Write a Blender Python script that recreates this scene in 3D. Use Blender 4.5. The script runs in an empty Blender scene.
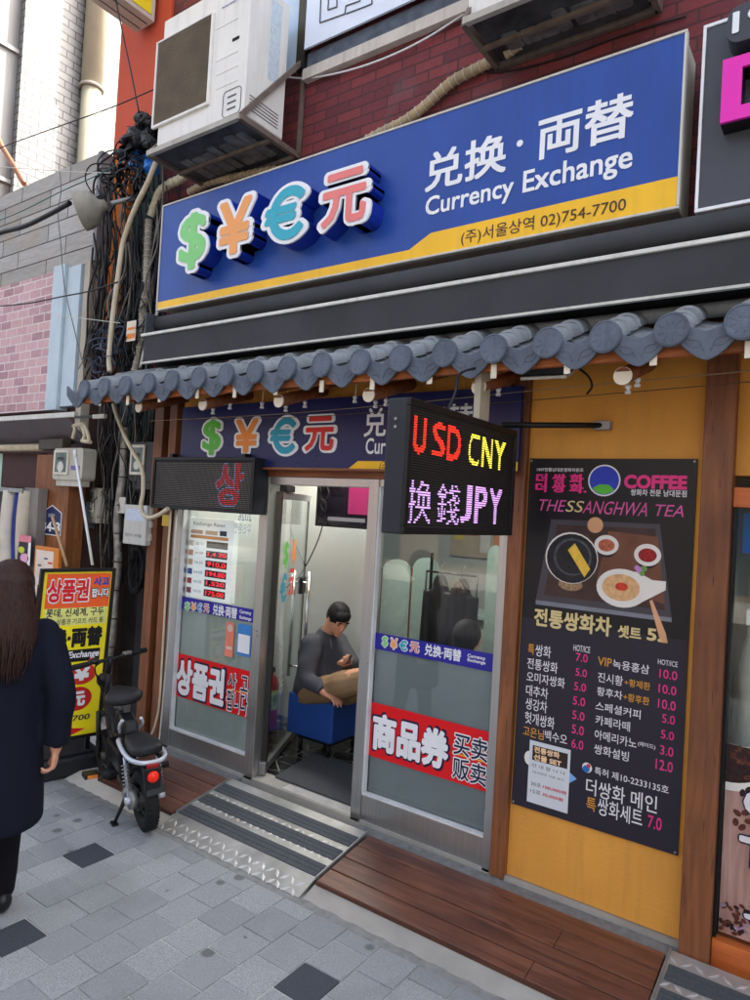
import bpy, bmesh, math, random
from mathutils import Vector, Matrix, Quaternion
from mathutils.bvhtree import BVHTree
from mathutils.geometry import tessellate_polygon
random.seed(11)
S = bpy.context.scene
C = S.collection
PI = math.pi
V = Vector
# ------------------------------------------------------------------ camera
CAM_H, FOC = 1.95, 679.3
yaw, pit, rol = math.radians(-35.375), math.radians(0.986), math.radians(3.329)
fwd = V((math.sin(yaw)*math.cos(pit), math.cos(yaw)*math.cos(pit), math.sin(pit)))
r0 = fwd.cross(V((0, 0, 1))).normalized(); u0 = r0.cross(fwd)
RR = r0*math.cos(rol)+u0*math.sin(rol); UU = -r0*math.sin(rol)+u0*math.cos(rol)
CP = V((0, 0, CAM_H))
cam = bpy.data.cameras.new('camera'); co = bpy.data.objects.new('camera', cam); C.objects.link(co)
co.matrix_world = Matrix(((RR.x, UU.x, -fwd.x, 0), (RR.y, UU.y, -fwd.y, 0), (RR.z, UU.z, -fwd.z, CAM_H), (0, 0, 0, 1)))
cam.sensor_fit = 'VERTICAL'; cam.sensor_height = 36; cam.lens = FOC/1000*36; cam.clip_start = 0.05; cam.clip_end = 500
S.camera = co
# survey of the photograph: where a sight line meets a plane of the place
def ray(px, py): return RR*((px-375)/FOC)-UU*((py-500)/FOC)+fwd
def atY(px, py, y): d = ray(px, py); return d*(y/d.y)+CP
def atX(px, py, x): d = ray(px, py); return d*(x/d.x)+CP
def atZ(px, py, z): d = ray(px, py); return d*((z-CAM_H)/d.z)+CP
class Frame:
    def __init__(s, O, U, W=(0, 0, 1)):
        s.O = V(O); s.U = V(U).normalized(); s.V = V(W).normalized(); s.N = s.U.cross(s.V).normalized()
    def pt(s, u, v, n=0): return s.O+s.U*u+s.V*v+s.N*n
    def uv(s, px, py, n=0):
        d = ray(px, py); o = s.O+s.N*n; t = (o-CP).dot(s.N)/d.dot(s.N); p = CP+d*t-s.O
        return p.dot(s.U), p.dot(s.V)
def FY(y): return Frame((0, y, 0), (1, 0, 0))      # faces the street (-Y)
def FX(x): return Frame((x, 0, 0), (0, 1, 0))      # faces +X
# ------------------------------------------------------------------ materials
def lin(c):
    return tuple(((v/255)/12.92 if v/255 <= .04045 else ((v/255+.055)/1.055)**2.4) for v in c)
def nt(name):
    m = bpy.data.materials.new(name); m.use_nodes = True; t = m.node_tree
    return m, t, t.nodes['Principled BSDF']
def N(t, typ, **k):
    n = t.nodes.new(typ)
    for a, b in k.items():
        if a in n.inputs: n.inputs[a].default_value = b
        else: setattr(n, a, b)
    return n
def vec(t, sc=(1, 1, 1), rot=(0, 0, 0), loc=(0, 0, 0)):
    tc = N(t, 'ShaderNodeTexCoord'); mp = N(t, 'ShaderNodeMapping')
    mp.inputs['Scale'].default_value = sc; mp.inputs['Rotation'].default_value = rot; mp.inputs['Location'].default_value = loc
    t.links.new(tc.outputs['Object'], mp.inputs[0]); return mp.outputs[0]
def mixc(t, fac, a, b, mode='MIX'):
    n = N(t, 'ShaderNodeMix', data_type='RGBA', blend_type=mode)
    for i, v in ((0, fac), (6, a), (7, b)):
        if hasattr(v, 'links'): t.links.new(v, n.inputs[i])
        else: n.inputs[i].default_value = v if i == 0 else (*v[:3], 1)
    return n.outputs[2]
def ramp(t, src, p0, p1):
    n = N(t, 'ShaderNodeMapRange', **{'From Min': p0, 'From Max': p1}); t.links.new(src, n.inputs[0]); return n.outputs[0]
def noise(t, v, scale, det=4, dist=0):
    n = N(t, 'ShaderNodeTexNoise', Scale=scale, Detail=det, Distortion=dist); t.links.new(v, n.inputs['Vector']); return n.outputs['Fac']
def bump(t, b, h, st=.3, d=.01):
    n = N(t, 'ShaderNodeBump', Strength=st, Distance=d); t.links.new(h, n.inputs['Height']); t.links.new(n.outputs[0], b.inputs['Normal'])
MATS = {}
def pm(name, col, rough=.6, metal=0., var=.12, sc=6, bmp=0, bs=60, stretch=(1, 1, 1), dirt=0, emit=0, spec=.35, coat=0):
    """paint-like material: base colour broken up by noise, uneven roughness, optional dirt streaks and bump"""
    if name in MATS: return MATS[name]
    m, t, b = nt(name); c = lin(col) if max(col) > 1 else col
    v = vec(t, stretch); f = noise(t, v, sc, 5)
    lo = tuple(x*(1-var) for x in c); hi = tuple(min(1, x*(1+var)) for x in c)
    o = mixc(t, ramp(t, f, .3, .7), lo, hi)
    if dirt:
        f2 = noise(t, vec(t, (9, 9, .8)), 2.5, 6); o = mixc(t, ramp(t, f2, .5, .85), o, tuple(x*(1-dirt)+.03*dirt for x in c))
    t.links.new(o, b.inputs['Base Color'])
    r = N(t, 'ShaderNodeMapRange', **{'To Min': max(.03, rough-.08), 'To Max': min(1, rough+.1)}); t.links.new(noise(t, vec(t), sc*2.3), r.inputs[0])
    t.links.new(r.outputs[0], b.inputs['Roughness'])
    b.inputs['Metallic'].default_value = metal; b.inputs['Specular IOR Level'].default_value = spec
    if coat: b.inputs['Coat Weight'].default_value = coat
    if bmp: bump(t, b, noise(t, vec(t, stretch), bs, 3), bmp, .004)
    if emit:
        t.links.new(o, b.inputs['Emission Color']); b.inputs['Emission Strength'].default_value = emit
    MATS[name] = m; return m
def wood(name, c1, c2, axis=2, rough=.5, plank=0, coat=0, gr=1.):
    if name in MATS: return MATS[name]
    m, t, b = nt(name); st = [9, 9, 9]; st[axis] = .7
    v = vec(t, st); f = noise(t, v, 3.2*gr, 8, .9); f2 = noise(t, vec(t), 1.6, 4)
    o = mixc(t, ramp(t, f, .32, .68), lin(c1), lin(c2))
    o = mixc(t, ramp(t, f2, .45, .8), o, tuple(x*.55 for x in lin(c1)))
    fs = noise(t, vec(t, [x*1.4 for x in st], loc=(3, 1, 7)), 7, 3)
    o = mixc(t, ramp(t, fs, .62, .75), o, tuple(x*.35 for x in lin(c1)))
    t.links.new(o, b.inputs['Base Color'])
    r = N(t, 'ShaderNodeMapRange', **{'To Min': rough-.15, 'To Max': rough+.2}); t.links.new(f2, r.inputs[0]); t.links.new(r.outputs[0], b.inputs['Roughness'])
    bump(t, b, f, .35, .003)
    if coat: b.inputs['Coat Weight'].default_value = coat; b.inputs['Coat Roughness'].default_value = .25
    MATS[name] = m; return m
def bricks(name, ca, cb, mort, w, h, mw, plane='XZ', rough=.75, off=.5, bias=0, wear=.4, wearcol=(70, 60, 58), bm=.5):
    m, t, b = nt(name); tc = N(t, 'ShaderNodeTexCoord'); sx = N(t, 'ShaderNodeSeparateXYZ'); cx = N(t, 'ShaderNodeCombineXYZ')
    t.links.new(tc.outputs['Object'], sx.inputs[0])
    t.links.new(sx.outputs[plane[0]], cx.inputs[0]); t.links.new(sx.outputs[plane[1]], cx.inputs[1])
    br = N(t, 'ShaderNodeTexBrick', offset=off); br.inputs['Scale'].default_value = 1
    br.inputs['Brick Width'].default_value = w; br.inputs['Row Height'].default_value = h; br.inputs['Mortar Size'].default_value = mw
    br.inputs['Mortar Smooth'].default_value = .15; br.inputs['Bias'].default_value = bias
    for k, c in (('Color1', ca), ('Color2', cb), ('Mortar', mort)): br.inputs[k].default_value = (*lin(c), 1)
    t.links.new(cx.outputs[0], br.inputs['Vector'])
    o = mixc(t, .35, br.outputs['Color'], mixc(t, noise(t, vec(t), 30, 5), (.2, .2, .2), (1, 1, 1)), 'OVERLAY')
    o = mixc(t, ramp(t, noise(t, vec(t, (1.2, 1.2, .6)), 3.1, 7, .4), .58, .72), o, mixc(t, wear, o, lin(wearcol)))
    t.links.new(o, b.inputs['Base Color']); b.inputs['Roughness'].default_value = rough
    inv = N(t, 'ShaderNodeMath', operation='SUBTRACT'); inv.inputs[0].default_value = 1; t.links.new(br.outputs['Fac'], inv.inputs[1])
    ad = N(t, 'ShaderNodeMath', operation='MULTIPLY_ADD'); t.links.new(noise(t, vec(t), 45, 4), ad.inputs[0]); ad.inputs[1].default_value = .35; t.links.new(inv.outputs[0], ad.inputs[2])
    bump(t, b, ad.outputs[0], bm, .006)
    MATS[name] = m; return m
def glassm(name, tint=(.86, .93, .9), ior=1.5, haze=0, hazecol=(.5, .55, .53), gl=.01):
    m, t, b = nt(name); t.nodes.remove(b); out = t.nodes['Material Output']
    tr = N(t, 'ShaderNodeBsdfTransparent', Color=(*tint, 1)); g = N(t, 'ShaderNodeBsdfGlossy', Roughness=gl, Color=(.95, .97, 1, 1))
    fr = N(t, 'ShaderNodeFresnel', IOR=ior); ge = N(t, 'ShaderNodeNewGeometry'); io = N(t, 'ShaderNodeMapRange', **{'To Min': ior, 'To Max': 1/ior}); t.links.new(ge.outputs['Backfacing'], io.inputs[0]); t.links.new(io.outputs[0], fr.inputs[0]); mx = N(t, 'ShaderNodeMixShader')
    base = tr.outputs[0]
    if haze:
        df = N(t, 'ShaderNodeBsdfDiffuse', Color=(*hazecol, 1)); tl = N(t, 'ShaderNodeBsdfTranslucent', Color=(*hazecol, 1))
        md = N(t, 'ShaderNodeMixShader', Fac=.45); t.links.new(df.outputs[0], md.inputs[1]); t.links.new(tl.outputs[0], md.inputs[2])
        mh = N(t, 'ShaderNodeMixShader', Fac=haze); t.links.new(tr.outputs[0], mh.inputs[1]); t.links.new(md.outputs[0], mh.inputs[2]); base = mh.outputs[0]
    t.links.new(fr.outputs[0], mx.inputs[0]); t.links.new(base, mx.inputs[1]); t.links.new(g.outputs[0], mx.inputs[2]); t.links.new(mx.outputs[0], out.inputs[0])
    MATS[name] = m; return m
def emis(name, col, st):
    m, t, b = nt(name); b.inputs['Base Color'].default_value = (*lin(col), 1); b.inputs['Emission Color'].default_value = (*lin(col), 1); b.inputs['Emission Strength'].default_value = st
    MATS[name] = m; return m
# ------------------------------------------------------------------ mesh building
_tc = {}
def text_geo(s, bold=0):
    """flat outline of a text as (x, y, layer) points; bold copies are shifted and lie on layers of their own"""
    k = (s, bold)
    if k in _tc: return _tc[k]
    if s == '€':      # its own outline: an open ring with two slanted bars, each on a layer of its own
        v0 = []; f0 = []; lay = []
        for i in range(25):
            a = math.radians(42+276*i/24)
            for R_ in (.36, .27): v0.append((.42+R_*.92*math.cos(a), .36+R_*1.02*math.sin(a))); lay.append(0)
        f0 = [(2*i, 2*i+2, 2*i+3, 2*i+1) for i in range(24)]
        for q, y in enumerate((.27, .40)):
            o_ = len(v0); v0 += [(.0, y), (.5, y), (.53, y+.065), (.03, y+.065)]; lay += [.3*(q+1)]*4; f0.append((o_, o_+1, o_+2, o_+3))
    else:
        cu = bpy.data.curves.new('t', 'FONT'); cu.body = s; cu.size = 1; cu.resolution_u = 3
        o = bpy.data.objects.new('t', cu); C.objects.link(o); bpy.context.view_layer.update()
        me = bpy.data.meshes.new_from_object(o.evaluated_get(bpy.context.evaluated_depsgraph_get()))
        v0 = [(v.co.x, v.co.y) for v in me.vertices]; f0 = [tuple(p.vertices) for p in me.polygons]
        bpy.data.objects.remove(o); bpy.data.curves.remove(cu); bpy.data.meshes.remove(me)
        lay = [0]*len(v0)
    sh = [(0, 0)]
    if bold:
        n = 4 if bold < .03 else 8 if bold < .05 else 20
        sh += [(bold*math.cos(2*PI*(i+.5)/n), bold*math.sin(2*PI*(i+.5)/n)) for i in range(n)]
    vs = []; fs = []
    for L, (dx, dy) in enumerate(sh):
        o_ = len(vs); vs += [(x+dx, y+dy, L+q) for (x, y), q in zip(v0, lay)]; fs += [tuple(i+o_ for i in f) for f in f0]
    _tc[k] = (vs, fs); return vs, fs
def catmull(P, n=6):
    P = [V(p) for p in P]
    if len(P) < 3: return P
    out = []; Q = [P[0]*2-P[1]]+P+[P[-1]*2-P[-2]]
    for i in range(1, len(Q)-2):
        a, b, c, d = Q[i-1:i+3]
        for k in range(n):
            t = k/n; out.append(.5*((2*b)+(c-a)*t+(2*a-5*b+4*c-d)*t*t+(3*b-a-3*c+d)*t**3))
    return out+[P[-1]]
class MB:
    def __init__(s): s.v = []; s.f = []; s.sm = set()
    def add(s, vs, fs, smooth=False):
        o = len(s.v); s.v += [tuple(x) for x in vs]
        for f in fs:
            if smooth: s.sm.add(len(s.f))
            s.f.append(tuple(i+o for i in f))
        return s
    def hexa(s, c): # 8 corners, bottom 4 then top 4
        return s.add(c, [(3, 2, 1, 0), (4, 5, 6, 7), (0, 1, 5, 4), (1, 2, 6, 5), (2, 3, 7, 6), (3, 0, 4, 7)])
    def box(s, x0, x1, y0, y1, z0, z1):
        return s.hexa([(x0, y0, z0), (x1, y0, z0), (x1, y1, z0), (x0, y1, z0), (x0, y0, z1), (x1, y0, z1), (x1, y1, z1), (x0, y1, z1)])
    def fbox(s, fr, u0, u1, v0, v1, n0, n1):
        return s.hexa([fr.pt(u0, v0, n1), fr.pt(u1, v0, n1), fr.pt(u1, v0, n0), fr.pt(u0, v0, n0), fr.pt(u0, v1, n1), fr.pt(u1, v1, n1), fr.pt(u1, v1, n0), fr.pt(u0, v1, n0)])
    def bar(s, a, b, w, h, up=(0, 0, 1)):
        a = V(a); b = V(b); d = (b-a).normalized(); x = d.cross(V(up))
        if x.length < 1e-4: x = d.cross(V((0, 1, 0)))
        x.normalize(); y = x.cross(d).normalized(); x *= w/2; y *= h/2
        return s.hexa([a-x-y, a+x-y, a+x+y, a-x+y, b-x-y, b+x-y, b+x+y, b-x+y])
    def prism(s, fr, poly, n0, n1):
        k = len(poly); A = [fr.pt(u, v, n1) for u, v in poly]; B = [fr.pt(u, v, n0) for u, v in poly]
        tri = tessellate_polygon([[V((u, v, 0)) for u, v in poly]])
        ar = sum(poly[i][0]*poly[(i+1) % k][1]-poly[(i+1) % k][0]*poly[i][1] for i in range(k))
        fs = []
        for t_ in tri:
            a, b, c = t_; cr = (poly[b][0]-poly[a][0])*(poly[c][1]-poly[a][1])-(poly[b][1]-poly[a][1])*(poly[c][0]-poly[a][0])
            if cr < 0: a, b, c = c, b, a
            fs += [(a, b, c), (c+k, b+k, a+k)]
        for i in range(k):
            j = (i+1) % k; fs.append((i, i+k, j+k, j) if ar > 0 else (j, j+k, i+k, i))
        return s.add(A+B, fs)
    def disc(s, fr, u, v, ru, rv, n0, n1, k=28, a0=0, rot=0):
        cr, sr = math.cos(rot), math.sin(rot)
        pts = []
        for i in range(k):
            a = 2*PI*i/k+a0; x, y = ru*math.cos(a), rv*math.sin(a); pts.append((u+x*cr-y*sr, v+x*sr+y*cr))
        return s.prism(fr, pts, n0, n1)
    def tube(s, P, r, k=7, cap=True, sm=True):
        P = [V(p) for p in P]; R = r if hasattr(r, '__len__') else [r]*len(P); vs = []; fs = []
        d0 = (P[1]-P[0]).normalized(); x = d0.cross(V((.13, .21, 1))).normalized()
        for i, p in enumerate(P):
            d = (P[min(i+1, len(P)-1)]-P[max(i-1, 0)]).normalized(); x = (x-d*x.dot(d)).normalized(); y = d.cross(x)
            for j in range(k): a = 2*PI*j/k; vs.append(p+(x*math.cos(a)+y*math.sin(a))*R[i])
        for i in range(len(P)-1):
            for j in range(k): fs.append((i*k+j, i*k+(j+1) % k, (i+1)*k+(j+1) % k, (i+1)*k+j))
        s.add(vs, fs, sm)
        if cap: o = len(s.v)-len(vs); s.f.append(tuple(o+j for j in range(k))[::-1]); s.f.append(tuple(o+(len(P)-1)*k+j for j in range(k)))
        return s
    def cyl(s, a, b, r, k=20, r2=None): return s.tube([a, b], [r, r2 if r2 is not None else r], k)
    def lathe(s, O, prof, k=24, ax=(0, 0, 1)):
        O = V(O); z = V(ax).normalized(); x = z.orthogonal().normalized(); y = z.cross(x); vs = []; fs = []
        for r, h in prof:
            for j in range(k): a = 2*PI*j/k; vs.append(O+z*h+(x*math.cos(a)+y*math.sin(a))*max(r, 1e-4))
        for i in range(len(prof)-1):
            for j in range(k): fs.append((i*k+j, i*k+(j+1) % k, (i+1)*k+(j+1) % k, (i+1)*k+j))
        return s.add(vs, fs, True)
    def torus(s, O, R, r, ax, k=36, m=10, a0=0, a1=2*PI, ax2=None):
        O = V(O); z = V(ax).normalized(); x = V(ax2).normalized() if ax2 else z.orthogonal().normalized(); y = z.cross(x); full = abs(a1-a0-2*PI) < 1e-3
        P = [O+(x*math.cos(a0+(a1-a0)*i/k)+y*math.sin(a0+(a1-a0)*i/k))*R for i in range(k if full else k+1)]
        vs = []; fs = []
        for p in P:
            d = (p-O).normalized()
            for j in range(m): a = 2*PI*j/m; vs.append(p+(d*math.cos(a)+z*math.sin(a))*r)
        n = len(P)
        for i in range(n if full else n-1):
            for j in range(m): fs.append((i*m+j, ((i+1) % n)*m+j, ((i+1) % n)*m+(j+1) % m, i*m+(j+1) % m))
        return s.add(vs, fs, True)
    def ell(s, c, r, M=None, k=18, m=12):
        c = V(c); r = V(r) if hasattr(r, '__len__') else V((r, r, r)); vs = []; fs = []
        for i in range(m+1):
            ph = PI*i/m
            for j in range(k):
                a = 2*PI*j/k; p = V((r.x*math.sin(ph)*math.cos(a), r.y*math.sin(ph)*math.sin(a), r.z*math.cos(ph)))
                vs.append(c+(M@p if M else p))
        for i in range(m):
            for j in range(k): fs.append((i*k+j, (i+1)*k+j, (i+1)*k+(j+1) % k, i*k+(j+1) % k))
        return s.add(vs, fs, True)
    def loft(s, rings, cap=True, k=24):
        """rings: (centre, xaxis*rx, yaxis*ry[, squareness])"""
        vs = []; fs = []
        for rg in rings:
            c, x, y = V(rg[0]), V(rg[1]), V(rg[2]); e = rg[3] if len(rg) > 3 else 1
            for j in range(k):
                a = 2*PI*j/k; ca, sa = math.cos(a), math.sin(a)
                vs.append(c+x*(abs(ca)**e*(1 if ca > 0 else -1))+y*(abs(sa)**e*(1 if sa > 0 else -1)))
        for i in range(len(rings)-1):
            for j in range(k): fs.append((i*k+j, i*k+(j+1) % k, (i+1)*k+(j+1) % k, (i+1)*k+j))
        s.add(vs, fs, True)
        if cap:
            o = len(s.v)-len(vs); s.f.append(tuple(o+j for j in range(k))[::-1]); s.f.append(tuple(o+(len(rings)-1)*k+j for j in range(k)))
        return s
    def text(s, fr, t, bl, tr, n0=.0, n1=.002, bold=0, skew=0, mirror=False, uvs=False):
        """text fitted into the box between two corners (photo survey points, or u,v when uvs)"""
        vs, fs = text_geo(t, bold)
        if not vs: return s
        if not uvs: bl = fr.uv(*bl, n1); tr = fr.uv(*tr, n1)
        x0 = min(v[0] for v in vs); x1 = max(v[0] for v in vs); y0 = min(v[1] for v in vs); y1 = max(v[1] for v in vs)
        sx = (tr[0]-bl[0])/(x1-x0); sy = (tr[1]-bl[1])/(y1-y0)
        P = []
        for x, y, L in vs:
            u = (x-x0)*sx; w = (y-y0)*sy; u += skew*w
            if mirror: u = (tr[0]-bl[0])-u
            P.append((bl[0]+u, bl[1]+w, L*.00012))
        k = len(P)
        if n1-n0 < .004:
            s.add([fr.pt(u, v, n1+q) for u, v, q in P], fs)
        else:
            A = [fr.pt(u, v, n1-q) for u, v, q in P]; B = [fr.pt(u, v, n0-q) for u, v, q in P]; ed = {}
            for f in fs:
                for i in range(len(f)): ed[(f[i], f[(i+1) % len(f)])] = 1
            side = [(b, a, a+k, b+k) for (a, b) in ed if (b, a) not in ed]
            s.add(A+B, list(fs)+[tuple(i+k for i in f[::-1]) for f in fs]+side)
        return s
    def build(s, name, mat, parent=None, bevel=0, label=None, segs=2, kind=None):
        me = bpy.data.meshes.new(name); me.from_pydata(s.v, [], s.f)
        if s.sm:
            me.polygons.foreach_set('use_smooth', [i in s.sm for i in range(len(s.f))])
        me.update(); me.materials.append(mat)
        o = bpy.data.objects.new(name, me); C.objects.link(o)
        if bevel:
            b = o.modifiers.new('b', 'BEVEL'); b.width = bevel; b.segments = segs; b.limit_method = 'ANGLE'; b.angle_limit = math.radians(40); b.use_clamp_overlap = True
        if parent:
            o.parent = parent
            if parent.type == 'EMPTY': o.matrix_parent_inverse = Matrix.Translation(parent.location).inverted()
        if label: o['label'] = label
        if kind: o['kind'] = kind
        return o
def organic(mb, name, mat, parent=None, vox=.009, smooth=4):
    me = bpy.data.meshes.new('tmp'); me.from_pydata(mb.v, [], mb.f); me.update()
    o = bpy.data.objects.new('tmp', me); C.objects.link(o)
    r = o.modifiers.new('r', 'REMESH'); r.mode = 'VOXEL'; r.voxel_size = vox; r.use_smooth_shade = True
    q = o.modifiers.new('s', 'SMOOTH'); q.iterations = smooth; q.factor = .5
    bpy.context.view_layer.update()
    m2 = bpy.data.meshes.new_from_object(o.evaluated_get(bpy.context.evaluated_depsgraph_get()))
    bpy.data.objects.remove(o); bpy.data.meshes.remove(me)
    m2.materials.clear(); m2.materials.append(mat); m2.polygons.foreach_set('use_smooth', [True]*len(m2.polygons))
    m2.name = name; ob = bpy.data.objects.new(name, m2); C.objects.link(ob)
    if parent:
        ob.parent = parent
        if parent.type == 'EMPTY': ob.matrix_parent_inverse = Matrix.Translation(parent.location).inverted()
    return ob
def wrinkle(o, amp, f=14, fz=5, seed=0.):
    """soft cloth folds: the mesh itself is pushed in and out"""
    for v in o.data.vertices:
        c = v.co; w_ = math.sin(c.x*f+math.sin(c.z*fz+seed)*1.6)+math.sin(c.y*f*1.2+math.sin(c.z*fz*1.4+seed*2)*1.8)+.7*math.sin(c.z*f*1.1+math.sin(c.x*f*.6+seed)*2+c.y*7)
        v.co = c+v.normal*(amp*w_)
    return o
def thing(name, label, cat, loc=(0, 0, 0), group=None):
    o = bpy.data.objects.new(name, None); o.empty_display_size = .1; C.objects.link(o); o.location = loc
    return tag(o, label, cat, group)
def tag(o, label, cat, group=None):
    o['label'] = label; o['category'] = cat
    if group: o['group'] = group
    return o
def struct(o): o['kind'] = 'structure'; return o
def copy_thing(root, loc, label=None):
    r = root.copy(); C.objects.link(r); r.location = loc
    if label: r['label'] = label
    for ch in list(root.children):
        c = ch.copy(); C.objects.link(c); c.parent = r; c.matrix_parent_inverse = ch.matrix_parent_inverse.copy()
        for g in list(ch.children): d = g.copy(); C.objects.link(d); d.parent = c
    return r
def dots(fr, texts, u0, u1, v0, v1, pu, pv, n, size, mode='dot'):
    """LED grid: a small diode wherever the grid falls inside a letter; returns MB per text and the unlit rest"""
    res = []; taken = set()
    nu = int((u1-u0)/pu); nv = int((v1-v0)/pv)
    for (t, bl, tr, bold) in texts:
        vs, fs = text_geo(t, bold); x0 = min(v[0] for v in vs); x1 = max(v[0] for v in vs); y0 = min(v[1] for v in vs); y1 = max(v[1] for v in vs)
        P = [V((bl[0]+(x-x0)/(x1-x0)*(tr[0]-bl[0]), bl[1]+(y-y0)/(y1-y0)*(tr[1]-bl[1]), 0)) for x, y, L in vs]
        tree = BVHTree.FromPolygons(P, fs); mb = MB()
        hit = {(i, j) for i in range(nu) for j in range(nv) if bl[0]-pu < u0+(i+.5)*pu < tr[0]+pu and tree.ray_cast(V((u0+(i+.5)*pu, v0+(j+.5)*pv, 1)), V((0, 0, -1)))[0] is not None}
        if mode == 'line' and 0 < bold < .02:      # no stray one or two diode tips on the round letters
            for (i, j) in list(hit):
                a = i; b = i
                while (a-1, j) in hit: a -= 1
                while (b+1, j) in hit: b += 1
                if b-a < 4 and not ((i, j-1) in hit and (i, j+1) in hit): hit.discard((i, j))
        for i in range(nu):
            for j in range(nv):
                u = u0+(i+.5)*pu; v = v0+(j+.5)*pv
                if (i, j) in hit:
                    taken.add((i, j)); w = size; h = size
                    if mode == 'line': w = pu*.52; h = pv*.3
                    mb.add([fr.pt(u-w, v-h, n), fr.pt(u+w, v-h, n), fr.pt(u+w, v+h, n), fr.pt(u-w, v+h, n)], [(0, 1, 2, 3)])
        res.append(mb)
    off = MB()
    for i in range(nu):
        for j in range(nv):
            if (i, j) in taken: continue
            u = u0+(i+.5)*pu; v = v0+(j+.5)*pv; w = size; h = size
            if mode == 'line': w = pu*.5; h = pv*.16
            off.add([fr.pt(u-w, v-h, n-.001), fr.pt(u+w, v-h, n-.001), fr.pt(u+w, v+h, n-.001), fr.pt(u-w, v+h, n-.001)], [(0, 1, 2, 3)])
    return res, off
# ------------------------------------------------------------------ light
SUN_EL, SUN_AZ = math.radians(40), math.radians(33)     # azimuth from +Y towards +X
w = bpy.data.worlds.new('World'); S.world = w; w.use_nodes = True
bg = w.node_tree.nodes['Background']; sky = w.node_tree.nodes.new('ShaderNodeTexSky'); sky.sky_type = 'NISHITA'; sky.sun_disc = False
sky.sun_elevation = SUN_EL; sky.sun_rotation = SUN_AZ; sky.air_density = .8; sky.dust_density = 6; sky.ozone_density = .6
hs_ = w.node_tree.nodes.new('ShaderNodeHueSaturation'); hs_.inputs['Saturation'].default_value = .55
w.node_tree.links.new(sky.outputs[0], hs_.inputs['Color']); w.node_tree.links.new(hs_.outputs[0], bg.inputs[0]); bg.inputs[1].default_value = .15
sl = bpy.data.lights.new('sun', 'SUN'); sl.energy = 2.1; sl.angle = math.radians(.5); sl.color = (1, .95, .87)
so = bpy.data.objects.new('sun', sl); C.objects.link(so)
sd = V((math.sin(SUN_AZ)*math.cos(SUN_EL), math.cos(SUN_AZ)*math.cos(SUN_EL), math.sin(SUN_EL)))
so.rotation_euler = sd.to_track_quat('Z', 'Y').to_euler()
S.view_settings.view_transform = 'Standard'; S.view_settings.look = 'None'; S.view_settings.gamma = 1; S.view_settings.exposure = 2.32
S.cycles.use_denoising = True; S.cycles.max_bounces = 10; S.cycles.transparent_max_bounces = 24; S.cycles.sample_clamp_indirect = 6
# ------------------------------------------------------------------ shared materials
M_navy = pm('sign_blue', (34, 72, 154), .38, var=.1, dirt=.3, sc=3)
M_yel = pm('sign_yellow', (246, 190, 30), .4, var=.05, dirt=.1)
M_white = pm('white_vinyl', (235, 236, 238), .45, var=.03)
M_alu = pm('brushed_steel', (188, 188, 186), .3, .9, var=.1, sc=3, stretch=(60, 60, .6))
M_alud = pm('dark_steel', (70, 68, 66), .35, .85, var=.15, sc=3)
M_trim = pm('cream_trim', (205, 203, 193), .5, var=.08, dirt=.3)
M_black = pm('black_plastic', (18, 18, 20), .42, var=.2)
M_rub = pm('black_rubber', (22, 22, 23), .75, var=.25, bmp=.3)
M_char = pm('charcoal_panel', (72, 74, 82), .5, var=.06, dirt=.15)
M_dark = pm('dark_void', (24, 23, 24), .8, var=.3)
M_beige = pm('beige_pvc', (205, 192, 165), .5, var=.1, dirt=.25)
M_wood = wood('brown_post_wood', (108, 62, 34), (146, 88, 50), 2, .5, gr=.8)
M_woodx = wood('brown_beam_wood', (112, 58, 28), (150, 84, 42), 0, .5, gr=.8)
M_deck = wood('deck_stained', (84, 50, 38), (124, 78, 58), 0, .34, gr=.9)
M_must = pm('mustard_render', (216, 152, 64), .65, var=.12, sc=1.7, bmp=.4, bs=60, dirt=.16)
M_conc = pm('concrete', (158, 154, 146), .9, var=.14, sc=5, bmp=.6, bs=35)
M_galv = pm('galvanised', (150, 150, 150), .45, .6, var=.15)
M_grey = pm('meter_grey', (190, 186, 172), .5, var=.08, dirt=.3)
# ------------------------------------------------------------------ ground
struct(MB().box(-80, 80, -90, 60, -.32, -.16).build('ground', pm('ground_soil', (95, 92, 88), .9)))
struct(MB().box(-60, 60, -11, -2.4, -.155, -.13).build('road', pm('asphalt', (62, 62, 64), .85, var=.2, sc=20, bmp=.5, bs=120)))
struct(MB().box(-60, 60, -2.4, -2.2, -.155, -.004).build('street_kerb', M_conc))
struct(MB().box(-60, 60, -15, -11, -.155, .0).build('far_pavement', M_conc))
# pavers: real slabs with sandy joints, columns running to the shop front with every second one shifted by half
struct(MB().box(-16, 6, -2.2, 13, -.15, -.0045).build('pavement_bed', pm('joint_sand', (186, 184, 178), .95, var=.15, sc=25)))
m, t, b = nt('granite_paver')
gi = N(t, 'ShaderNodeNewGeometry')
o = mixc(t, gi.outputs['Random Per Island'], lin((126, 131, 134)), lin((164, 168, 169)))
o = mixc(t, ramp(t, noise(t, vec(t), 170, 4), .36, .64), tuple(x*.62 for x in lin((156, 158, 162))), o)
o = mixc(t, ramp(t, noise(t, vec(t), 420, 2), .6, .72), o, lin((196, 198, 200)))
o = mixc(t, ramp(t, noise(t, vec(t), 2.1, 6, .5), .52, .72), o, mixc(t, .4, o, lin((92, 90, 88))))
o = mixc(t, ramp(t, noise(t, vec(t, loc=(5, 2, 0)), 9, 3, .3), .73, .78), o, lin((88, 86, 84)))
vo = N(t, 'ShaderNodeTexVoronoi', Scale=4.2); t.links.new(vec(t, (1, 1, 0)), vo.inputs['Vector'])
o = mixc(t, ramp(t, vo.outputs['Distance'], .15, .1), o, mixc(t, .6, o, lin((52, 50, 48))))
t.links.new(o, b.inputs['Base Color']); b.inputs['Roughness'].default_value = .78
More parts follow.
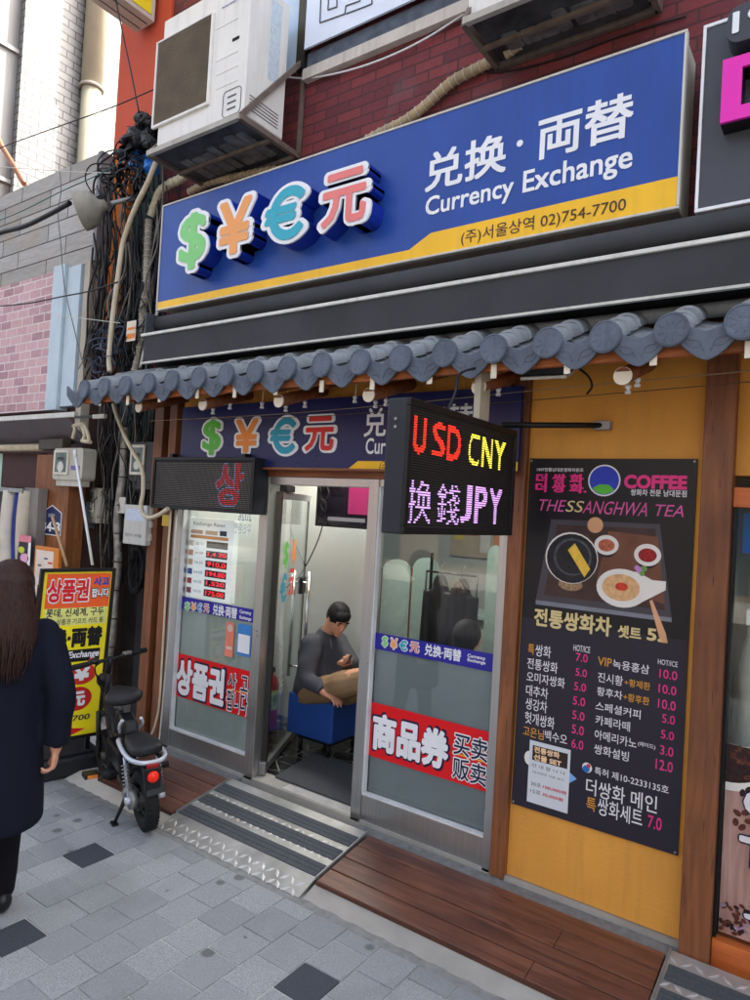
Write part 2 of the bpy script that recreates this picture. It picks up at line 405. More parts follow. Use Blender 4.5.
bump(t, b, noise(t, vec(t), 220, 3), .5, .002)
M_pav = m
M_pdark = pm('black_paver_stone', (62, 66, 74), .7, var=.35, sc=180, bmp=.4, bs=200)
PX, PY = .1955, .2; pv = MB(); darks = MB(); rp = random.Random(4)
for i in range(-60, 42):
    x0 = -2.253+i*PX; off = 0 if i % 2 else .1
    for j in range(-11, 15):
        y0 = .002+j*PY+off+.005; y1 = y0+PY-.0045; x1 = x0+PX-.0045
        if y0 > 2.57: continue
        y1 = min(y1, 2.6)
        dk = any(x0-.02 < a < x1 and y0-.02 < c < y1 for a, c in ((-3.31, 2.2), (-1.77, 2.21), (-2.94, 1.61), (-1.2, 1.0), (-4.4, 1.8), (-.3, 1.9)))
        h = rp.uniform(-.0015, .0015); tx, ty = rp.uniform(-.0012, .0012), rp.uniform(-.0012, .0012)
        # a few slabs are sawn in two
        parts = [(x0, x1)]
        for xa, xb in parts:
            (darks if dk else pv).hexa([(xa, y0, -.02), (xb, y0, -.02), (xb, y1, -.02), (xa, y1, -.02), (xa, y0, h-tx-ty), (xb, y0, h+tx-ty), (xb, y1, h+tx+ty), (xa, y1, h-tx+ty)])
struct(pv.build('pavement', M_pav, bevel=.0022, segs=1)); struct(darks.build('pavement_dark_slabs', M_pdark, bevel=.0022, segs=1))
rg = random.Random(8)
# mortar margin and concrete kerb below the decks
kb = MB().box(-16, 5, 2.6, 2.66, -.02, -.001); struct(kb.build('pavement_margin', pm('mortar', (132, 132, 130), .95, var=.2, sc=18, bmp=.7, bs=60)))
def kerb(x0, x1, top):
    k = MB(); n = 40
    for i in range(n):
        a = x0+(x1-x0)*i/n; c = x0+(x1-x0)*(i+1)/n; ja, jb = math.sin(i*1.7)*.006, math.sin((i+1)*1.7)*.006
        k.hexa([(a, 2.63+ja, -.01), (c, 2.63+jb, -.01), (c, 3.3, -.01), (a, 3.3, -.01), (a, 2.755, top), (c, 2.755, top), (c, 3.3, top), (a, 3.3, top)])
    return k
struct(kerb(-2.185, -.58, .036).build('kerb', M_conc)); struct(kerb(-4.35, -3.32, .036).build('kerb_light', pm('pale_concrete', (186, 182, 172), .9, var=.1, bmp=.5, bs=40)))
struct(MB().box(-4.3, -.5, 3.0, 3.3, -.1, .06).box(-4.3, 3, 3.29, 7.5, -.1, .136).build('threshold_slab', M_conc))
# ------------------------------------------------------------------ decks
def deck(x0, x1, label, seed):
    t_ = thing('wooden_deck', label, 'deck', (x0, 3., .07)); r = random.Random(seed); y = 2.75; n = 4; wdt = (3.2-2.75)/n
    for k in range(n):
        ya = y+k*wdt; yb = ya+wdt-.006; za = .053+.077*(ya-2.75)/.45; zb = .053+.077*(yb-2.75)/.45; q = r.uniform(-.002, .002)
        # boards butted end to end at uneven points
        cuts = [x0]+([x0+(x1-x0)*r.uniform(.55, .85)] if k % 2 == 0 and x1-x0 > 1 else [])+[x1]
        b_ = MB()
        for c0, c1 in zip(cuts, cuts[1:]):
            b_.hexa([(c0+.001, ya, za-.022), (c1-.001, ya, za-.022), (c1-.001, yb, zb-.022), (c0+.001, yb, zb-.022), (c0+.001, ya, za+q), (c1-.001, ya, za+q), (c1-.001, yb, zb+q), (c0+.001, yb, zb+q)])
        b_.build('board', M_deck, t_, bevel=.003)
    MB().box(x0, x1, 2.741, 2.749, .034, .05).build('edge_board', wood('deck_edge', (60, 32, 20), (90, 50, 32), 0, .6), t_)
    return t_
deck(-2.178, -.6, 'long reddish brown wooden deck below the right glass panel and mustard wall', 3)
deck(-4.1, -3.33, 'short brown wooden deck behind the parked electric bike', 5)
struct(MB().box(-2.3, -.5, 3.2, 3.31, .0, .115).box(-4.2, -3.3, 3.2, 3.31, .0, .115).build('wall_footing', pm('grey_footing', (120, 120, 118), .9, var=.2, sc=30, bmp=.8, bs=70)))
# ------------------------------------------------------------------ entrance ramp: checker plate with grip strips
M_check, tt, bb = nt('checker_plate'); bb.inputs['Metallic'].default_value = .55; bb.inputs['Roughness'].default_value = .42
tt.links.new(mixc(tt, ramp(tt, noise(tt, vec(tt), 6, 6), .35, .7), lin((158, 157, 152)), lin((196, 195, 190))), bb.inputs['Base Color'])
M_worn = pm('worn_aluminium', (196, 195, 190), .4, .35, var=.12, sc=14)
M_grip = pm('grip_strip', (74, 78, 82), .8, var=.2, sc=90, bmp=.7, bs=180)
def ramp_plate(name, label, x0, x1, y0, ya, yb, za, zb, strips, ref):
    """short sloped lip y0..ya, then a long plate ya..yb rising za..zb"""
    t_ = thing(name, label, 'ramp', ((x0+x1)/2, y0, 0))
    def zz(y): return .004+(za-.004)*(y-y0)/(ya-y0) if y < ya else za+(zb-za)*(y-ya)/(yb-ya)
    pl = MB()
    for p, q in ((y0, ya), (ya, yb)):
        pl.hexa([(x0, p, zz(p)-.006-.002), (x1, p, zz(p)-.008), (x1, q, zz(q)-.008), (x0, q, zz(q)-.008), (x0, p, zz(p)), (x1, p, zz(p)), (x1, q, zz(q)), (x0, q, zz(q))])
    # raised lozenges of the checker pattern
    step = .052; lz = MB(); ny = int((yb-y0)/step)
    for j in range(ny):
        y = y0+.012+j*step
        if any(a-.006 < y < c+.006 for a, c in strips) or abs(y-ya) < .012: continue
        z = zz(y)
        for i in range(int((x1-x0)/step)):
            x = x0+.018+i*step
            s = 1 if (i+j) % 2 else -1; dx, dy = .021, .021*s; ex, ey = -.008*s, .008
            sl_ = (zz(y+.01)-zz(y-.01))/.02
            q0, q1, q2, q3 = (x-dx, y-dy, z-dy*sl_+.0002), (x+ex, y+ey, z+ey*sl_+.0002), (x+dx, y+dy, z+dy*sl_+.0002), (x-ex, y-ey, z-ey*sl_+.0002); ct_ = (x, y, z+.004); lz.add([q0, q1, q2, q3, ct_], [(1, 0, 4), (2, 1, 4), (3, 2, 4), (0, 3, 4)] if s > 0 else [(1, 0, 4), (2, 1, 4), (3, 2, 4), (0, 3, 4)])
    po_ = pl.build('plate', M_check, t_); lz.build('tread_pattern', M_worn, po_)
    MB().box(x0-.004, x0, y0, yb, 0, .012).bar((x1+.004, ya, za), (x1+.004, yb, zb), .008, .02).bar((x0-.004, ya, za), (x0-.004, yb, zb), .008, .02).build('edging', M_galv, t_)
    for a, c in strips:
        sb = MB(); nr = 3; wd = (c-a)/nr
        for q in range(nr):
            p0 = a+q*wd; p1 = a+(q+1)*wd-.003
            sb.hexa([(x0+.01, p0, zz(p0)+.001), (x1-.01, p0, zz(p0)+.001), (x1-.01, p1, zz(p1)+.001), (x0+.01, p1, zz(p1)+.001), (x0+.01, p0, zz(p0)+.005), (x1-.01, p0, zz(p0)+.005), (x1-.01, p1, zz(p1)+.005), (x0+.01, p1, zz(p1)+.005)])
        sb.build('grip_strip', M_grip, t_)
    return t_
ramp_plate('entrance_ramp', 'silver checker plate ramp with three dark grip strips at the glass door', -3.31, -2.2, 2.64, 2.765, 3.21, .05, .13,
           [(2.772, 2.868), (2.918, 3.008), (3.052, 3.145)], 0)
ramp_plate('step_plate', 'checker plate step with grey grip strips at the cafe door', -.585, 1.2, 2.86, 2.9, 3.24, .085, .125, [(2.92, 3.0), (3.05, 3.15)], 0)
# ------------------------------------------------------------------ buildings of the street
M_brick = bricks('painted_red_brick', (122, 48, 50), (92, 34, 40), (70, 34, 36), .2, .068, .006, wear=.6, wearcol=(92, 72, 78))
M_osf = bricks('far_facade_brick', (118, 104, 90), (98, 86, 76), (84, 80, 76), .4, .12, .01)
YW = 3.4
shop = thing('shop_building', 'dark red brick building with mustard ground floor and brown timber posts', 'building', (-2.5, 3.4, 0))
MB().box(-4.72, 12, YW, 8, 2.72, 7.3).build('brick_wall', M_brick, shop)
pil = MB().box(-5.42, -4.723, YW-.02, 8, 4.9, 7.3); pil.build('red_render_strip', pm('red_orange_render', (196, 80, 52), .75, var=.06, sc=1.5, dirt=.12), shop)
MB().box(-5.41, -5.19, YW+.0, 3.8, 2.8, 4.895).build('orange_pillar', pm('orange_paint', (236, 128, 42), .6, var=.08, dirt=.25), shop)
MB().box(-5.187, -4.725, YW+.05, 3.8, 2.0, 4.895).build('green_pillar', pm('dark_green_paint', (38, 62, 58), .6, var=.15, dirt=.2), shop)
# threshold plate in the doorway
th = struct(MB().box(-2.95, -2.395, 3.225, 3.385, .1, .1425).build('door_threshold', M_check)) if 0 else None
# cream sill band under the upper window, with the window and the white banner behind its dark frame
s_ = MB().box(-3.19, 12, YW-.05, YW+.02, 4.855, 4.93); s_.build('sill_band', pm('cream_stone', (200, 192, 182), .8, var=.1, dirt=.35), shop)
MB().box(-3.17, 6, YW-.03, YW-.003, 4.933, 5.04).build('slate_border', pm('slate_tiles', (84, 92, 104), .7, var=.25, sc=14), shop)
MB().box(-3.25, -3.175, YW-.06, YW-.0, 4.935, 7.1).box(-3.25, -.7, YW-.06, YW-.0, 7.1, 7.18).build('window_frame', M_alud, shop)
MB().box(-3.62, -3.255, YW-.03, YW-.004, 4.97, 7.1).build('pale_blue_panel', pm('pale_blue', (196, 214, 236), .6, var=.04), shop)
bn = MB().box(-3.165, -.8, YW-.075, YW-.06, 5.045, 7.08); ban = tag(bn.build('window_banner', pm('banner_white', (222, 230, 244), .55, var=.03)), 'white banner with thin outline squares above the blue sign', 'banner')
ol = MB(); fb = FY(YW-.077)
for (a, c, d, e) in ((322, 20, 0, 0),):
    for pts in ([(321, -3), (320, 23), (345, 14), (346, 6), (360, 1), (361, -6)], [(329, -6), (328, 10), (337, 7), (337, -2)]):
        P = [fb.uv(*q) for q in pts]
        for (x1, z1), (x2, z2) in zip(P, P[1:]): ol.bar((x1, YW-.078, z1), (x2, YW-.078, z2), .006, .006)
    P = [fb.uv(*q) for q in [(346, 14), (362, 8), (372, 4), (372, -2)]]
    for (x1, z1), (x2, z2) in zip(P, P[1:]): ol.bar((x1, YW-.078, z1), (x2, YW-.078, z2), .006, .006)
ol.build('outline', M_char, ban)
# ground floor walls, posts
MB().box(-1.393, -.563, 3.315, 3.4, .14, 2.95).build('mustard_panel', M_must, shop)
MB().box(-.44, 2.2, 3.33, 3.4, 2.2, 2.95).build('mustard_panel', M_must, shop)
MB().box(-1.475, -1.395, 3.28, 3.42, .12, 2.95).build('post', M_wood, shop, bevel=.004)
MB().box(-.562, -.44, 3.25, 3.42, .1, 2.95).build('post', M_wood, shop, bevel=.004)
MB().box(-4.45, -4.345, 3.27, 3.45, .1, 2.95).build('post', M_wood, shop, bevel=.004)
MB().box(-4.27, -4.186, 3.27, 3.4, .1, 2.95).build('post', M_wood, shop, bevel=.004)
MB().box(-4.345, -4.27, 3.36, 3.4, .1, 2.95).build('panel', wood('dark_panel_wood', (60, 32, 18), (88, 48, 26), 2), shop)
MB().box(-4.16, -1.52, 3.3, 3.39, 2.145, 2.2).build('lintel', M_woodx, shop)
MB().box(-4.16, -1.52, 3.315, 3.39, 2.2, 2.95).build('upper_panel', M_must, shop)
# the room behind the glass
rm = thing('shop_interior', 'pale grey green walls and ceiling inside the exchange shop', 'interior walls', (-3, 5, .14))
M_iw = pm('interior_wall', (200, 206, 204), .6, var=.03)
MB().box(-4.3, -4.25, 3.42, 6.2, .14, 2.7).build('side_wall', M_iw, rm)
MB().box(-1.5, -1.45, 3.42, 6.2, .14, 2.7).build('side_wall', M_iw, rm)
MB().box(-4.25, -1.5, 6.2, 6.25, .14, 2.7).build('rear_wall', M_iw, rm)
MB().box(-4.02, -3.17, 4.42, 4.5, .14, 2.7).build('partition', M_iw, rm)
MB().box(-4.1, -4.03, 4.36, 4.5, .14, 2.7).build('partition_trim', pm('white_trim', (226, 226, 224), .5, var=.02), rm)
MB().box(-4.3, -1.45, 3.42, 6.25, 2.7, 2.715).build('ceiling', pm('ceiling_white', (205, 205, 200), .7, var=.03), rm)
fl, t, b = nt('black_veined_marble'); vv = N(t, 'ShaderNodeTexVoronoi', feature='DISTANCE_TO_EDGE', Scale=5.5); t.links.new(vec(t, (1, 1.3, 1)), vv.inputs['Vector'])
t.links.new(mixc(t, ramp(t, vv.outputs['Distance'], .012, .03), lin((130, 126, 118)), lin((26, 26, 27))), b.inputs['Base Color']); b.inputs['Roughness'].default_value = .25
struct(MB().box(-4.25, -1.5, 3.43, 6.2, .13, .141).build('shop_floor', fl))
lt = thing('added_ceiling_light', 'unseen flat ceiling light panel added to brighten the exchange shop', 'ceiling light', (-3, 4.6, 2.7))  # unseen lamp, added to brighten the room behind the glass
MB().box(-3.75, -2.3, 3.95, 4.25, 2.66, 2.699).build('housing', M_white, lt); MB().box(-3.73, -2.32, 3.97, 4.23, 2.652, 2.659).build('diffuser', emis('added_lamp_glow', (255, 250, 240), 6.5), lt)
# building across the street: what the glass mirrors
ob = thing('opposite_building', 'sunlit beige brick building across the street, seen in the window reflections', 'building', (-2, -15, 0))
MB().box(-30, 26, -24, -15, 0, 9).build('wall', M_osf, ob)
M_gd = pm('window_dark_glass', (50, 62, 72), .12, var=.2)
for i in range(14):
    for j in range(3):
        x = -28+i*3.9; f_ = MB().box(x, x+2.2, -15.05, -14.97, 1.2+j*2.9-(1 if j == 0 else 0), 2.9+j*2.9).build('window', M_gd, ob)
for k, (x, c) in enumerate(((-14, (190, 60, 40)), (-9, (40, 90, 170)), (-4, (230, 190, 60)), (2, (220, 220, 215)), (8, (60, 130, 90)))):
    MB().box(x, x+3.6, -14.6, -14.95, 2.95, 3.7).build('fascia', pm('fascia%d' % k, c, .5), ob)
# ------------------------------------------------------------------ helpers for surveyed shapes
def ubox(fr, n, l, r, t_, b_, cx, cy):
    """u0,u1,v0,v1 of a thing whose left/right/top/bottom were read on its own centre lines"""
    return fr.uv(l, cy, n)[0], fr.uv(r, cy, n)[0], fr.uv(cx, b_, n)[1], fr.uv(cx, t_, n)[1]
def currency(fr, n0, n1, items, parent, cols, edge=.018, side=None, deep=True):
    """$ ¥ € 元: colour face on a white outlined face on blue returns"""
    for (ch, l, r, t_, b_, cx, cy), col in zip(items, cols):
        u0, u1, v0, v1 = ubox(fr, n1, l, r, t_, b_, cx, cy); w_ = u1-u0; h_ = v1-v0
        root = None
        wb = MB().text(fr, ch, (u0, v0), (u1, v1), n0 if not deep else n1-.012, n1, bold=.075, uvs=True)
        root = wb.build('letter_rim', M_white, parent)
        if deep: MB().text(fr, ch, (u0+.002, v0+.002), (u1-.002, v1-.002), n0, n1-.0125, bold=.075, uvs=True).build('letter_return', side, root)
        e = edge*max(h_, .01)/.3*1.0
        MB().text(fr, ch, (u0+w_*.09, v0+h_*.06), (u1-w_*.09, v1-h_*.06), n1+.002, n1+.0025, bold=.03, uvs=True).build('letter_face', col, root)
CG = pm('letter_green', (128, 206, 118), .4, var=.03); CO = pm('letter_orange', (240, 160, 84), .4, var=.03)
CT = pm('letter_teal', (44, 166, 186), .4, var=.03); CR = pm('letter_salmon', (232, 124, 118), .4, var=.03)
CG2 = pm('letter_green_deep', (90, 186, 60), .4); CO2 = pm('letter_orange_deep', (236, 140, 50), .4); CT2 = pm('letter_teal_deep', (38, 150, 180), .4); CR2 = pm('letter_red', (214, 44, 40), .4)
M_ret = pm('letter_return_blue', (22, 52, 158), .4, var=.06)
# ------------------------------------------------------------------ the big sign
f = FY(3.12)
sg = thing('shop_sign', 'long blue and yellow box sign with raised currency symbols below the air conditioner', 'sign', (-2.5, 3.12, 3.34))
X0, X1, Z0, Z1 = -4.312, -.682, 3.347, 4.14
MB().box(X0+.012, X1-.012, 3.128, 3.36, Z0+.012, Z1-.012).build('housing', pm('sign_housing', (190, 186, 176), .5, var=.08, dirt=.35), sg)
fr_ = MB().box(X0, X1, 3.113, 3.15, Z1-.012, Z1).box(X0, X1, 3.113, 3.15, Z0, Z0+.012).box(X0, X0+.012, 3.113, 3.15, Z0+.0125, Z1-.0125).box(X1-.012, X1, 3.113, 3.15, Z0+.0125, Z1-.0125)
fr_.build('frame', M_trim, sg, bevel=.003)
MB().box(X0+.0125, X1-.0125, 3.12, 3.127, Z0+.0125, Z1-.0125).build('face', M_navy, sg)
a = f.uv(409, 250); c = f.uv(431, 233)
yl = [(X0+.013, Z0+.013), (X1-.013, Z0+.013), (X1-.013, f.uv(679, 176)[1]), (c[0], c[1]), (a[0], a[1]), (X0+.013, f.uv(157.3, 302.5)[1])]
MB().prism(f, yl, .0, .0012).build('stripe', M_yel, sg)
lt_ = MB().text(f, '兑换', (424.5, 193), (508, 130), .0012, .003, bold=.028)
lt_.text(f, '両替', (536.7, 161), (635, 89), .0012, .003, bold=.028); u_, v_ = f.uv(520, 143.5); lt_.disc(f, u_, v_, .017, .017, .0012, .003)
lt_.text(f, 'Currency', (424.7, 222), (514.3, 175), .0012, .003, bold=.022).text(f, 'Exchange', (522, 200), (633.3, 143), .0012, .003, bold=.022)
lt_.build('lettering', M_white, sg)
MB().text(f, '(주)서울상역 02)754-7700', (460.7, 246.5), (626.5, 195.5), .0012, .003, bold=.004).build('small_lettering', pm('ink_brown', (70, 52, 40), .5), sg)
currency(f, .0, .13, [('$', 177, 209, 209, 272.5, 193.5, 240.5), ('¥', 215.5, 254.5, 196, 257.5, 235, 226.5), ('€', 261, 309, 184, 244, 285, 213), ('元', 318, 371.5, 167, 228, 345, 198)], sg, (CG, CO, CT, CR), side=M_ret)
# ------------------------------------------------------------------ navy fascia under the eaves
f2 = FY(3.25)
s2 = thing('fascia_sign', 'navy signboard with currency symbols and yellow bottom band under the tiled eave', 'sign', (-2.8, 3.25, 2.2))
MB().box(-4.1, -1.425, 3.252, 3.3, 2.2, 2.64).build('board', pm('deep_navy', (34, 38, 88), .3, var=.06), s2)
q = f2.uv(348, 469); q2 = f2.uv(358, 461); zb = 2.201; za = q[1]
MB().prism(f2, [(-4.1, zb), (-1.425, zb), (-1.425, q2[1]), (q2[0], q2[1]), (q[0], za), (-4.1, za)], 0, .0012).build('stripe', M_yel, s2)
MB().box(-4.1, -1.425, 3.235, 3.3, 2.186, 2.199).build('trim', M_woodx, s2)
lt_ = MB().text(f2, '兑换·両替', (363.5, 437), (474, 403), 0, .0015, bold=.02).text(f2, 'Currency Exchange', (365, 459), (474, 436), 0, .0015, bold=.02)
lt_.build('lettering', M_white, s2)
MB().text(f2, '(주)서울상역 02)754-7700', (379, 474), (470, 461), .0012, .0025).build('small_lettering', pm('ink_brown', (70, 52, 40), .5), s2)
currency(f2, 0, .004, [('$', 201, 223.5, 417, 457.5, 212, 437), ('¥', 233, 260.5, 417, 455, 246.5, 436), ('€', 267.5, 299, 415, 456.5, 283, 435.5), ('元', 302.5, 337.5, 414, 453.5, 320, 434)], s2, (CG2, CO2, CT2, CR2), deep=False)
# ------------------------------------------------------------------ awning folded under the big sign
aw = thing('folded_awning', 'rolled up charcoal shop awning with white front rails', 'awning', (-2.3, 3.1, 3.0))
AX0, AX1 = -4.27, 2.2
M_fab = pm('charcoal_awning_cloth', (64, 65, 68), .85, var=.14, sc=3, bmp=.3, bs=200)
c_ = MB()
n = 60
for i in range(n):       # valance hangs with slight ripples
    xa = AX0+.015+(AX1-AX0-.03)*i/n; xb = AX0+.015+(AX1-AX0-.03)*(i+1)/n
    wa, wb_ = .005*math.sin(i*.9)+.003*math.sin(i*.37), .005*math.sin((i+1)*.9)+.003*math.sin((i+1)*.37)
    c_.hexa([(xa, 3.0+wa, 2.935), (xb, 3.0+wb_, 2.935), (xb, 3.006+wb_, 2.935), (xa, 3.006+wa, 2.935), (xa, 2.985, 3.115), (xb, 2.985, 3.115), (xb, 2.991, 3.115), (xa, 2.991, 3.115)])
c_.build('valance', M_fab, aw)
MB().tube([(AX0+.02, 3.12, 3.235), (AX1, 3.12, 3.235)], .062, 18).build('fabric_roll', M_fab, aw)
MB().box(AX0, AX1, 2.97, 3.0, 3.116, 3.136).build('front_rail', pm('rail_white', (214, 212, 204), .45, var=.08, dirt=.35), aw, bevel=.003)
MB().box(AX0, AX1, 2.99, 3.014, 2.922, 2.934).build('bottom_rail', M_trim, aw)
MB().box(AX0, AX1, 3.09, 3.11, 3.205, 3.222).build('upper_rail', M_trim, aw)
MB().box(AX0, AX0+.012, 3.0, 3.34, 3.0, 3.3).build('end_plate', M_char, aw)
MB().box(AX0+.02, AX1, 3.02, 3.38, 2.94, 2.96).build('underside', M_dark, aw)
tag(MB().box(-4.4, 2.2, 3.15, 3.395, 2.965, 3.06).build('wall_beam', wood('weathered_beam', (70, 58, 48), (104, 88, 74), 0, .8)), 'weathered grey brown beam between the folded awning and roof tiles', 'beam')
# ------------------------------------------------------------------ tiled eave
ev = thing('tiled_eave', 'small korean style eave of slate blue clay tiles above the shopfront', 'eave', (-2.3, 2.9, 2.6))
M_tile = pm('slate_blue_tile', (92, 102, 116), .5, var=.2, sc=9, bmp=.6, bs=60, dirt=.45)
M_barrel = pm('barrel_tile_skylit', (138, 144, 148), .6, var=.2, sc=7, bmp=.4, bs=50, dirt=.4)  # paler than the end tiles: skylight on the tops put into the colour
ZC, YC, PT = 2.712, 2.745, .2485
jr = random.Random(2)
for k in range(-4, 18):
    x = -.362-PT*k; f3 = Frame((x+jr.uniform(-.006, .006), YC, ZC+jr.uniform(-.004, .004)), (1, jr.uniform(-.03, .03), jr.uniform(-.03, .03)))
    d_ = MB().disc(f3, 0, 0, .065, .067, -.02, 0, 30)
    o_ = d_.build('end_tile', M_tile, ev, bevel=.005)
    rl = MB().torus(f3.pt(0, 0, .001), 0.06, .0018, f3.N, 28, 5)
    for q in range(9):  # faint petal relief
        a = 2*PI*q/9; rl.tube([f3.pt(.014*math.cos(a), .014*math.sin(a), .0), f3.pt(.048*math.cos(a), .048*math.sin(a), .001)], [.0005, .0009], 5)
    rl.build('relief', M_tile, o_)
    # convex tiles climbing the slope, overlapping
    bb = MB()
    for s_ in range(3):
        y0 = YC+.02+s_*.125; z0 = ZC-.002+s_*.052; y1 = y0+.14; z1 = z0+.05
        P = []; kk = 12
        vs = []; fs = []
        for (y, z, r_) in ((y0, z0, .068), (y1, z1, .06)):
            for j in range(kk+1):
                a = PI*j/kk; vs.append((x+r_*math.cos(a), y, z+r_*math.sin(a)))
            for j in range(kk+1):
                a = PI*j/kk; vs.append((x+(r_-.012)*math.cos(a), y, z+(r_-.012)*math.sin(a)))
        m_ = kk+1
        for j in range(kk):
            fs.append((j, j+1, 2*m_+j+1, 2*m_+j)); fs.append((m_+j+1, m_+j, 3*m_+j, 3*m_+j+1)); fs.append((j+1, j, m_+j, m_+j+1))
        fs.append((0, 2*m_, 3*m_, m_)); fs.append((kk, m_+kk, 3*m_+kk, 2*m_+kk))
        bb.add(vs, fs)
    bb.build('barrel_tile', M_barrel, ev)
    # pointed drip tile hanging between two discs
    xm = x-PT/2; f4 = Frame((xm+jr.uniform(-.005, .005), YC+.013, ZC+jr.uniform(-.004, .004)), (1, jr.uniform(-.03, .03), jr.uniform(-.02, .02)), (0, -.16, 1))
    L = []
    for i in range(13):
        s = -1+i/6; L.append((s*.105, .02-.035*(1-s*s)+.02*abs(s)))
    for i in range(13):
        s = 1-i/6; L.append((s*.118, -.03-.095*(1-abs(s)**1.55)))
    p_ = MB().prism(f4, L, -.018, 0).build('drip_tile', M_tile, ev, bevel=.004)
    rl = MB()
    for sg_ in (-1, 1):
        rl.tube(catmull([f4.pt(sg_*.012, -.09, .0), f4.pt(sg_*.03, -.05, .001), f4.pt(sg_*.066, -.04, .001), f4.pt(sg_*.08, -.018, 0)], 4), .0014, 5)
        rl.tube(catmull([f4.pt(sg_*.02, -.07, .0), f4.pt(sg_*.05, -.072, .001), f4.pt(sg_*.075, -.052, 0)], 4), .0014, 5)
    rl.build('relief', M_tile, p_)
    tr = MB()      # the concave pan behind it
    for s_ in range(3):
        y0 = YC+.036+s_*.125; z0 = ZC-.012+s_*.052; vs = []; fs = []
        for (y, z) in ((y0, z0), (y0+.14, z0+.05)):
            for j in range(9): s = -1+j/4; vs.append((xm+s*.1, y, z+.03*s*s-.015))
            for j in range(9): s = -1+j/4; vs.append((xm+s*.1, y, z+.03*s*s-.03))
        for j in range(8): fs += [(j, j+1, 18+j+1, 18+j), (9+j+1, 9+j, 27+j, 27+j+1), (j+1, j, 9+j, 9+j+1)]
        tr.add(vs, fs)
    tr.build('pan_tile', M_barrel, ev)
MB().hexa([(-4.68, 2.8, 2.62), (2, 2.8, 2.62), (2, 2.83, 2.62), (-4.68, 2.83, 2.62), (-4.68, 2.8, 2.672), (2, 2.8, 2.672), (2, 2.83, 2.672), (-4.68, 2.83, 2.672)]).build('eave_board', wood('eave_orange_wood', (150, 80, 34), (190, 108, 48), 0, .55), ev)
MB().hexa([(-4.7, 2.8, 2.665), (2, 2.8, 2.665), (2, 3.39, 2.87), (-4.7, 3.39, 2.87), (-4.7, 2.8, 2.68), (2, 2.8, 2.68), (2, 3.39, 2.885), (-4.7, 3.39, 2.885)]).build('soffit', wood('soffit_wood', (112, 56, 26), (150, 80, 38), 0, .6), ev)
MB().tube([(-4.7, 3.18, 2.9), (2, 3.18, 2.9)], .035, 10).build('ridge_tile', M_barrel, ev)
M_cream = pm('cream_end_paint', (226, 216, 194), .6, var=.06)
for (px, py) in ((139, 407), (203, 404.5), (279, 401), (369, 395), (479, 387), (623, 376)):
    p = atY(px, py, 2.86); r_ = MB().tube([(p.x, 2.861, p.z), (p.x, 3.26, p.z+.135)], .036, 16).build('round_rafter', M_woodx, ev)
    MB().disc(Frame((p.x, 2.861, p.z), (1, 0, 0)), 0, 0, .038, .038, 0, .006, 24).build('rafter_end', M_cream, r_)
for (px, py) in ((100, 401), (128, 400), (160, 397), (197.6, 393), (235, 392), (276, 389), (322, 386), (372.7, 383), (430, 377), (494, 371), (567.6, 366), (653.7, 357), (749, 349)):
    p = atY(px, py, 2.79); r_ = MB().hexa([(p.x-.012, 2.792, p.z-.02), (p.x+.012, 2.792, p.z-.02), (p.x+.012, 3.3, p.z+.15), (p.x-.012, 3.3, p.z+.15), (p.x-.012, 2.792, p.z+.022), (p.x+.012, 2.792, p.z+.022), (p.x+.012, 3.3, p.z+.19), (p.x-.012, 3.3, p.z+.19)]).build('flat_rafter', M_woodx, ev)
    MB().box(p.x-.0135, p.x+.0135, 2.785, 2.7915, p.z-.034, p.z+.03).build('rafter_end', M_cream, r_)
fl_ = thing('eave_lamp', 'black floodlight with white lip tucked under the tiled eave above the menu poster', 'lamp', tuple(atY(543, 370, 2.9)))
c = atY(543, 369, 2.9); fq = Frame(c, (1, .1, 0), (0, -.35, 1)); MB().fbox(fq, -.1, .1, -.03, .035, -.14, 0).build('housing', M_black, fl_, bevel=.006); MB().fbox(fq, -.105, .105, -.045, -.031, -.14, .01).build('lip', M_trim, fl_, bevel=.002)
MB().tube([c+V((0, .08, .02)), c+V((0, .1, .12))], .01).build('bracket', M_black, fl_)
MB().tube(catmull([atY(578, 368, 3.0), atY(588, 376, 3.0), atY(592, 386, 3.0), atY(587, 394, 3.02)], 5), .0055, 6).build('lead', M_black, fl_)
# wires and spool insulators strung below the eave
for wi, (pts, lab) in enumerate((([(150, 421), (280, 414), (420, 402), (560, 388), (750, 371)], 'pale thin wire strung along the shopfront, the upper one'),
                   ([(185, 419), (300, 417), (430, 408), (560, 398), (750, 382)], 'pale thin wire strung along the shopfront, the lower one'))):
    P = catmull([atY(a, b, 3.08) for a, b in pts], 6)
    tag(MB().tube(P, .0022, 5).build('service_wire', pm('wire_cream' if wi == 0 else 'wire_brown', (150, 136, 108) if wi == 0 else (90, 66, 44), .5)), lab, 'wire', 'wires strung below the eave')
ins = [(213, 411), (230, 406), (286, 408), (305, 404), (375.5, 404), (386, 402), (484.5, 397), (498.5, 391.5), (628, 389), (637.5, 382), (262, 405), (355, 399)]
for k, (px, py) in enumerate(ins):
    p = atY(px, py, 3.07); i0 = MB().lathe((p.x, p.y, p.z-.022), [(.001, 0), (.013, 0), (.013, .012), (.008, .016), (.008, .022), (.013, .026), (.013, .038), (.001, .038)], 14)
    i0.tube([(p.x, p.y, p.z+.0), (p.x, p.y+.01, 2.74)], .0025, 5)
    tag(i0.build('insulator', M_white), 'small white porcelain spool insulator hanging under the tiled eave', 'insulator', 'white insulators under the eave')
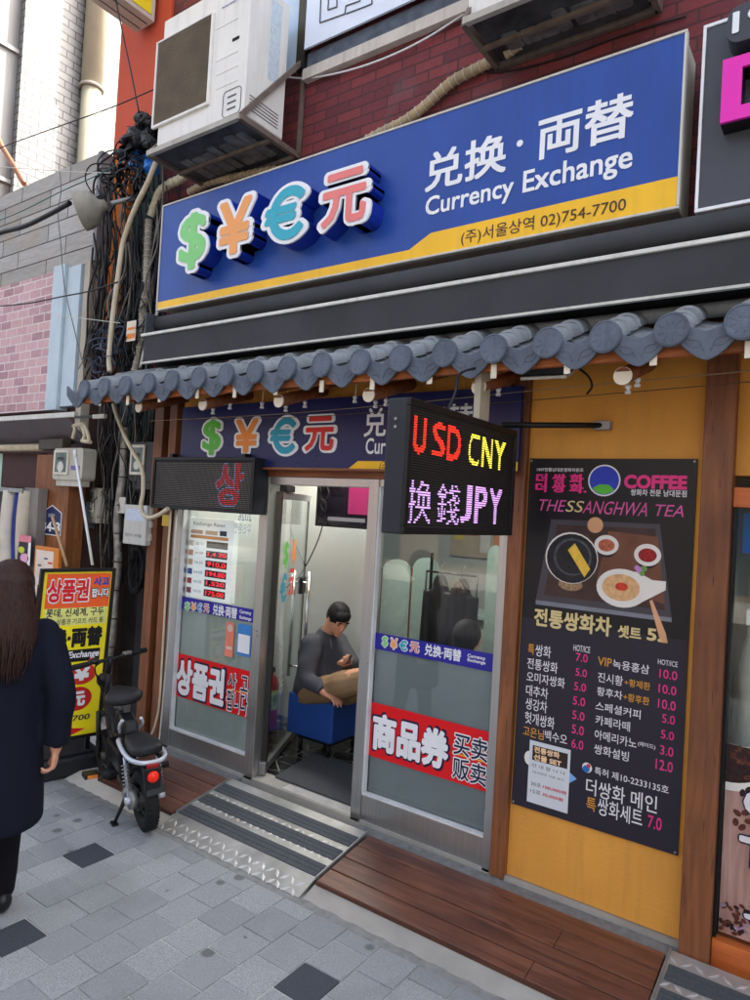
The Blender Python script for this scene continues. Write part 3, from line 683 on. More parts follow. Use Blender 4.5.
# ------------------------------------------------------------------ charcoal cafe sign with raised pink letter
cs = thing('cafe_sign', 'charcoal box sign with raised pink letter to the right of the blue sign', 'sign', (.2, 3.1, 3.3))
MB().box(-.61, 2.4, 3.11, 3.36, 3.31, 4.11).build('housing', M_trim, cs)
MB().box(-.6, 2.4, 3.1, 3.109, 3.32, 4.1).build('face', M_char, cs)
MB().box(-.615, 2.4, 3.094, 3.13, 4.1, 4.115).box(-.615, 2.4, 3.094, 3.13, 3.304, 3.319).box(-.615, -.602, 3.094, 3.13, 3.3195, 4.0995).build('frame', M_white, cs, bevel=.002)
f5 = FY(3.1); g = lambda px, py: f5.uv(px, py, .1)
ul = g(721.5, 90)[0]; ui = g(741.6, 85)[0]; vt = g(722, 60.5)[1]; vb = g(721, 123)[1]; vti = g(742, 66.5)[1]-.0; vbi = g(742, 104.5)[1]; vt2 = g(742, 56)[1]
M_pink = pm('pink_acrylic', (232, 40, 176), .35, var=.03)
def pinkl(poly, nm):
    r_ = MB().prism(f5, poly, .085, .1).build(nm, M_pink, cs); MB().prism(f5, poly, .0, .0845).build('letter_return', M_black, r_)
pinkl([(ul, vb), (ul+.36, vb), (ul+.36, vbi), (ui, vbi), (ui, vti), (ul+.36, vti), (ul+.36, vt), (ul, vt)], 'letter')
pinkl([(ul+.42, vb+.17), (ul+.5, vb+.17), (ul+.5, vb), (ul+.58, vb), (ul+.58, vt), (ul+.5, vt), (ul+.5, vb+.25), (ul+.42, vb+.25)], 'letter')
pl = MB(); a = g(728, 25); 
pp = [(a[0]+.06-.06*math.cos(t_*PI/12), 4.12+.055-.055+.06*math.sin(t_*PI/12)*1 if 0 else 0) for t_ in range(0)]
def rrect(u0, u1, v0, v1, r_, k=5):
    o = []
    for cx, cy, a0 in ((u1-r_, v1-r_, 0), (u0+r_, v1-r_, 90), (u0+r_, v0+r_, 180), (u1-r_, v0+r_, 270)):
        for i in range(k+1): a = math.radians(a0+90*i/k); o.append((cx+r_*math.cos(a), cy+r_*math.sin(a)))
    return o
pa = g(727, 24); pz0 = g(735, 43)[1]
pq = MB().prism(f5, rrect(pa[0], pa[0]+.5, pz0, pz0+.155, .05), .0, .1).build('year_plaque', pm('plaque_grey', (66, 68, 76), .45, var=.05), cs, bevel=.003)
MB().text(f5, '1987', g(732, 35), (g(732, 35)[0]+.3, g(732, 35)[1]+.09), .1, .104, bold=.03, uvs=True).build('lettering', M_white, pq)
# ------------------------------------------------------------------ air conditioners on their angle iron brackets
M_acw = pm('ac_white', (228, 225, 218), .45, var=.05, sc=3, dirt=.22)
M_acg = pm('ac_grille', (120, 106, 88), .7, var=.15)
M_iron = pm('rusty_angle_iron', (120, 106, 96), .6, .3, var=.2, sc=12, dirt=.4)
def ac_unit(label):
    yf = 2.885; fr = FY(yf); x0, x1 = -4.105, -3.235; zt = atY(163.8, 21.5, yf).z; z0 = 4.4
    a_ = thing('air_conditioner', label, 'air conditioner', (-3.67, 3.05, 4.38), 'outdoor air conditioning units')
    MB().box(x0, x1, yf, yf+.36, z0, zt).build('casing', M_acw, a_, bevel=.012, segs=3)
    g0 = fr.uv(154.7, 127); g1 = fr.uv(213.7, 15.4); gx0, gx1, gz0, gz1 = g0[0], g1[0], g0[1], g1[1]
    MB().fbox(fr, gx0, gx1, gz0, gz1, -.004, .003).build('fan_shade', pm('fan_dark', (66, 58, 48), .8, var=.2), a_)
    gr = MB(); nx = 34; nz = 40
    for i in range(nx+1): x = gx0+(gx1-gx0)*i/nx; gr.fbox(fr, x-.0022, x+.0022, gz0, gz1, .006, .009)
    gr.build('grille', M_acg, a_)
    gr = MB()
    for i in range(nz+1): z = gz0+(gz1-gz0)*i/nz; gr.fbox(fr, gx0, gx1, z-.0035, z+.0035, .0095, .013)
    gr.build('grille', M_acg, a_)
    bd = MB().fbox(fr, gx0-.014, gx0, gz0-.02, gz1+.012, 0, .02).fbox(fr, gx1, gx1+.016, gz0-.02, gz1+.012, 0, .02).fbox(fr, gx0, gx1, gz0-.02, gz0, 0, .0195).fbox(fr, gx0, gx1, gz1, gz1+.012, 0, .0195)
    bd.build('grille_frame', M_acw, a_, bevel=.003)
    MB().text(fr, 'SAMSUNG', (222, 9), (246, -6), 0.0005, .0015, bold=.03).build('logo', pm('logo_blue', (40, 60, 140), .4), a_)
    h_ = fr.uv(232.5, 42); k_ = fr.uv(239.5, 35.5); MB().fbox(fr, h_[0], k_[0], h_[1], k_[1], .0, .003).build('handle_slot', M_dark, a_)
    rd = MB()
    for (py0, py1) in ((30, 21), (62, 53), (76, 67), (90, 81)):
        p0 = fr.uv(216, py0); p1 = fr.uv(236, py1); rd.fbox(fr, p0[0], p1[0]+.02, p0[1]-.002, p0[1]+.002, 0, .003)
    rd.build('ridge', M_acw, a_)
    cv = MB(); e0 = fr.uv(222, 121)
    rr_ = rrect(e0[0], x1-.03, z0+.02, z0+.19, .03)
    for (q0, q1) in zip(rr_, rr_[1:]+rr_[:1]): cv.bar(fr.pt(q0[0], q0[1], .001), fr.pt(q1[0], q1[1], .001), .004, .004, up=(0, 1, 0))
    for zz_ in (.06, .1, .14): cv.fbox(fr, e0[0]+.04, e0[0]+.12, z0+zz_, z0+zz_+.012, 0, .0015)
    cv.build('valve_cover', M_char, a_)
    fs_ = FX(x1); st = MB().fbox(fs_, 3.07, 3.17, z0+.33, z0+.86, 0, .001); st.build('label_sheet', pm('label_pale', (196, 208, 216), .5, var=.12, sc=30), a_)
    vt_ = MB()
    for k in range(5): vt_.fbox(fs_, 2.93, 3.19, z0+.05+k*.022, z0+.056+k*.022, 0, .002)
    vt_.build('side_vent', M_char, a_)
    for xx in (x0+.12, x1-.12): MB().box(xx-.03, xx+.03, yf+.02, yf+.34, z0-.028, z0-.002).build('foot', M_rub, a_)
    return a_
ac1 = ac_unit('white outdoor air conditioner with beige grille beside the orange wall')
def ac_bracket(label, x0, x1, yf, yw, z, zt):
    b_ = thing('ac_bracket', label, 'bracket', ((x0+x1)/2, yw, z), 'angle iron brackets under the air conditioners')
    MB().bar((x0, yf, z), (x1, yf, z), .03, .035).build('front_bar', pm('iron_pale', (176, 170, 158), .6, .2, var=.15, dirt=.3), b_)
    for xx in (x0, x1):
        MB().bar((xx, yf, z), (xx, yw, z), .03, .035).build('side_bar', M_iron, b_)
        MB().bar((xx, yw, z), (xx, yw, zt), .03, .02).build('upright', M_iron, b_)
        MB().bar((xx, yf+.01, z+.015), (xx, yw, zt-.03), .026, .03).build('brace', M_iron, b_)
    MB().bar((x0, yw-.005, z), (x1, yw-.005, z), .03, .035).build('back_bar', M_iron, b_)
    MB().bar((x0, (yf+yw)/2, z-.02), (x1, (yf+yw)/2, z-.02), .022, .022).build('cross_bar', M_iron, b_)
    MB().box(x0+.03, x1-.03, yf+.03, yw-.04, z-.002, z+.006).build('drip_tray', pm('stained_tray', (70, 72, 74), .5, .4, var=.6, sc=7), b_)
    dn = MB(); r = random.Random(5)
    for k in range(7):
        xx = x0+.12+k*(x1-x0-.2)/7; dn.prism(Frame((0, 0, z-.003), (1, 0, 0), (0, -1, 0)), rrect(xx, xx+.07+r.uniform(0, .03), -(yw-.1), -(yf+.1+r.uniform(0, .1)), .02), 0, .006)
    dn.build('pressing', pm('tray_pale_metal', (120, 122, 122), .4, .5, var=.4, sc=14), b_)  # pressings in a paler metal tone than the tray
    return b_
zt1 = atY(306, 55, 3.385).z
ac_bracket('angle iron bracket with diagonal braces under the left air conditioner', -4.13, -3.215, 2.84, 3.385, 4.352, zt1)
pbl = atY(498, 67.7, 3.385); pbr = atY(659, 7, 3.385); pfl = atZ(467.7, 21, pbl.z)
ac_bracket('angle iron bracket with mottled drip tray under the right air conditioner', pbl.x, pbr.x, pfl.y, 3.385, pbl.z, pbl.z+.75)
copy_thing(ac1, ((pbl.x+pbr.x)/2, 3.05+pfl.y-2.84, pbl.z+.028), 'white outdoor air conditioner high above the middle of the blue sign')
# ------------------------------------------------------------------ glazed shop front
M_glass = glassm('clear_glass', (.93, .955, .95), 1.5)
M_frost = glassm('frosted_film', (.7, .76, .76), 1.12, .8, (.37, .41, .43), .2)
M_frostl = glassm('frosted_film_pale', (.75, .8, .78), 1.12, .84, (.57, .61, .59), .2)
M_navy2 = pm('strip_blue', (44, 40, 150), .3, var=.04); M_red = pm('strip_red', (222, 22, 30), .3, var=.05)
def stile(t_, x0, x1, z0, z1, y0=3.29, y1=3.375): MB().box(x0, x1, y0, y1, z0, z1).build('stile', M_alu, t_, bevel=.003)
fS = FY(3.325)
def pane(name, label, x0, x1, fl, fr_w, rail_top, film_top, midrail=None):
    t_ = thing(name, label, 'shop window', ((x0+x1)/2, 3.33, .14))
    stile(t_, x0, x0+fl, .12, 2.143); stile(t_, x1-fr_w, x1, .12, 2.143)
    MB().box(x0+fl, x1-fr_w, 3.3, 3.365, .13, rail_top).build('bottom_rail', M_alu, t_, bevel=.003)
    MB().box(x0+fl, x1-fr_w, 3.3, 3.365, 2.1, 2.143).build('top_rail', M_alu, t_, bevel=.002)
    gx0, gx1 = x0+fl, x1-fr_w
    gb = MB().box(gx0, gx0+.012, 3.297, 3.33, rail_top+.0005, 2.0995).box(gx0+.0125, gx1, 3.297, 3.33, rail_top+.0005, rail_top+.012)
    gb.build('glazing_bead', pm('bead_white', (210, 212, 212), .4), t_)
    g_ = MB().box(gx0, gx1, 3.332, 3.34, rail_top, 2.1).build('glass', M_glass, t_)
    MB().box(gx0+.012, gx1, 3.343, 3.3445, rail_top+.01, film_top).build('frosted_film', M_frostl if 'left' in label else M_frost, t_)
    return t_, gx0+.012, gx1
wl, lx0, lx1 = pane('shop_window', 'left glazed panel with exchange rate board and red gift voucher strip', -4.183, -3.206, .1, .079, .262, fS.uv(218, 609)[1])
wr, rx0, rx1 = pane('shop_window', 'right glazed panel with blue currency strip and red voucher strip', -2.385, -1.477, .07, .046, .285, fS.uv(434, 652)[1])
def strip_blue(t_, x0, x1, pts_top, pts_bot, items, txt_bl, txt_tr, en):
    v1 = sum(fS.uv(*p)[1] for p in pts_top)/len(pts_top); v0 = sum(fS.uv(*p)[1] for p in pts_bot)/len(pts_bot)
    s_ = MB().fbox(fS, x0, x1, v0, v1, -.0055, -.0045).build('blue_strip', M_navy2, t_)
    currency(fS, -.0044, -.0035, items, s_ if False else t_, (CG, CO, CT, CR), deep=False)
    h_ = v1-v0
    lb = MB().text(fS, '兑换·両替', txt_bl, txt_tr, -.0044, -.0035, bold=.03)
    lb.text(fS, 'Currency', en[0], en[1], -.0044, -.0035, bold=.03).text(fS, 'Exchange', en[2], en[3], -.0044, -.0035, bold=.03)
    lb.build('lettering', M_white, t_)
# right window strips (survey points from the photograph)
R6 = lambda x, y: (350+x/3.571, 600+y/3.571)
R5 = lambda x, y: (360+x/5, 530+y/5)
strip_blue(wr, rx0-.012, rx1, [R6(88, 118), R6(515, 192)], [R6(70, 172), R6(510, 257)],
           [('$', R5(108, 0)[0], R5(143, 0)[0], 635.5, 648, R5(125, 0)[0], 642), ('¥', R5(150, 0)[0], R5(190, 0)[0], 637.5, 650, R5(170, 0)[0], 644), ('€', R5(196, 0)[0], R5(241, 0)[0], 639.5, 651.5, R5(218, 0)[0], 646), ('元', R5(248, 0)[0], R5(299, 0)[0], 641.5, 653, R5(273, 0)[0], 647.5)],
           R5(322, 625), R5(508, 600), [R5(537, 640), R5(628, 634), R5(537, 660), R5(628, 657)])
strip_blue(wl, lx0-.012, lx1, [(184, 597.5), (252, 608.5)], [(181.5, 609.5), (251, 622)],
           [('$', 184.5, 190.5, 601.5, 611, 187.5, 606), ('¥', 191, 196.5, 602, 611.5, 194, 607), ('€', 197, 202.5, 602.5, 612.5, 200, 608), ('元', 203.5, 209.5, 603.5, 613, 206.5, 608.5)],
           (212.5, 614.5), (237.5, 608), [(239.5, 614), (251.5, 611.5), (239.5, 619.5), (251.5, 617.5)])
def outlined(fr, s, bl, tr, n, t_, col, rim, bold, rb):
    a = fr.uv(*bl, n); b = fr.uv(*tr, n)
    e = (b[1]-a[1])*.06
    MB().text(fr, s, (a[0]-e, a[1]-e), (b[0]+e, b[1]+e), n, n+.0006, bold=rb, uvs=True).build('letter_outline', rim, t_)
    MB().text(fr, s, a, b, n, n+.0032, bold=bold, uvs=True).build('lettering', col, t_)
M_ink = pm('ink_navy', (24, 26, 60), .4)
v1 = (fS.uv(*R6(55, 362))[1]+fS.uv(*R6(502, 470))[1])/2; v0 = (fS.uv(*R6(50, 555))[1]+fS.uv(*R6(492, 683))[1])/2
MB().fbox(fS, rx0-.03, rx1, v0, v1, -.0055, -.0045).build('red_strip', M_red, wr)
outlined(fS, '商品券', R6(78, 530), R6(357, 470), -.0042, wr, M_white, M_ink, .05, .07)
outlined(fS, '买卖', R6(370, 548), R6(495, 502), -.0042, wr, M_ink, M_white, .015, .06)
outlined(fS, '贩卖', R6(366, 632), R6(490, 592), -.0042, wr, M_ink, M_white, .015, .06)
a_ = fS.uv(*R6(364, 546)); b_ = fS.uv(*R6(490, 580)); MB().fbox(fS, a_[0], b_[0], a_[1]-.003, a_[1]+.003, -.004, -.003).build('rule', M_yel, wr)
L3 = lambda x, y: (140+x/3.125, 440+y/3.125)
v1 = (fS.uv(*L3(108, 665))[1]+fS.uv(*L3(345, 722))[1])/2; v0 = (fS.uv(*L3(92, 800))[1]+fS.uv(*L3(335, 862))[1])/2
MB().fbox(fS, lx0-.03, lx1, v0, v1, -.0055, -.0045).build('red_strip', M_red, wl)
outlined(fS, '상품권', L3(112, 790), L3(268, 718), -.0042, wl, M_white, M_ink, .05, .07)
outlined(fS, '사', L3(275, 772), L3(303, 732), -.0042, wl, M_ink, M_white, .02, .06); outlined(fS, '고', L3(315, 782), L3(340, 742), -.0042, wl, M_ink, M_white, .02, .06)
outlined(fS, '팝니다', L3(270, 842), L3(338, 796), -.0042, wl, M_ink, M_white, .02, .06)
a_ = fS.uv(*L3(277, 778)); MB().fbox(fS, a_[0], lx1-.01, a_[1]-.002, a_[1]+.002, -.004, -.003).build('rule', M_yel, wl)
# opening-hours decals on the left glass
T5 = lambda x, y: (170+x/5.56, 500+y/5.56)
def uvbox(fr, a, b, n=0): a = fr.uv(*a, n); b = fr.uv(*b, n); return min(a[0], b[0]), max(a[0], b[0]), min(a[1], b[1]), max(a[1], b[1])
u0, u1, v0, v1 = uvbox(fS, T5(303, 865), T5(358, 685), -.005); st = MB().fbox(fS, u0, u1, v0, v1, -.0055, -.0045).build('orange_sticker', pm('sticker_coral', (236, 132, 108), .5), wl)
MB().disc(fS, (u0+u1)/2, v1-.04, .026, .026, -.0044, -.004).fbox(fS, u0+.012, u1-.012, v0+.05, v0+.07, -.0044, -.004).build('print', pm('print_pale', (220, 196, 184), .5), st)
u0, u1, v0, v1 = uvbox(fS, T5(368, 858), T5(455, 700), -.005); st = MB().fbox(fS, u0, u1, v0, v1, -.0055, -.0045).build('blue_sticker', pm('sticker_blue', (60, 130, 200), .5), wl)
MB().fbox(fS, u0+.01, u1-.01, v0+.02, v1-.07, -.0044, -.004).build('print', M_white, st)
MB().text(fS, '2026', (u0-.06, v1+.71), (u0+.07, v1+.77), -.0044, -.004, bold=.0, uvs=True, mirror=True).text(fS, '무인환전', (u0-.1, v1+.62), (u0+.07, v1+.69), -.0044, -.004, uvs=True, mirror=True).build('back_lettering', pm('pale_blue', (196, 214, 236), .6), wl)
# door: frame head and the glass leaf swung inwards
MB().box(-3.206, -2.385, 3.29, 3.375, 2.092, 2.1435).build('door_head', M_alu, shop, bevel=.003)
dr = thing('glass_door', 'clear glass door swung open into the shop with colourful currency letters', 'door', (-3.19, 3.38, .15))
du = V((-.44, .84, 0)).normalized(); fd = Frame((-3.19, 3.372, 0), du); DL = .87
MB().fbox(fd, 0, .035, .155, 2.05, -.02, .02).build('hinge_stile', M_alud, dr)
MB().fbox(fd, .03, DL, .155, .205, -.018, .018).build('bottom_rail', M_alu, dr, bevel=.003)
MB().fbox(fd, .03, DL, 2.0, 2.05, -.018, .018).build('top_rail', M_alu, dr, bevel=.003)
MB().fbox(fd, .03, DL, .205, 2.0, -.005, .005).build('glass', M_glass, dr)
MB().fbox(fd, -.02, .04, .15, .23, -.022, .022).build('pivot_shoe', M_alu, dr, bevel=.003)
h_ = MB().tube([fd.pt(DL-.09, .62, .06), fd.pt(DL-.09, 1.45, .06)], .014, 12).tube([fd.pt(DL-.09, .7, .06), fd.pt(DL-.09, .7, -.06)], .009, 8).tube([fd.pt(DL-.09, 1.36, .06), fd.pt(DL-.09, 1.36, -.06)], .009, 8)
h_.tube([fd.pt(DL-.09, .62, -.06), fd.pt(DL-.09, 1.45, -.06)], .014, 12)
h_.build('pull_handle', pm('chrome', (205, 205, 205), .12, 1, var=.02), dr)
MB().fbox(fd, DL-.11, DL-.005, 1.27, 1.4, -.02, .02).build('lock_case', M_black, dr, bevel=.003)
MB().fbox(fd, DL-.004, DL+.006, .205, 2.0, -.007, .007).build('edge_seal', M_black, dr)
MB().fbox(fd, .08, .3, 2.052, 2.1, -.02, .03).build('closer', M_black, dr)
for ch, (cx, cy, w_, h_), col in (('$', (286, 555, .13, .2), CG2), ('¥', (294, 552, .12, .19), CO2), ('€', (283.5, 588, .15, .21), CT2), ('元', (291.5, 582, .15, .2), CR2)):
    u, v = fd.uv(cx, cy, .006); MB().text(fd, ch, (u-w_/2, v-h_/2), (u+w_/2, v+h_/2), .006, .007, bold=.04, uvs=True).build('lettering', col, dr)
cl = MB()
for i, ch in enumerate('换钱兑换外币'):
    u, v = fd.uv(281, 622+i*13, .006); cl.text(fd, ch, (u-.05, v-.05), (u+.05, v+.05), .006, .007, bold=.02, uvs=True)
cl.build('lettering', pm('ghost_white', (200, 208, 206), .6), dr)
tag(MB().box(-2.95, -2.395, 3.3, 3.385, .1365, .1425).build('threshold_plate', M_worn), 'narrow bright metal threshold plate in the open doorway', 'threshold plate')
# entrance mat
tag(MB().hexa([(-3.1, 3.4, .1415), (-2.41, 3.4, .1415), (-2.5, 3.95, .1415), (-3.2, 3.92, .1415), (-3.1, 3.4, .15), (-2.41, 3.4, .15), (-2.5, 3.95, .15), (-3.2, 3.92, .15)]).build('door_mat', pm('mat_grey', (70, 72, 76), .95, var=.2, sc=60, bmp=1, bs=200)), 'dark grey entrance mat inside the open glass door', 'mat')
# ------------------------------------------------------------------ exchange rate board inside the left window
fE = FY(3.37)
eb = thing('rate_board', 'white exchange rate board with red number displays behind the left glass', 'display board', (-3.85, 3.37, 1.2))
u0, u1, v0, v1 = uvbox(fE, T5(72, 552), T5(360, 108), 0)
u1 = (fE.uv(*T5(360, 110))[0]+fE.uv(*T5(330, 565))[0])/2; v0 = (fE.uv(*T5(75, 548))[1]+fE.uv(*T5(330, 565))[1])/2; v1 = (fE.uv(*T5(108, 98))[1]+fE.uv(*T5(360, 110))[1])/2; u0 = fE.uv(*T5(82, 330))[0]
MB().fbox(fE, u0, u1, v0, v1, -.05, 0).build('casing', pm('board_white_glow', (244, 246, 244), .4, var=.02, emit=.06), eb, bevel=.004)  # casing given a weak glow so its white looks brighter behind the glass
W_, H_ = u1-u0, v1-v0; B = lambda a, b_, c, d: (u0+W_*a, u0+W_*b_, v0+H_*c, v0+H_*d)
MB().text(fE, 'Exchange Rates', (u0+W_*.15, v0+H_*.895), (u0+W_*.82, v0+H_*.95), 0, .001, uvs=True).build('lettering', M_char, eb)
MB().fbox(fE, *B(.1, .9, .745, .785), 0, .001).build('heading_bar', CO, eb); MB().fbox(fE, *B(.72, .86, .8, .86), 0, .001).build('badge', M_ink, eb)
gl_ = MB()
for k in range(2): gl_.fbox(fE, *B(.1+.32*k, .36+.32*k, .8, .85), 0, .001)
gl_.build('heading_print', pm('print_peach', (230, 190, 160), .5), eb)
fc = [(225, 200, 190), (236, 160, 120), (236, 190, 150), (60, 90, 170), (200, 60, 70), (160, 60, 80)]
for r_ in range(6):
    zc = .68-.118*r_
    MB().fbox(fE, *B(.08, .18, zc-.035, zc+.035), 0, .001).build('flag', pm('flag%d' % r_, fc[r_], .5), eb)
    MB().text(fE, ['USD 미국', 'JPY 일본', 'CNY 중국', 'EUR 유럽', 'HKD 홍콩', 'TWD 대만'][r_], (u0+W_*.22, v0+H_*(zc-.02)), (u0+W_*.4, v0+H_*(zc+.02)), 0, .001, uvs=True).build('lettering', M_char, eb)
    d_ = MB().fbox(fE, *B(.46, .9, zc-.042, zc+.042), 0, .002).build('display', M_black, eb)
    if r_ >= 1: MB().text(fE, ['', '1,4 20', '910.0', '194.80', '1,520', '175.00'][r_], (u0+W_*.5, v0+H_*(zc-.028)), (u0+W_*.88, v0+H_*(zc+.028)), .002, .003, bold=.02, uvs=True).build('digits', emis('led_digit', (220, 30, 50), .35) if 'led_digit' not in MATS else MATS['led_digit'], d_)
# ------------------------------------------------------------------ things in the room
tv = thing('television', 'black television on the ceiling bracket above the seated man', 'television', (-3.3, 4.25, 2.0))
fT = Frame((-3.3, 4.2, 1.98), (1, .12, 0)); MB().fbox(fT, -.24, .34, -.17, .2, -.04, 0).build('casing', M_black, tv, bevel=.005)
MB().fbox(fT, -.22, .32, -.15, .18, 0, .001).build('screen', pm('screen_dark', (26, 22, 34), .12, var=.5, sc=5), tv)
MB().tube([fT.pt(.05, .2, -.02), fT.pt(.05, .71, -.02)], .015).build('ceiling_arm', M_black, tv)
MB().fbox(fT, .06, .3, -.06, .15, .0012, .002).build('picture_glow', emis('tv_magenta', (140, 30, 90), .05), tv); MB().fbox(fT, -.12, .22, -.12, -.09, .0022, .003).build('caption_bar', emis('tv_grey', (120, 120, 130), .05), tv)
cb = MB()
for k, pts in enumerate(([(320, 486), (322, 500), (326, 508), (318, 540), (300, 575), (280, 592)], [(324, 486), (320, 497), (326, 503), (321, 515)], [(327, 486), (329, 496), (321, 505), (325, 512)])):
    cb.tube(catmull([atY(a, b_, 4.15) for a, b_ in pts], 6), .005, 6)
tag(cb.build('tv_cable', M_black), 'loose black cable hanging from the television towards the door', 'cable')
ot = thing('ottoman', 'square dark blue padded stool under the seated man', 'stool', (-3.2, 4.05, .14))
MB().box(-3.42, -2.985, 3.84, 4.3, .27, .57).build('cushion', pm('blue_leatherette', (36, 74, 152), .38, var=.06, bmp=.1, bs=300), ot, bevel=.018, segs=4)
MB().box(-3.36, -3.04, 3.9, 4.24, .235, .27).build('base', M_black, ot)
for x in (-3.34, -3.07):
    for y in (3.92, 4.22): MB().cyl((x, y, .141), (x, y, .236), .018).build('leg', M_black, ot)
o2 = thing('ottoman', 'square blue padded stool seen dimly behind the frosted right glass', 'stool', (-1.9, 3.8, .14))
MB().box(-2.15, -1.62, 3.55, 4.0, .27, .57).build('cushion', MATS['blue_leatherette'], o2, bevel=.018, segs=4)
for x in (-2.1, -1.67):
    for y in (3.6, 3.95): MB().cyl((x, y, .141), (x, y, .271), .018).build('leg', M_black, o2)
ex = thing('fire_extinguisher', 'red fire extinguisher with patterned label behind the open glass door', 'fire extinguisher', (-3.86, 4.1, .141))
MB().lathe((-3.86, 4.1, .141), [(.001, 0), (.075, 0), (.08, .02), (.08, .36), (.06, .41), (.03, .43), (.03, .45), (.001, .45)], 24).build('tank', pm('extinguisher_red', (176, 26, 36), .3), ex)
MB().lathe((-3.86, 4.1, .3), [(.0815, 0), (.0815, .16)], 24).build('label_wrap', pm('label_mix', (176, 190, 120), .5, var=.7, sc=20), ex)
MB().tube(catmull([(-3.86, 4.1, .59), (-3.83, 4.02, .66), (-3.78, 3.98, .58), (-3.77, 4.0, .4)], 6), .012).build('hose', M_black, ex)
MB().box(-3.88, -3.84, 4.02, 4.14, .59, .63).build('lever', M_black, ex)
# arched glass screens with brown dividers, seen through the right window
M_arch = pm('arch_screen', (150, 172, 166), .25, var=.06)
for k, (l, r_, top, yy) in enumerate(((381, 409, 559, 4.6), (411, 437, 557.5, 4.6), (485, 500, 545, 4.9))):
    a = atY(l, 600, yy).x; c = atY(r_, 600, yy).x; zt_ = atY((l+r_)/2, top, yy).z; w_ = c-a; P = [(a, .141), (c, .141)]
    for i in range(13): q = PI*i/12; P.append(((a+c)/2+w_/2*math.cos(q), zt_-.1+.1*math.sin(q)))
    tag(MB().prism(FY(yy), P, -.02, 0).build('arch_screen', M_arch), ('tall round topped pale green screen, the leftmost one in the room', 'tall round topped pale green screen beside the hanging black jacket', 'pale green round topped screen at the right edge of the glass')[k], 'screen', 'round topped screens in the shop')
for k, (px, lab) in enumerate(((379.5, 'brown wooden divider at the left of the round topped screens'), (410.2, 'brown wooden divider between the round topped screens'))):
    x = atY(px, 600, 4.62).x; tag(MB().box(x-.03, x+.03, 4.61, 4.66, .141, atY(px, 568, 4.62).z).build('divider', M_wood), lab, 'divider')
x = atY(429, 600, 4.55).x; tag(MB().box(x-.008, x+.008, 4.55, 4.57, .141, 1.66).build('divider', M_black), 'thin black upright in front of the round topped screens', 'divider')
ct = thing('counter', 'pale service counter with papers and screens at the back of the shop', 'counter', (-2, 5.3, .141))
MB().box(-2.72, -1.55, 5.1, 5.5, .141, 1.12).build('body', pm('counter_grey', (170, 178, 172), .5), ct); MB().box(-2.75, -1.55, 5.05, 5.5, 1.12, 1.15).build('top', M_arch, ct)
mo = thing('monitor', 'black computer monitor standing on the pale service counter', 'monitor', (-2.2, 5.25, 1.15)); MB().box(-2.5, -2.1, 5.22, 5.25, 1.24, 1.5).build('casing', M_black, mo, bevel=.004); MB().box(-2.33, -2.27, 5.2, 5.27, 1.15, 1.24).build('stand', M_black, mo)
bl_ = thing('noticeboard', 'pale noticeboard with papers on the rear shop wall', 'noticeboard', (-2.6, 6.18, 1.6)); MB().box(-3.4, -1.7, 6.16, 6.195, 1.55, 2.2).build('board', pm('wood_pale', (200, 184, 160), .6), bl_)
r = random.Random(12)
for k in range(11):
    x = -3.35+k*.15; z = 1.6+r.random()*.25; MB().box(x, x+.11, 6.15, 6.158, z, z+.16+r.random()*.14).build('paper', pm('paper%d' % k, random.Random(k).choice([(230, 230, 225), (220, 120, 60), (90, 140, 200), (235, 210, 90)]), .6), bl_)
# ------------------------------------------------------------------ projecting LED board
LX = -1.38; fL = FX(LX)
lb_ = thing('led_board', 'square black hanging display reading USD CNY JPY in coloured lights', 'display board', (-1.45, 2.6, 1.87))
xb = atY(387, 470, 2.14).x
Y0, Y1, ZL0, ZL1 = 2.12, 3.1, 1.872, 2.385
MB().box(xb, LX-.003, Y0, Y1, ZL0, ZL1).build('casing', pm('casing_dark', (44, 48, 56), .4, .3, var=.12, dirt=.2), lb_, bevel=.006)
bz = MB().fbox(fL, Y0, Y1, ZL1-.03, ZL1, -.004, .012).fbox(fL, Y0, Y1, ZL0, ZL0+.03, -.004, .012).fbox(fL, Y0, Y0+.03, ZL0+.0305, ZL1-.0305, -.004, .012).fbox(fL, Y1-.03, Y1, ZL0+.0305, ZL1-.0305, -.004, .012)
bz.build('bezel', M_black, lb_, bevel=.003)
MB().fbox(fL, Y0+.03, Y1-.03, ZL0+.03, ZL1-.03, -.003, .001).build('screen', pm('led_black', (14, 14, 15), .6), lb_)
lv = MB(); nz = 46
for i in range(nz+1): z = ZL0+.032+(ZL1-ZL0-.064)*i/nz; lv.fbox(fL, Y0+.03, Y1-.03, z-.0012, z+.0012, .001, .006)
lv.build('louvre', pm('louvre_grey', (64, 62, 58), .6), lb_)
Q5 = lambda x, y: fL.uv(350+x/4.167, 380+y/4.167, .003)
pz = (ZL1-ZL0-.064)/nz
tx = []; grp = []
for word, g_, zb_, zt_, spans in (('USD', 0, Q5(258, 302)[1], Q5(450, 200)[1], ((252, 308), (332, 388), (397, 454))), ('CNY', 1, Q5(490, 352)[1], Q5(640, 255)[1], ((484, 532), (544, 588), (594, 642))), ('换錢', 2, Q5(250, 598)[1], Q5(455, 437)[1], ((243, 345), (368, 462))), ('JPY', 3, Q5(480, 592)[1], Q5(630, 455)[1], ((468, 512), (526, 576), (584, 638)))):
    for ch, (xa, xc) in zip(word, spans): tx.append((ch, (Q5(xa, 400)[0], zb_), (Q5(xc, 400)[0], zt_), 0 if g_ == 2 else .03 if ch == 'U' else .018 if ch in 'SC' else .024)); grp.append(g_)
on_, off = dots(fL, tx, Y0+.03, Y1-.03, ZL0+.032+pz*0, ZL1-.032, pz*.72, pz, .0045, .003, 'line')
on = [MB() for _ in range(4)]
for mb, g_ in zip(on_, grp): on[g_].add(mb.v, mb.f)
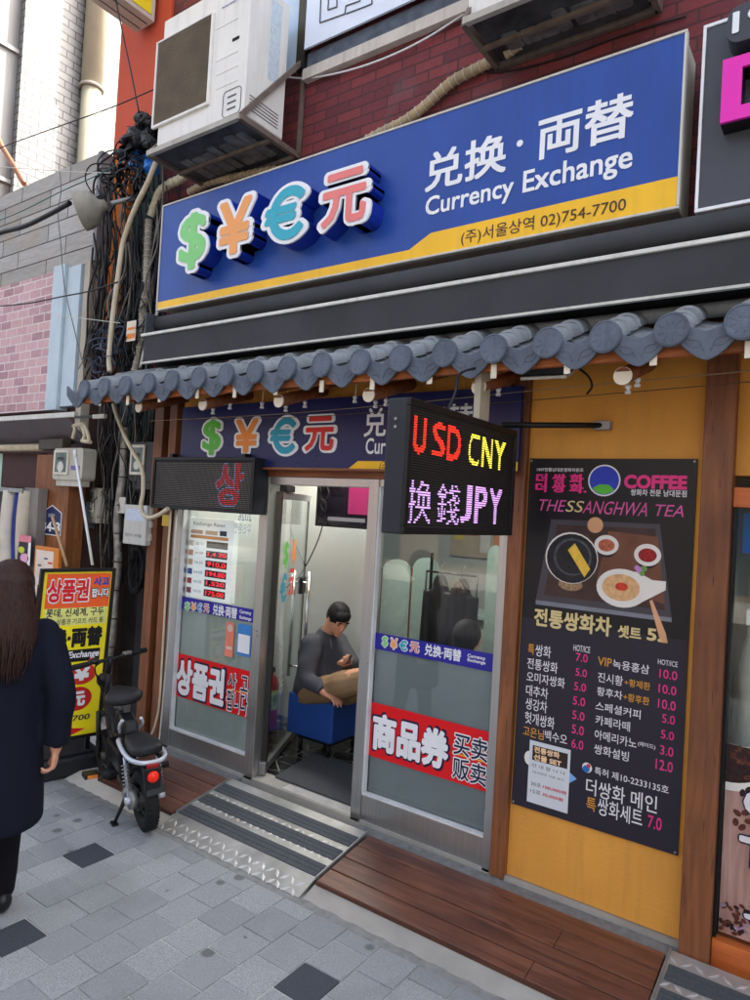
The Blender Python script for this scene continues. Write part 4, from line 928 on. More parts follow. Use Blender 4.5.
for mb, nm, col, st in zip(on, ('lit_letters_red', 'lit_letters_yellow', 'lit_letters_violet', 'lit_letters_violet'), ((255, 46, 26), (250, 236, 70), (214, 170, 240), (222, 170, 246)), (1.0, 1.0, .75, .8)):
    mb.build(nm, MATS.get('em%s' % (col,)) or emis('em%s' % (col,), col, st*.27), lb_)
MB().box(xb+.0, LX-.06, 2.82, 2.92, ZL1+.001, 2.64).build('hanger', pm('hanger_beige', (170, 160, 140), .5), lb_)
for zz in (.02, .05): MB().cyl((LX-.05, Y0-.004, ZL1-zz-.06), (LX-.05, Y0, ZL1-zz-.06), .006, 10).build('bolt', M_galv, lb_)
p0 = atY(606, 426, 3.31); p1 = V((LX-.04, Y1-.08, ZL1+.02))
MB().tube([p1, (p0.x, 3.29, p0.z)], .014, 10).build('stay', M_black, lb_)
MB().box(p0.x-.05, p0.x+.03, 3.27, 3.3145, p0.z-.022, p0.z+.022).build('stay_clamp', M_galv, lb_, bevel=.004)
pk = MB().tube(catmull([(LX-.05, 2.5, ZL1), (LX-.04, 2.55, ZL1+.1), (LX-.1, 2.7, 2.6), (LX-.02, 2.85, 2.66)], 6), .006, 6)
tag(pk.build('power_cable', M_black), 'thin black cable looping from the hanging display up to the eave', 'cable')
# ------------------------------------------------------------------ long LED board over the left window
fM = FY(3.17)
sb = thing('led_strip_board', 'wide dark scrolling display with a red and blue character over the left window', 'display board', (-3.8, 3.2, 1.88))
SX0, SX1, SZ0, SZ1 = -4.285, -3.225, 1.885, 2.26
MB().box(SX0, SX1, 3.173, 3.285, SZ0, SZ1).build('casing', MATS['casing_dark'], sb, bevel=.006)
bz = MB().fbox(fM, SX0, SX1, SZ1-.022, SZ1, -.003, .01).fbox(fM, SX0, SX1, SZ0, SZ0+.022, -.003, .01).fbox(fM, SX0, SX0+.022, SZ0+.0225, SZ1-.0225, -.003, .01).fbox(fM, SX1-.022, SX1, SZ0+.0225, SZ1-.0225, -.003, .01)
bz.build('bezel', M_black, sb, bevel=.002)
MB().fbox(fM, SX0+.022, SX1-.022, SZ0+.022, SZ1-.022, -.003, .001).build('screen', MATS['led_black'], sb)
c0 = fM.uv(213, 500, .003); c1 = fM.uv(246, 463, .003); d0 = fM.uv(253, 470, .003)
P_ = .0125
on, off = dots(fM, [('상', (c0[0]+.02, SZ0+.045), (c1[0]-.01, SZ1-.035), .035), ('상', (c0[0]+.008, SZ0+.036), (c1[0]-.002, SZ1-.026), .06)], SX0+.026, SX1-.026, SZ0+.026, SZ1-.026, P_, P_, .003, .0026)
on[0].build('lit_character', emis('led_red', (206, 46, 44), .22), sb)
# the halo ring: dots of the fat character that are not part of the thin one
kill = {tuple(round(c, 5) for c in on[0].v[i]) for i in range(0, len(on[0].v), 4)}
ring = MB()
for i in range(0, len(on[1].v), 4):
    if tuple(round(c, 5) for c in on[1].v[i]) not in kill: ring.add(on[1].v[i:i+4], [(0, 1, 2, 3)])
ring.build('lit_outline', emis('led_blue', (150, 160, 205), .16), sb)
off.build('diodes', pm('diode_grey', (132, 122, 112), .5), sb)
for x in (SX0+.15, SX1-.15): MB().box(x-.015, x+.015, 3.2, 3.25, SZ1, SZ1+.03).build('bracket', M_black, sb)
# ------------------------------------------------------------------ menu poster
fP = FY(3.302)
mn = thing('menu_board', 'tall black menu poster with a tea tray photo and price list on the mustard wall', 'menu board', (-.98, 3.305, .5))
MX0, MX1, MZ0, MZ1 = -1.382, -.59, .506, 2.27
MB().box(MX0, MX1, 3.3025, 3.3145, MZ0, MZ1).build('panel', pm('menu_black', (24, 21, 26), .35, var=.1), mn)
MB().fbox(fP, MX0, MX1, MZ0, 1.455, -.0004, .0004).build('price_field', pm('menu_plum', (40, 36, 48), .35, var=.06), mn)
A7 = lambda x, y: (500+x/3.409, 440+y/3.409)
A8 = lambda x, y: (500+x/3.409, 630+y/3.409)
def TX(A, L, name, mat, bold=0, n=.0006, par=mn, skew=0):
    mb = MB()
    for s, a, b in L: mb.text(fP, s, A(*a), A(*b), n-.0004, n, bold=bold, skew=skew)
    return mb.build(name, mat, par)
MP = pm('menu_pink', (226, 50, 130), .4, var=.02); MW = pm('menu_white', (224, 220, 222), .4, var=.02); MO = pm('menu_amber', (214, 150, 50), .4, var=.02); MC = pm('menu_gold', (216, 196, 140), .4, var=.02)
TX(A7, [('더 쌍 화', (122, 147), (287, 116)), ('더 쌍 화.', (120, 177), (297, 149)), ('COFFEE', (422, 165), (640, 121))], 'brand_lettering', MP, .05)
TX(A7, [('1997전통남대문쌍화차원조', (126, 107), (285, 96)), ('쌍화차 전문 남대문점', (445, 189), (637, 172))], 'small_lettering', MW, .02)
TX(A7, [('THE', (125, 240), (218, 205)), ('ANGHWA', (280, 250), (503, 214)), ('TEA', (520, 258), (628, 223))], 'title_lettering', pm('menu_rose', (206, 84, 150), .4), .0, skew=.25)
TX(A7, [('SS', (222, 244), (280, 208))], 'title_lettering', MC, .0, skew=.25)
TX(A7, [('전통쌍화차', (115, 632), (382, 606)), ('셋트', (400, 672), (483, 640)), ('5.', (500, 682), (552, 647))], 'set_lettering', MC, .035, n=.004)
def pd(A, cx, cy, rx, ry, n0, n1, mat, name, par=mn, k=26):
    c = fP.uv(*A(cx, cy)); e = fP.uv(*A(cx+rx, cy+ry*0)); g_ = fP.uv(*A(cx, cy-ry)); return MB().disc(fP, c[0], c[1], abs(e[0]-c[0]), abs(g_[1]-c[1]), n0, n1, k).build(name, mat, par)
def pp_(A, pts, n0, n1, mat, name, par=mn): return MB().prism(fP, [fP.uv(*A(*p)) for p in pts], n0, n1).build(name, mat, par)
pd(A7, 355, 138, 56, 54, 0, .0006, MW, 'emblem_rim'); pd(A7, 355, 138, 51, 49, .0006, .001, pm('emblem_blue', (40, 60, 180), .4), 'emblem')
c = fP.uv(*A7(353, 188)); rr = abs(fP.uv(*A7(404, 138))[0]-fP.uv(*A7(355, 138))[0]); cc = fP.uv(*A7(355, 138))
MB().prism(fP, [(cc[0]+rr*.98*math.cos(math.radians(a)), cc[1]+rr*.98*math.sin(math.radians(a))) for a in range(215, 326, 8)]+[(cc[0]+rr*.35, cc[1]-rr*.3), (cc[0]-rr*.3, cc[1]-rr*.28)], .001, .0014).build('emblem_hill', pm('emblem_green', (90, 180, 60), .4), mn)
# tray picture, printed flat
WH = pm('print_white', (226, 222, 214), .4, var=.05)
tray_ = pp_(A7, [(122, 545), (585, 606), (545, 287), (175, 270)], 0, .0006, pm('print_tray', (70, 66, 72), .35, var=.1), 'tray_picture')
pp_(A7, [(122, 545), (122, 560), (585, 621), (585, 606)][::1], 0, .0006, pm('print_tray_edge', (120, 124, 134), .35), 'tray_edge')
pp_(A7, [(150, 528), (562, 580), (530, 303), (195, 288)], .0006, .0009, pm('print_tray_in', (66, 46, 42), .35, var=.25, sc=12), 'tray_floor')
pp_(A7, [(330, 480), (562, 560), (538, 330), (370, 310)], .0009, .0012, pm('print_tray_warm', (112, 70, 52), .35, var=.25, sc=10), 'tray_floor')
pd(A7, 240, 492, 42, 22, .0012, .0014, pm('print_nuts', (150, 120, 90), .5, var=.5, sc=80), 'nuts'); pd(A7, 243, 402, 92, 88, .0014, .0017, WH, 'bowl_rim'); pd(A7, 244, 404, 88, 84, .0017, .002, pm('print_bowl_dark', (28, 28, 34), .3, var=.5, sc=20), 'bowl')
pd(A7, 247, 398, 66, 64, .002, .0023, pm('print_bowl_mid', (70, 74, 84), .3, var=.5, sc=30), 'bowl_ring'); pd(A7, 248, 400, 58, 57, .0023, .0026, MATS['print_bowl_dark'], 'tea')
pp_(A7, [(232, 375), (288, 468), (308, 440), (256, 352)], .0026, .0029, pm('print_ribbon', (232, 190, 70), .4, var=.15, sc=30), 'ribbon')
pd(A7, 325, 322, 24, 20, .0012, .0014, pm('print_cup', (60, 40, 34), .4), 'egg_cup'); pd(A7, 325, 290, 27, 27, .0014, .0017, pm('print_egg', (214, 160, 116), .4, var=.08), 'egg')
for (cx, cy, rx, ry, c_) in ((363, 358, 42, 34, (176, 96, 66)), (503, 392, 47, 38, (150, 30, 34))):
    pd(A7, cx, cy+8, rx*.9, ry, .0012, .0014, pm('print_shadow', (30, 22, 22), .5), 'dish_base'); pd(A7, cx, cy, rx, ry, .0014, .0017, WH, 'dish'); pd(A7, cx, cy+1, rx*.68, ry*.62, .0017, .002, pm('print_fill%d' % cx, c_, .5, var=.4, sc=60), 'dish_filling')
pp_(A7, [(400, 560), (470, 560), (565, 512), (566, 482), (520, 478), (470, 450), (400, 445)], .002, .0023, WH, 'bowl_handle')
pd(A7, 415, 505, 90, 66, .0023, .0026, WH, 'soup_bowl'); pd(A7, 412, 503, 66, 46, .0026, .0029, pm('print_soup', (216, 170, 120), .4, var=.2, sc=40), 'soup'); pd(A7, 415, 500, 22, 14, .0029, .0032, pm('print_garnish', (196, 60, 40), .5, var=.5, sc=90), 'garnish')
for i, (cx, cy, q) in enumerate(((478, 445, 12), (492, 438, 10), (468, 436, 9), (485, 455, 9))): pd(A7, cx, cy, q, q, .0026+.0002*i, .0028+.0002*i, pm('print_flower%d' % (i % 2), ((190, 130, 200), (110, 150, 80))[i % 2], .5), 'flower')
pp_(A7, [(510, 548), (548, 690), (572, 692), (566, 660), (520, 545)], .0029, .0032, pm('print_spoon', (214, 160, 120), .4), 'spoon')
TX(A8, [('쌍화', (120, 88), (175, 57)), ('전통쌍화', (92, 130), (198, 112)), ('오미자쌍화', (90, 174), (222, 165)), ('대추차', (88, 222), (165, 200)), ('생강차', (86, 268), (162, 245)), ('헛개쌍화', (84, 316), (187, 299)), ('백수오', (152, 374), (230, 358)),
        ('HOT/ICE', (250, 70), (308, 58)), ('녹용홍삼', (384, 130), (510, 120)), ('HOT/ICE', (538, 116), (606, 109)), ('진시황', (333, 176), (420, 158)), ('황후차', (330, 222), (418, 209)), ('스페셜커피', (325, 272), (480, 274)),
        ('카페라떼', (325, 321), (444, 314)), ('아메리카노', (322, 371), (466, 371)), ('(에이드)', (470, 396), (530, 392)), ('쌍화설빙', (320, 420), (440, 416)), ('특허 제10-2233135호', (322, 492), (576, 532)), ('더쌍화 메인', (292, 558), (537, 569)), ('쌍화세트', (332, 628), (487, 614))], 'menu_lettering', MW, .008)
TX(A8, [('특', (95, 81), (118, 50)), ('고은님', (78, 358), (150, 342)), ('VIP', (333, 119), (382, 98)), ('+황제환', (424, 190), (513, 180)), ('+황후환', (420, 240), (510, 230)), ('특', (293, 612), (328, 577))], 'menu_lettering', MO, .008)
TX(A8, [('7.0', (258, 105), (300, 84)), ('5.0', (257, 155), (297, 136)), ('5.0', (252, 204), (294, 184)), ('5.0', (248, 253), (291, 233)), ('5.0', (246, 302), (289, 282)), ('5.0', (244, 351), (287, 330)), ('6.0', (243, 400), (285, 379)),
        ('10.0', (543, 162), (605, 142)), ('10.0', (540, 213), (602, 194)), ('10.0', (538, 265), (600, 245)), ('5.0', (552, 315), (597, 294)), ('5.0', (548, 368), (594, 349)), ('3.0', (545, 423), (592, 402)), ('12.0', (530, 473), (590, 452)), ('7.0', (503, 672), (552, 643))], 'price_lettering', MP, .008)
pd(A8, 297, 469, 17, 17, .0006, .001, WH, 'patent_mark'); pd(A8, 294, 473, 12, 12, .001, .0014, pm('mark_blue', (40, 110, 190), .4), 'patent_mark'); pd(A8, 302, 463, 7, 7, .0014, .0018, pm('mark_red', (200, 60, 70), .4), 'patent_mark')
pd(A8, 100, 436, 17, 24, .0006, .001, WH, 'torn_sticker'); pp_(A8, [(232, 480), (232, 524), (262, 508)], .0006, .001, pm('arrow_blue', (120, 170, 220), .4), 'arrow')
fPp = fP; u0 = (fP.uv(*A8(103, 378))[0]+fP.uv(*A8(91, 582))[0])/2; u1 = (fP.uv(*A8(240, 405))[0]+fP.uv(*A8(232, 628))[0])/2; v1 = fP.uv(*A8(170, 391))[1]; v0 = fP.uv(*A8(160, 604))[1]
no = MB().fbox(fP, u0, u1, v0, v1, .001, .0022).build('taped_notice', pm('notice_paper', (206, 210, 214), .5, var=.04), mn)
W_, H_ = u1-u0, v1-v0
MB().fbox(fP, u0+W_*.08, u1-W_*.06, v0+H_*.69, v0+H_*.93, .0022, .0028).build('header', pm('notice_header', (50, 34, 28), .5), no)
MB().text(fP, '전통쌍화', (u0+W_*.12, v0+H_*.82), (u0+W_*.75, v0+H_*.92), .0028, .0034, bold=.04, uvs=True).text(fP, '선물 SET', (u0+W_*.12, v0+H_*.7), (u0+W_*.8, v0+H_*.8), .0028, .0034, bold=.04, uvs=True).build('lettering', pm('notice_peach', (238, 200, 160), .5), no)
MB().text(fP, '안 내 합 니 다', (u0+W_*.08, v0+H_*.58), (u0+W_*.9, v0+H_*.64), .0022, .0028, uvs=True).text(fP, '(정성담은 선물 SET)', (u0+W_*.1, v0+H_*.48), (u0+W_*.88, v0+H_*.52), .0022, .0028, uvs=True).text(fP, '30포', (u0+W_*.08, v0+H_*.28), (u0+W_*.34, v0+H_*.34), .0022, .0028, uvs=True).text(fP, '15포', (u0+W_*.08, v0+H_*.16), (u0+W_*.34, v0+H_*.22), .0022, .0028, uvs=True).build('lettering', M_char, no)
MB().text(fP, '100,000원', (u0+W_*.38, v0+H_*.28), (u0+W_*.95, v0+H_*.34), .0022, .0028, bold=.02, uvs=True).text(fP, '35,000원', (u0+W_*.38, v0+H_*.16), (u0+W_*.88, v0+H_*.22), .0022, .0028, bold=.02, uvs=True).build('price_lettering', pm('notice_red', (206, 40, 60), .5), no)
for (x, z) in ((MX0+.01, MZ0+.012), (MX1-.012, MZ0+.012), (MX0+.01, MZ1-.012), (MX1-.012, MZ1-.012)): MB().disc(fP, x, z, .005, .005, .0, .003, 12).build('pin', M_galv, mn)
# ------------------------------------------------------------------ cafe front at the right edge
cf = thing('cafe_window', 'cafe window with coffee bean poster film and orange timber rails', 'shop window', (.2, 3.33, .1))
M_or = wood('orange_rail_wood', (176, 84, 34), (206, 110, 50), 0, .45)
MB().box(-.438, 2.2, 3.28, 3.37, 2.06, 2.145).build('head_rail', M_or, cf, bevel=.003)
MB().box(-.438, 2.2, 3.28, 3.37, .1, .215).build('bottom_rail', M_or, cf, bevel=.003)
MB().box(-.4375, -.425, 3.3, 3.36, .2155, 2.0595).build('black_stile', M_black, cf); MB().box(1.4, 1.5, 3.29, 3.36, .2155, 2.0595).build('timber_stile', M_or, cf)
MB().box(-.425, 1.4, 3.33, 3.337, .215, 2.06).build('glass', M_glass, cf)
fG = FY(3.326)
fm, t, b = nt('bean_wood_print'); v = vec(t, (7, 7, .6)); o = mixc(t, ramp(t, noise(t, v, 4, 6, .5), .3, .7), lin((196, 160, 148)), lin((146, 104, 92))); t.links.new(o, b.inputs['Base Color']); b.inputs['Roughness'].default_value = .3
film = MB().fbox(fG, -.42, 1.395, .235, 1.04, -.0015, -.0005).build('poster_film', fm, cf)
MBean = pm('print_bean', (92, 48, 36), .35, var=.45, sc=50); MBean2 = pm('print_bean_dark', (48, 26, 24), .3, var=.5, sc=60); MBean3 = pm('print_bean_glint', (150, 128, 150), .35, var=.5, sc=50)
r = random.Random(9); b1 = MB(); b2 = MB(); b3 = MB()
MB().disc(fG, -.36, 1.035, .23, .16, -.0004, .0, 36, PI, 0) if 0 else None
P = [(-.42, .93)]+[(-.42+.22*math.sin(math.radians(a)), 1.04-.2*math.cos(math.radians(a))) for a in range(0, 91, 10)]+[(-.42, 1.04)]
MB().prism(fG, [(-.42, .84)]+P[2:], -.0004, .0).build('printed_bowl', WH, film)
MB().prism(fG, [(-.42, .875)]+[(-.42+.19*math.sin(math.radians(a)), 1.04-.165*math.cos(math.radians(a))) for a in range(8, 91, 8)]+[(-.42, 1.04)], .0, .0004).build('printed_bowl_fill', MBean2, film)
for k in range(150):
    if k < 50: x = -.41+.17*r.random(); z = 1.03-.11*r.random()*(1-(x+.42)/.2)
    elif k < 100: x = -.36+.5*r.random(); z = .8+.22*r.random()-(x+.3)*.1; 
    else: x = -.36+1.6*r.random(); z = .82+.2*r.random()
    (b1 if k % 2 else b2).disc(fG, x, z, .017, .011, .0004+k*3e-6, .0008+k*3e-6, 10, 0, r.random()*3)
for k in range(12): b1.disc(fG, -.38+.1*r.random(), .64+.13*r.random(), .018, .012, .0004+k*3e-6, .0008+k*3e-6, 10, 0, r.random()*3)
for k in range(520):
    x = -.415+1.8*r.random(); z = .24+.11*r.random()**1.3+(.03 if x < -.3 else 0)*r.random(); (b3 if k % 3 == 0 else b2 if k % 3 == 1 else b1).disc(fG, x, z, .012, .008, .0014+k*3e-6, .0018+k*3e-6, 8, 0, r.random()*3)
b1.build('printed_beans', MBean, film); b2.build('printed_beans', MBean2, film); b3.build('printed_beans', MBean3, film)
cu = fG.uv(743, 816, .002)
for s_, (a, z0, z1, w_) in (('COFFEE', (cu[0], cu[1], cu[1]+.13, .75)), ('TEA', (cu[0]-.01, cu[1]-.21, cu[1]-.08, .36)), ('JUICE', (cu[0]+.02, cu[1]-.42, cu[1]-.29, .6))):
    MB().text(fG, s_, (a-.006, z0-.006), (a+w_+.006, z1+.006), .002, .0023, bold=.07, uvs=True).build('letter_outline', M_ink, film)
    MB().text(fG, s_, (a, z0), (a+w_, z1), .002, .0042, bold=.035, uvs=True).build('lettering', MW, film)
ci = thing('cafe_interior', 'dim cafe room with pale walls behind the coffee poster window', 'interior walls', (.5, 5, .14))
M_ci = pm('cafe_wall', (150, 140, 122), .7)
MB().box(-.5, -.45, 3.42, 6, .14, 2.3).build('side_wall', M_ci, ci); MB().box(1.5, 1.55, 3.42, 6, .14, 2.3).build('side_wall', M_ci, ci); MB().box(-.45, 1.5, 5.95, 6, .14, 2.3).build('rear_wall', M_ci, ci); MB().box(-.5, 1.55, 3.42, 6, 2.3, 2.33).build('ceiling', M_ci, ci)
bt = thing('water_dispenser', 'tall white bottle shape standing behind the cafe glass above the poster', 'dispenser', (-.38, 3.6, .14))
MB().lathe((-.36, 3.58, .14), [(.001, 0), (.06, 0), (.06, 1.2), (.05, 1.28), (.035, 1.34), (.035, 1.38), (.001, 1.39)], 20).build('body', M_trim, bt)
MB().box(-.395, -.325, 3.545, 3.615, 1.53, 1.6).build('cap', M_white, bt)
tag(MB().box(-.42, 1.2, 3.5, 3.52, 1.86, 2.04).build('blue_pelmet', pm('pelmet_blue', (30, 110, 200), .5)), 'bright blue strip hanging inside the top of the cafe glass', 'pelmet')
# ------------------------------------------------------------------ white tiled building beyond the neighbour
wb = thing('tiled_building', 'tall sunlit white tiled building with a cream downpipe behind the plank fascia', 'building', (-9, 6, 0))
M_tiles = bricks('white_wall_tiles', (130, 129, 125), (118, 117, 114), (44, 44, 44), .21, .105, .008, plane='YZ', off=.5, wear=.0, wearcol=(180, 178, 170), rough=.45, bm=.2)
MB().box(-22, -9, 4.25, 18, -.1, 15).build('wall', M_tiles, wb)
MB().box(-22, -9.1, 2.6, 4.245, 3.0, 15).build('grey_bay', pm('bay_grey', (128, 128, 126), .5, var=.1, sc=1.2, dirt=.2), wb)
for z in (4.4, 5.9, 7.6, 9.4): MB().box(-9.099, -9.06, 2.6, 4.24, z, z+.05).build('bay_ledge', pm('ledge', (150, 150, 148), .6), wb)
pp = MB().tube([(-8.9, 5.16, 0), (-8.9, 5.16, 7.6)], .13, 18).tube([(-8.9, 5.16, 7.6), (-8.9, 5.16, 15)], .145, 18)
pp.build('downpipe', pm('cream_pipe', (168, 162, 140), .45, var=.05, dirt=.15), wb)
for z in (4.6, 7.6, 10.6): MB().torus((-8.9, 5.16, z), .15, .02, (0, 0, 1)).build('pipe_collar', pm('collar_grey', (170, 166, 156), .5), wb)
# ------------------------------------------------------------------ neighbouring shop
nb = thing('neighbour_building', 'low shop with weathered grey plank fascia and pink brick cladding beside the cable bundle', 'building', (-7, 3.4, 0))
YN = 3.3
m, t, b = nt('weathered_planks'); tc = N(t, 'ShaderNodeTexCoord'); sx = N(t, 'ShaderNodeSeparateXYZ'); cx = N(t, 'ShaderNodeCombineXYZ'); t.links.new(tc.outputs['Object'], sx.inputs[0]); t.links.new(sx.outputs['X'], cx.inputs[0]); t.links.new(sx.outputs['Z'], cx.inputs[1])
br = N(t, 'ShaderNodeTexBrick', offset=.37); 
for k, v_ in (('Scale', 1), ('Brick Width', .85), ('Row Height', .165), ('Mortar Size', .006), ('Bias', 0)): br.inputs[k].default_value = v_
for k, c in (('Color1', (182, 180, 176)), ('Color2', (148, 144, 136)), ('Mortar', (60, 56, 52))): br.inputs[k].default_value = (*lin(c), 1)
t.links.new(cx.outputs[0], br.inputs['Vector'])
o = mixc(t, .5, br.outputs['Color'], mixc(t, noise(t, vec(t, (1.2, 1, 14)), 5, 8, .6), (.15, .14, .13), (.9, .9, .9)), 'OVERLAY')
o = mixc(t, ramp(t, noise(t, vec(t), 2.4, 5), .55, .75), o, mixc(t, .5, o, lin((176, 142, 96)))); t.links.new(o, b.inputs['Base Color']); b.inputs['Roughness'].default_value = .8
bump(t, b, noise(t, vec(t, (1.2, 1, 14)), 6, 6), .5, .004); M_plank = m
MB().box(-9, -5.5, YN, YN+.12, 3.98, 4.935).build('plank_fascia', M_plank, nb)
MB().box(-5.499, -5.45, YN-.01, YN+.35, 3.98, 4.94).build('fascia_end', pm('fascia_end_grey', (128, 128, 130), .7, var=.2, dirt=.3), nb)
MB().box(-9, -5.5, YN+.125, 7, 3.9, 4.9).box(-9, -5.47, YN+.06, 7, 0, 3.9).build('wall', pm('neighbour_wall', (84, 62, 56), .8, var=.2, dirt=.3), nb)
M_pink = bricks('pink_cladding', (206, 166, 168), (152, 112, 120), (226, 214, 210), .2, .082, .006, off=.43, bias=-.25, wear=.25, wearcol=(190, 150, 150), bm=.8)
MB().box(-9, -6.02, YN-.02, YN+.05, 2.7, 3.975).build('brick_cladding', M_pink, nb)
M_pb = pm('pale_blue_board', (190, 206, 214), .5, var=.05, dirt=.12)
MB().box(-6.015, -5.83, YN-.06, YN+.05, 2.69, 4.0).build('blue_board', M_pb, nb, bevel=.003); MB().box(-5.826, -5.62, YN-.03, YN+.05, 2.72, 3.97).build('blue_board', M_pb, nb, bevel=.003)
MB().box(-5.56, -5.48, YN-.03, YN+.05, 2.4, 3.975).build('corner_trim', pm('trim_beige', (176, 166, 150), .6, var=.12, dirt=.35), nb)
MB().box(-9, -6.55, YN+.0, YN+.055, 0, 2.3).build('shutter', pm('shutter_dim', (60, 56, 54), .6, var=.2), nb)
pa = atY(6, 470, 3.28); pb_ = atY(46, 470, 3.28)
MB().box(pa.x, pb_.x, 3.24, 3.295, atY(25, 488, 3.28).z, 2.3).build('maroon_board', pm('maroon', (62, 24, 26), .6, var=.12), nb)
MB().box(-7.6, pa.x-.005, 3.25, 3.295, atY(3, 489, 3.28).z, 2.3).build('pale_green_pane', pm('pane_green', (176, 206, 190), .4, var=.08), nb)
pw0 = atY(36, 560, 3.2).x; pw1 = atY(71, 540, 3.2).x
MB().box(pw0, pw1, 3.15, 3.3, 0, 2.28).build('timber_panel', wood('stained_timber', (122, 70, 36), (160, 102, 58), 2, .6), nb)
pg0 = atY(27, 560, 3.12).x; pg1 = atY(41, 560, 3.12).x
MB().box(pg0, pg1, 3.06, 3.14, 0, atY(33, 488, 3.1).z).build('grey_post', pm('post_grey', (128, 122, 116), .6, var=.15, dirt=.3), nb)
np_ = thing('number_plate', 'small navy house number plate reading 34 on stained timber panel', 'number plate', (atY(52, 520, 3.14).x, 3.14, 1.7))
fN = FY(3.146); q = [fN.uv(*p) for p in ((41.5, 534), (60.5, 538.5), (63.5, 514), (52.5, 505), (44, 511))]
MB().prism(fN, [(q[0][0]-.004, q[0][1]), (q[1][0], q[0][1]), (q[1][0], (q[2][1]+q[4][1])/2), ((q[0][0]+q[1][0])/2, q[3][1]), (q[0][0]-.004, (q[2][1]+q[4][1])/2)], 0, .004).build('rim', M_white, np_)
e_ = .008; MB().prism(fN, [(q[0][0]-.004+e_, q[0][1]+e_), (q[1][0]-e_, q[0][1]+e_), (q[1][0]-e_, (q[2][1]+q[4][1])/2-e_/2), ((q[0][0]+q[1][0])/2, q[3][1]-e_), (q[0][0]-.004+e_, (q[2][1]+q[4][1])/2-e_/2)], .004, .005).build('plate', pm('plate_navy', (38, 44, 84), .4), np_)
uu = (q[0][0]+q[1][0])/2; MB().text(fN, '34-3', (q[0][0]+.012, q[0][1]+.03), (q[1][0]-.012, q[0][1]+.115), .005, .006, bold=.03, uvs=True).text(fN, '남대문로', (uu-.05, q[0][1]+.155), (uu+.05, q[0][1]+.185), .005, .006, uvs=True).build('lettering', M_white, np_)
# its awning: white front rail, grey cloth, cream tube and a cast arm bracket
na = thing('shop_awning', 'half folded grey awning with white front rail over the neighbouring shop', 'awning', (-6.5, 3.1, 2.5))
f_ = 2.95; P0 = atY(0, 419.5, f_); P1 = atY(76, 415, f_)
MB().box(-9, P1.x, f_-.015, f_+.015, P0.z-.018, P0.z+.022).build('front_rail', M_trim, na, bevel=.003)
MB().box(P1.x+.002, P1.x+.25, f_-.01, f_+.01, P0.z-.03, P0.z-.012).build('rail_tip', M_black, na); MB().box(P1.x+.25, P1.x+.4, f_-.015, f_+.01, P0.z-.04, P0.z-.01).build('rail_end', M_trim, na)
zc = P0.z-.02
MB().hexa([(-9, f_, zc-.0), (P1.x-.1, f_, zc), (P1.x-.35, 3.28, zc-.17), (-9, 3.28, zc-.17), (-9, f_, zc+.01), (P1.x-.1, f_, zc+.01), (P1.x-.35, 3.28, zc-.16), (-9, 3.28, zc-.16)]).build('cloth', pm('awning_grey', (118, 112, 118), .8, var=.06), na)
a = atY(0, 448, 3.15); c = atY(42, 441.5, 3.15); MB().tube([(-9, 3.15, a.z), (c.x, 3.15, a.z)], .032, 14).build('roller_tube', M_beige, na)
MB().box(c.x, c.x+.38, 3.12, 3.2, a.z-.02, a.z+.07).build('gear_box', pm('gear_dark', (76, 70, 62), .6, var=.3, dirt=.3), na, bevel=.006)
fA = FY(3.02); K = lambda x, y: fA.uv(60+x/7.5, 400+y/7.5)
br = MB()
for pts, r_ in (([(95, 290), (110, 230), (115, 195), (140, 175)], .014), ([(170, 315), (185, 260), (165, 200), (140, 175)], .014), ([(220, 310), (205, 240), (175, 180)], .014), ([(165, 305), (228, 315)], .016), ([(100, 195), (185, 178)], .016)):
    br.tube(catmull([fA.pt(*K(*p)) for p in pts], 5), r_, 8)
br.build('arm_bracket', M_beige, na)
tag(MB().tube([atY(75.5, 456, 3.0), atY(92.5, 565, 2.98)], .0105, 8).tube([atY(75, 450, 3.0), atY(75.5, 458, 3.0)], .014, 8).build('crank_rod', M_white), 'long thin white awning crank rod hanging down behind the yellow banner', 'rod')
tag(MB().tube([atY(52.5, 517, 3.0), atY(67, 566, 2.95)], .012, 8).build('wooden_stick', pm('stick_wood', (186, 150, 112), .6, var=.1)), 'pale wooden stick leaning across the house number plate', 'stick')
for k, (l, r_, mt, lb) in enumerate(((3, 11, pm('roll_cream', (206, 198, 182), .6, var=.12, dirt=.4), 'upright cream roll of cloth, the left one under the neighbouring awning'), (12.5, 17, pm('roll_blue', (36, 52, 128), .6, var=.2, bmp=.6), 'upright blue roll between two cream rolls'), (18, 25, pm('roll_cream2', (196, 184, 164), .6, var=.14, dirt=.4), 'upright cream roll of cloth beside the grey post'))):
    x0 = atY(l, 560, 3.05).x; x1 = atY(r_, 560, 3.05).x; zt_ = atY((l+r_)/2+6, 491, 3.05).z; rr = (x1-x0)/2; P = [((x0+x1)/2+.008*math.sin(i*1.3), 3.05+.008*math.cos(i*2.1), .0+zt_*i/9) for i in range(10)]
    tag(MB().tube(catmull(P, 3), rr, 12).build('cloth_roll', mt), lb, 'roll', 'upright rolls of cloth')
tag(MB().box(-7.6, atY(28, 490, 3.05).x, 3.0, 3.02, atY(10, 492, 3.0).z, atY(10, 489, 3.0).z+.01).build('hanging_rail', M_galv), 'thin metal rail above the upright cloth rolls', 'rail')
def card(name, label, cat, pts, y, build):
    f_ = FY(y); uv = [f_.uv(*p) for p in pts]; u0 = min(u[0] for u in uv); u1 = max(u[0] for u in uv); v0 = min(u[1] for u in uv); v1 = max(u[1] for u in uv)
    t_ = thing(name, label, cat, (u0, y, v0)); build(f_, t_, u0, u1, v0, v1); return t_
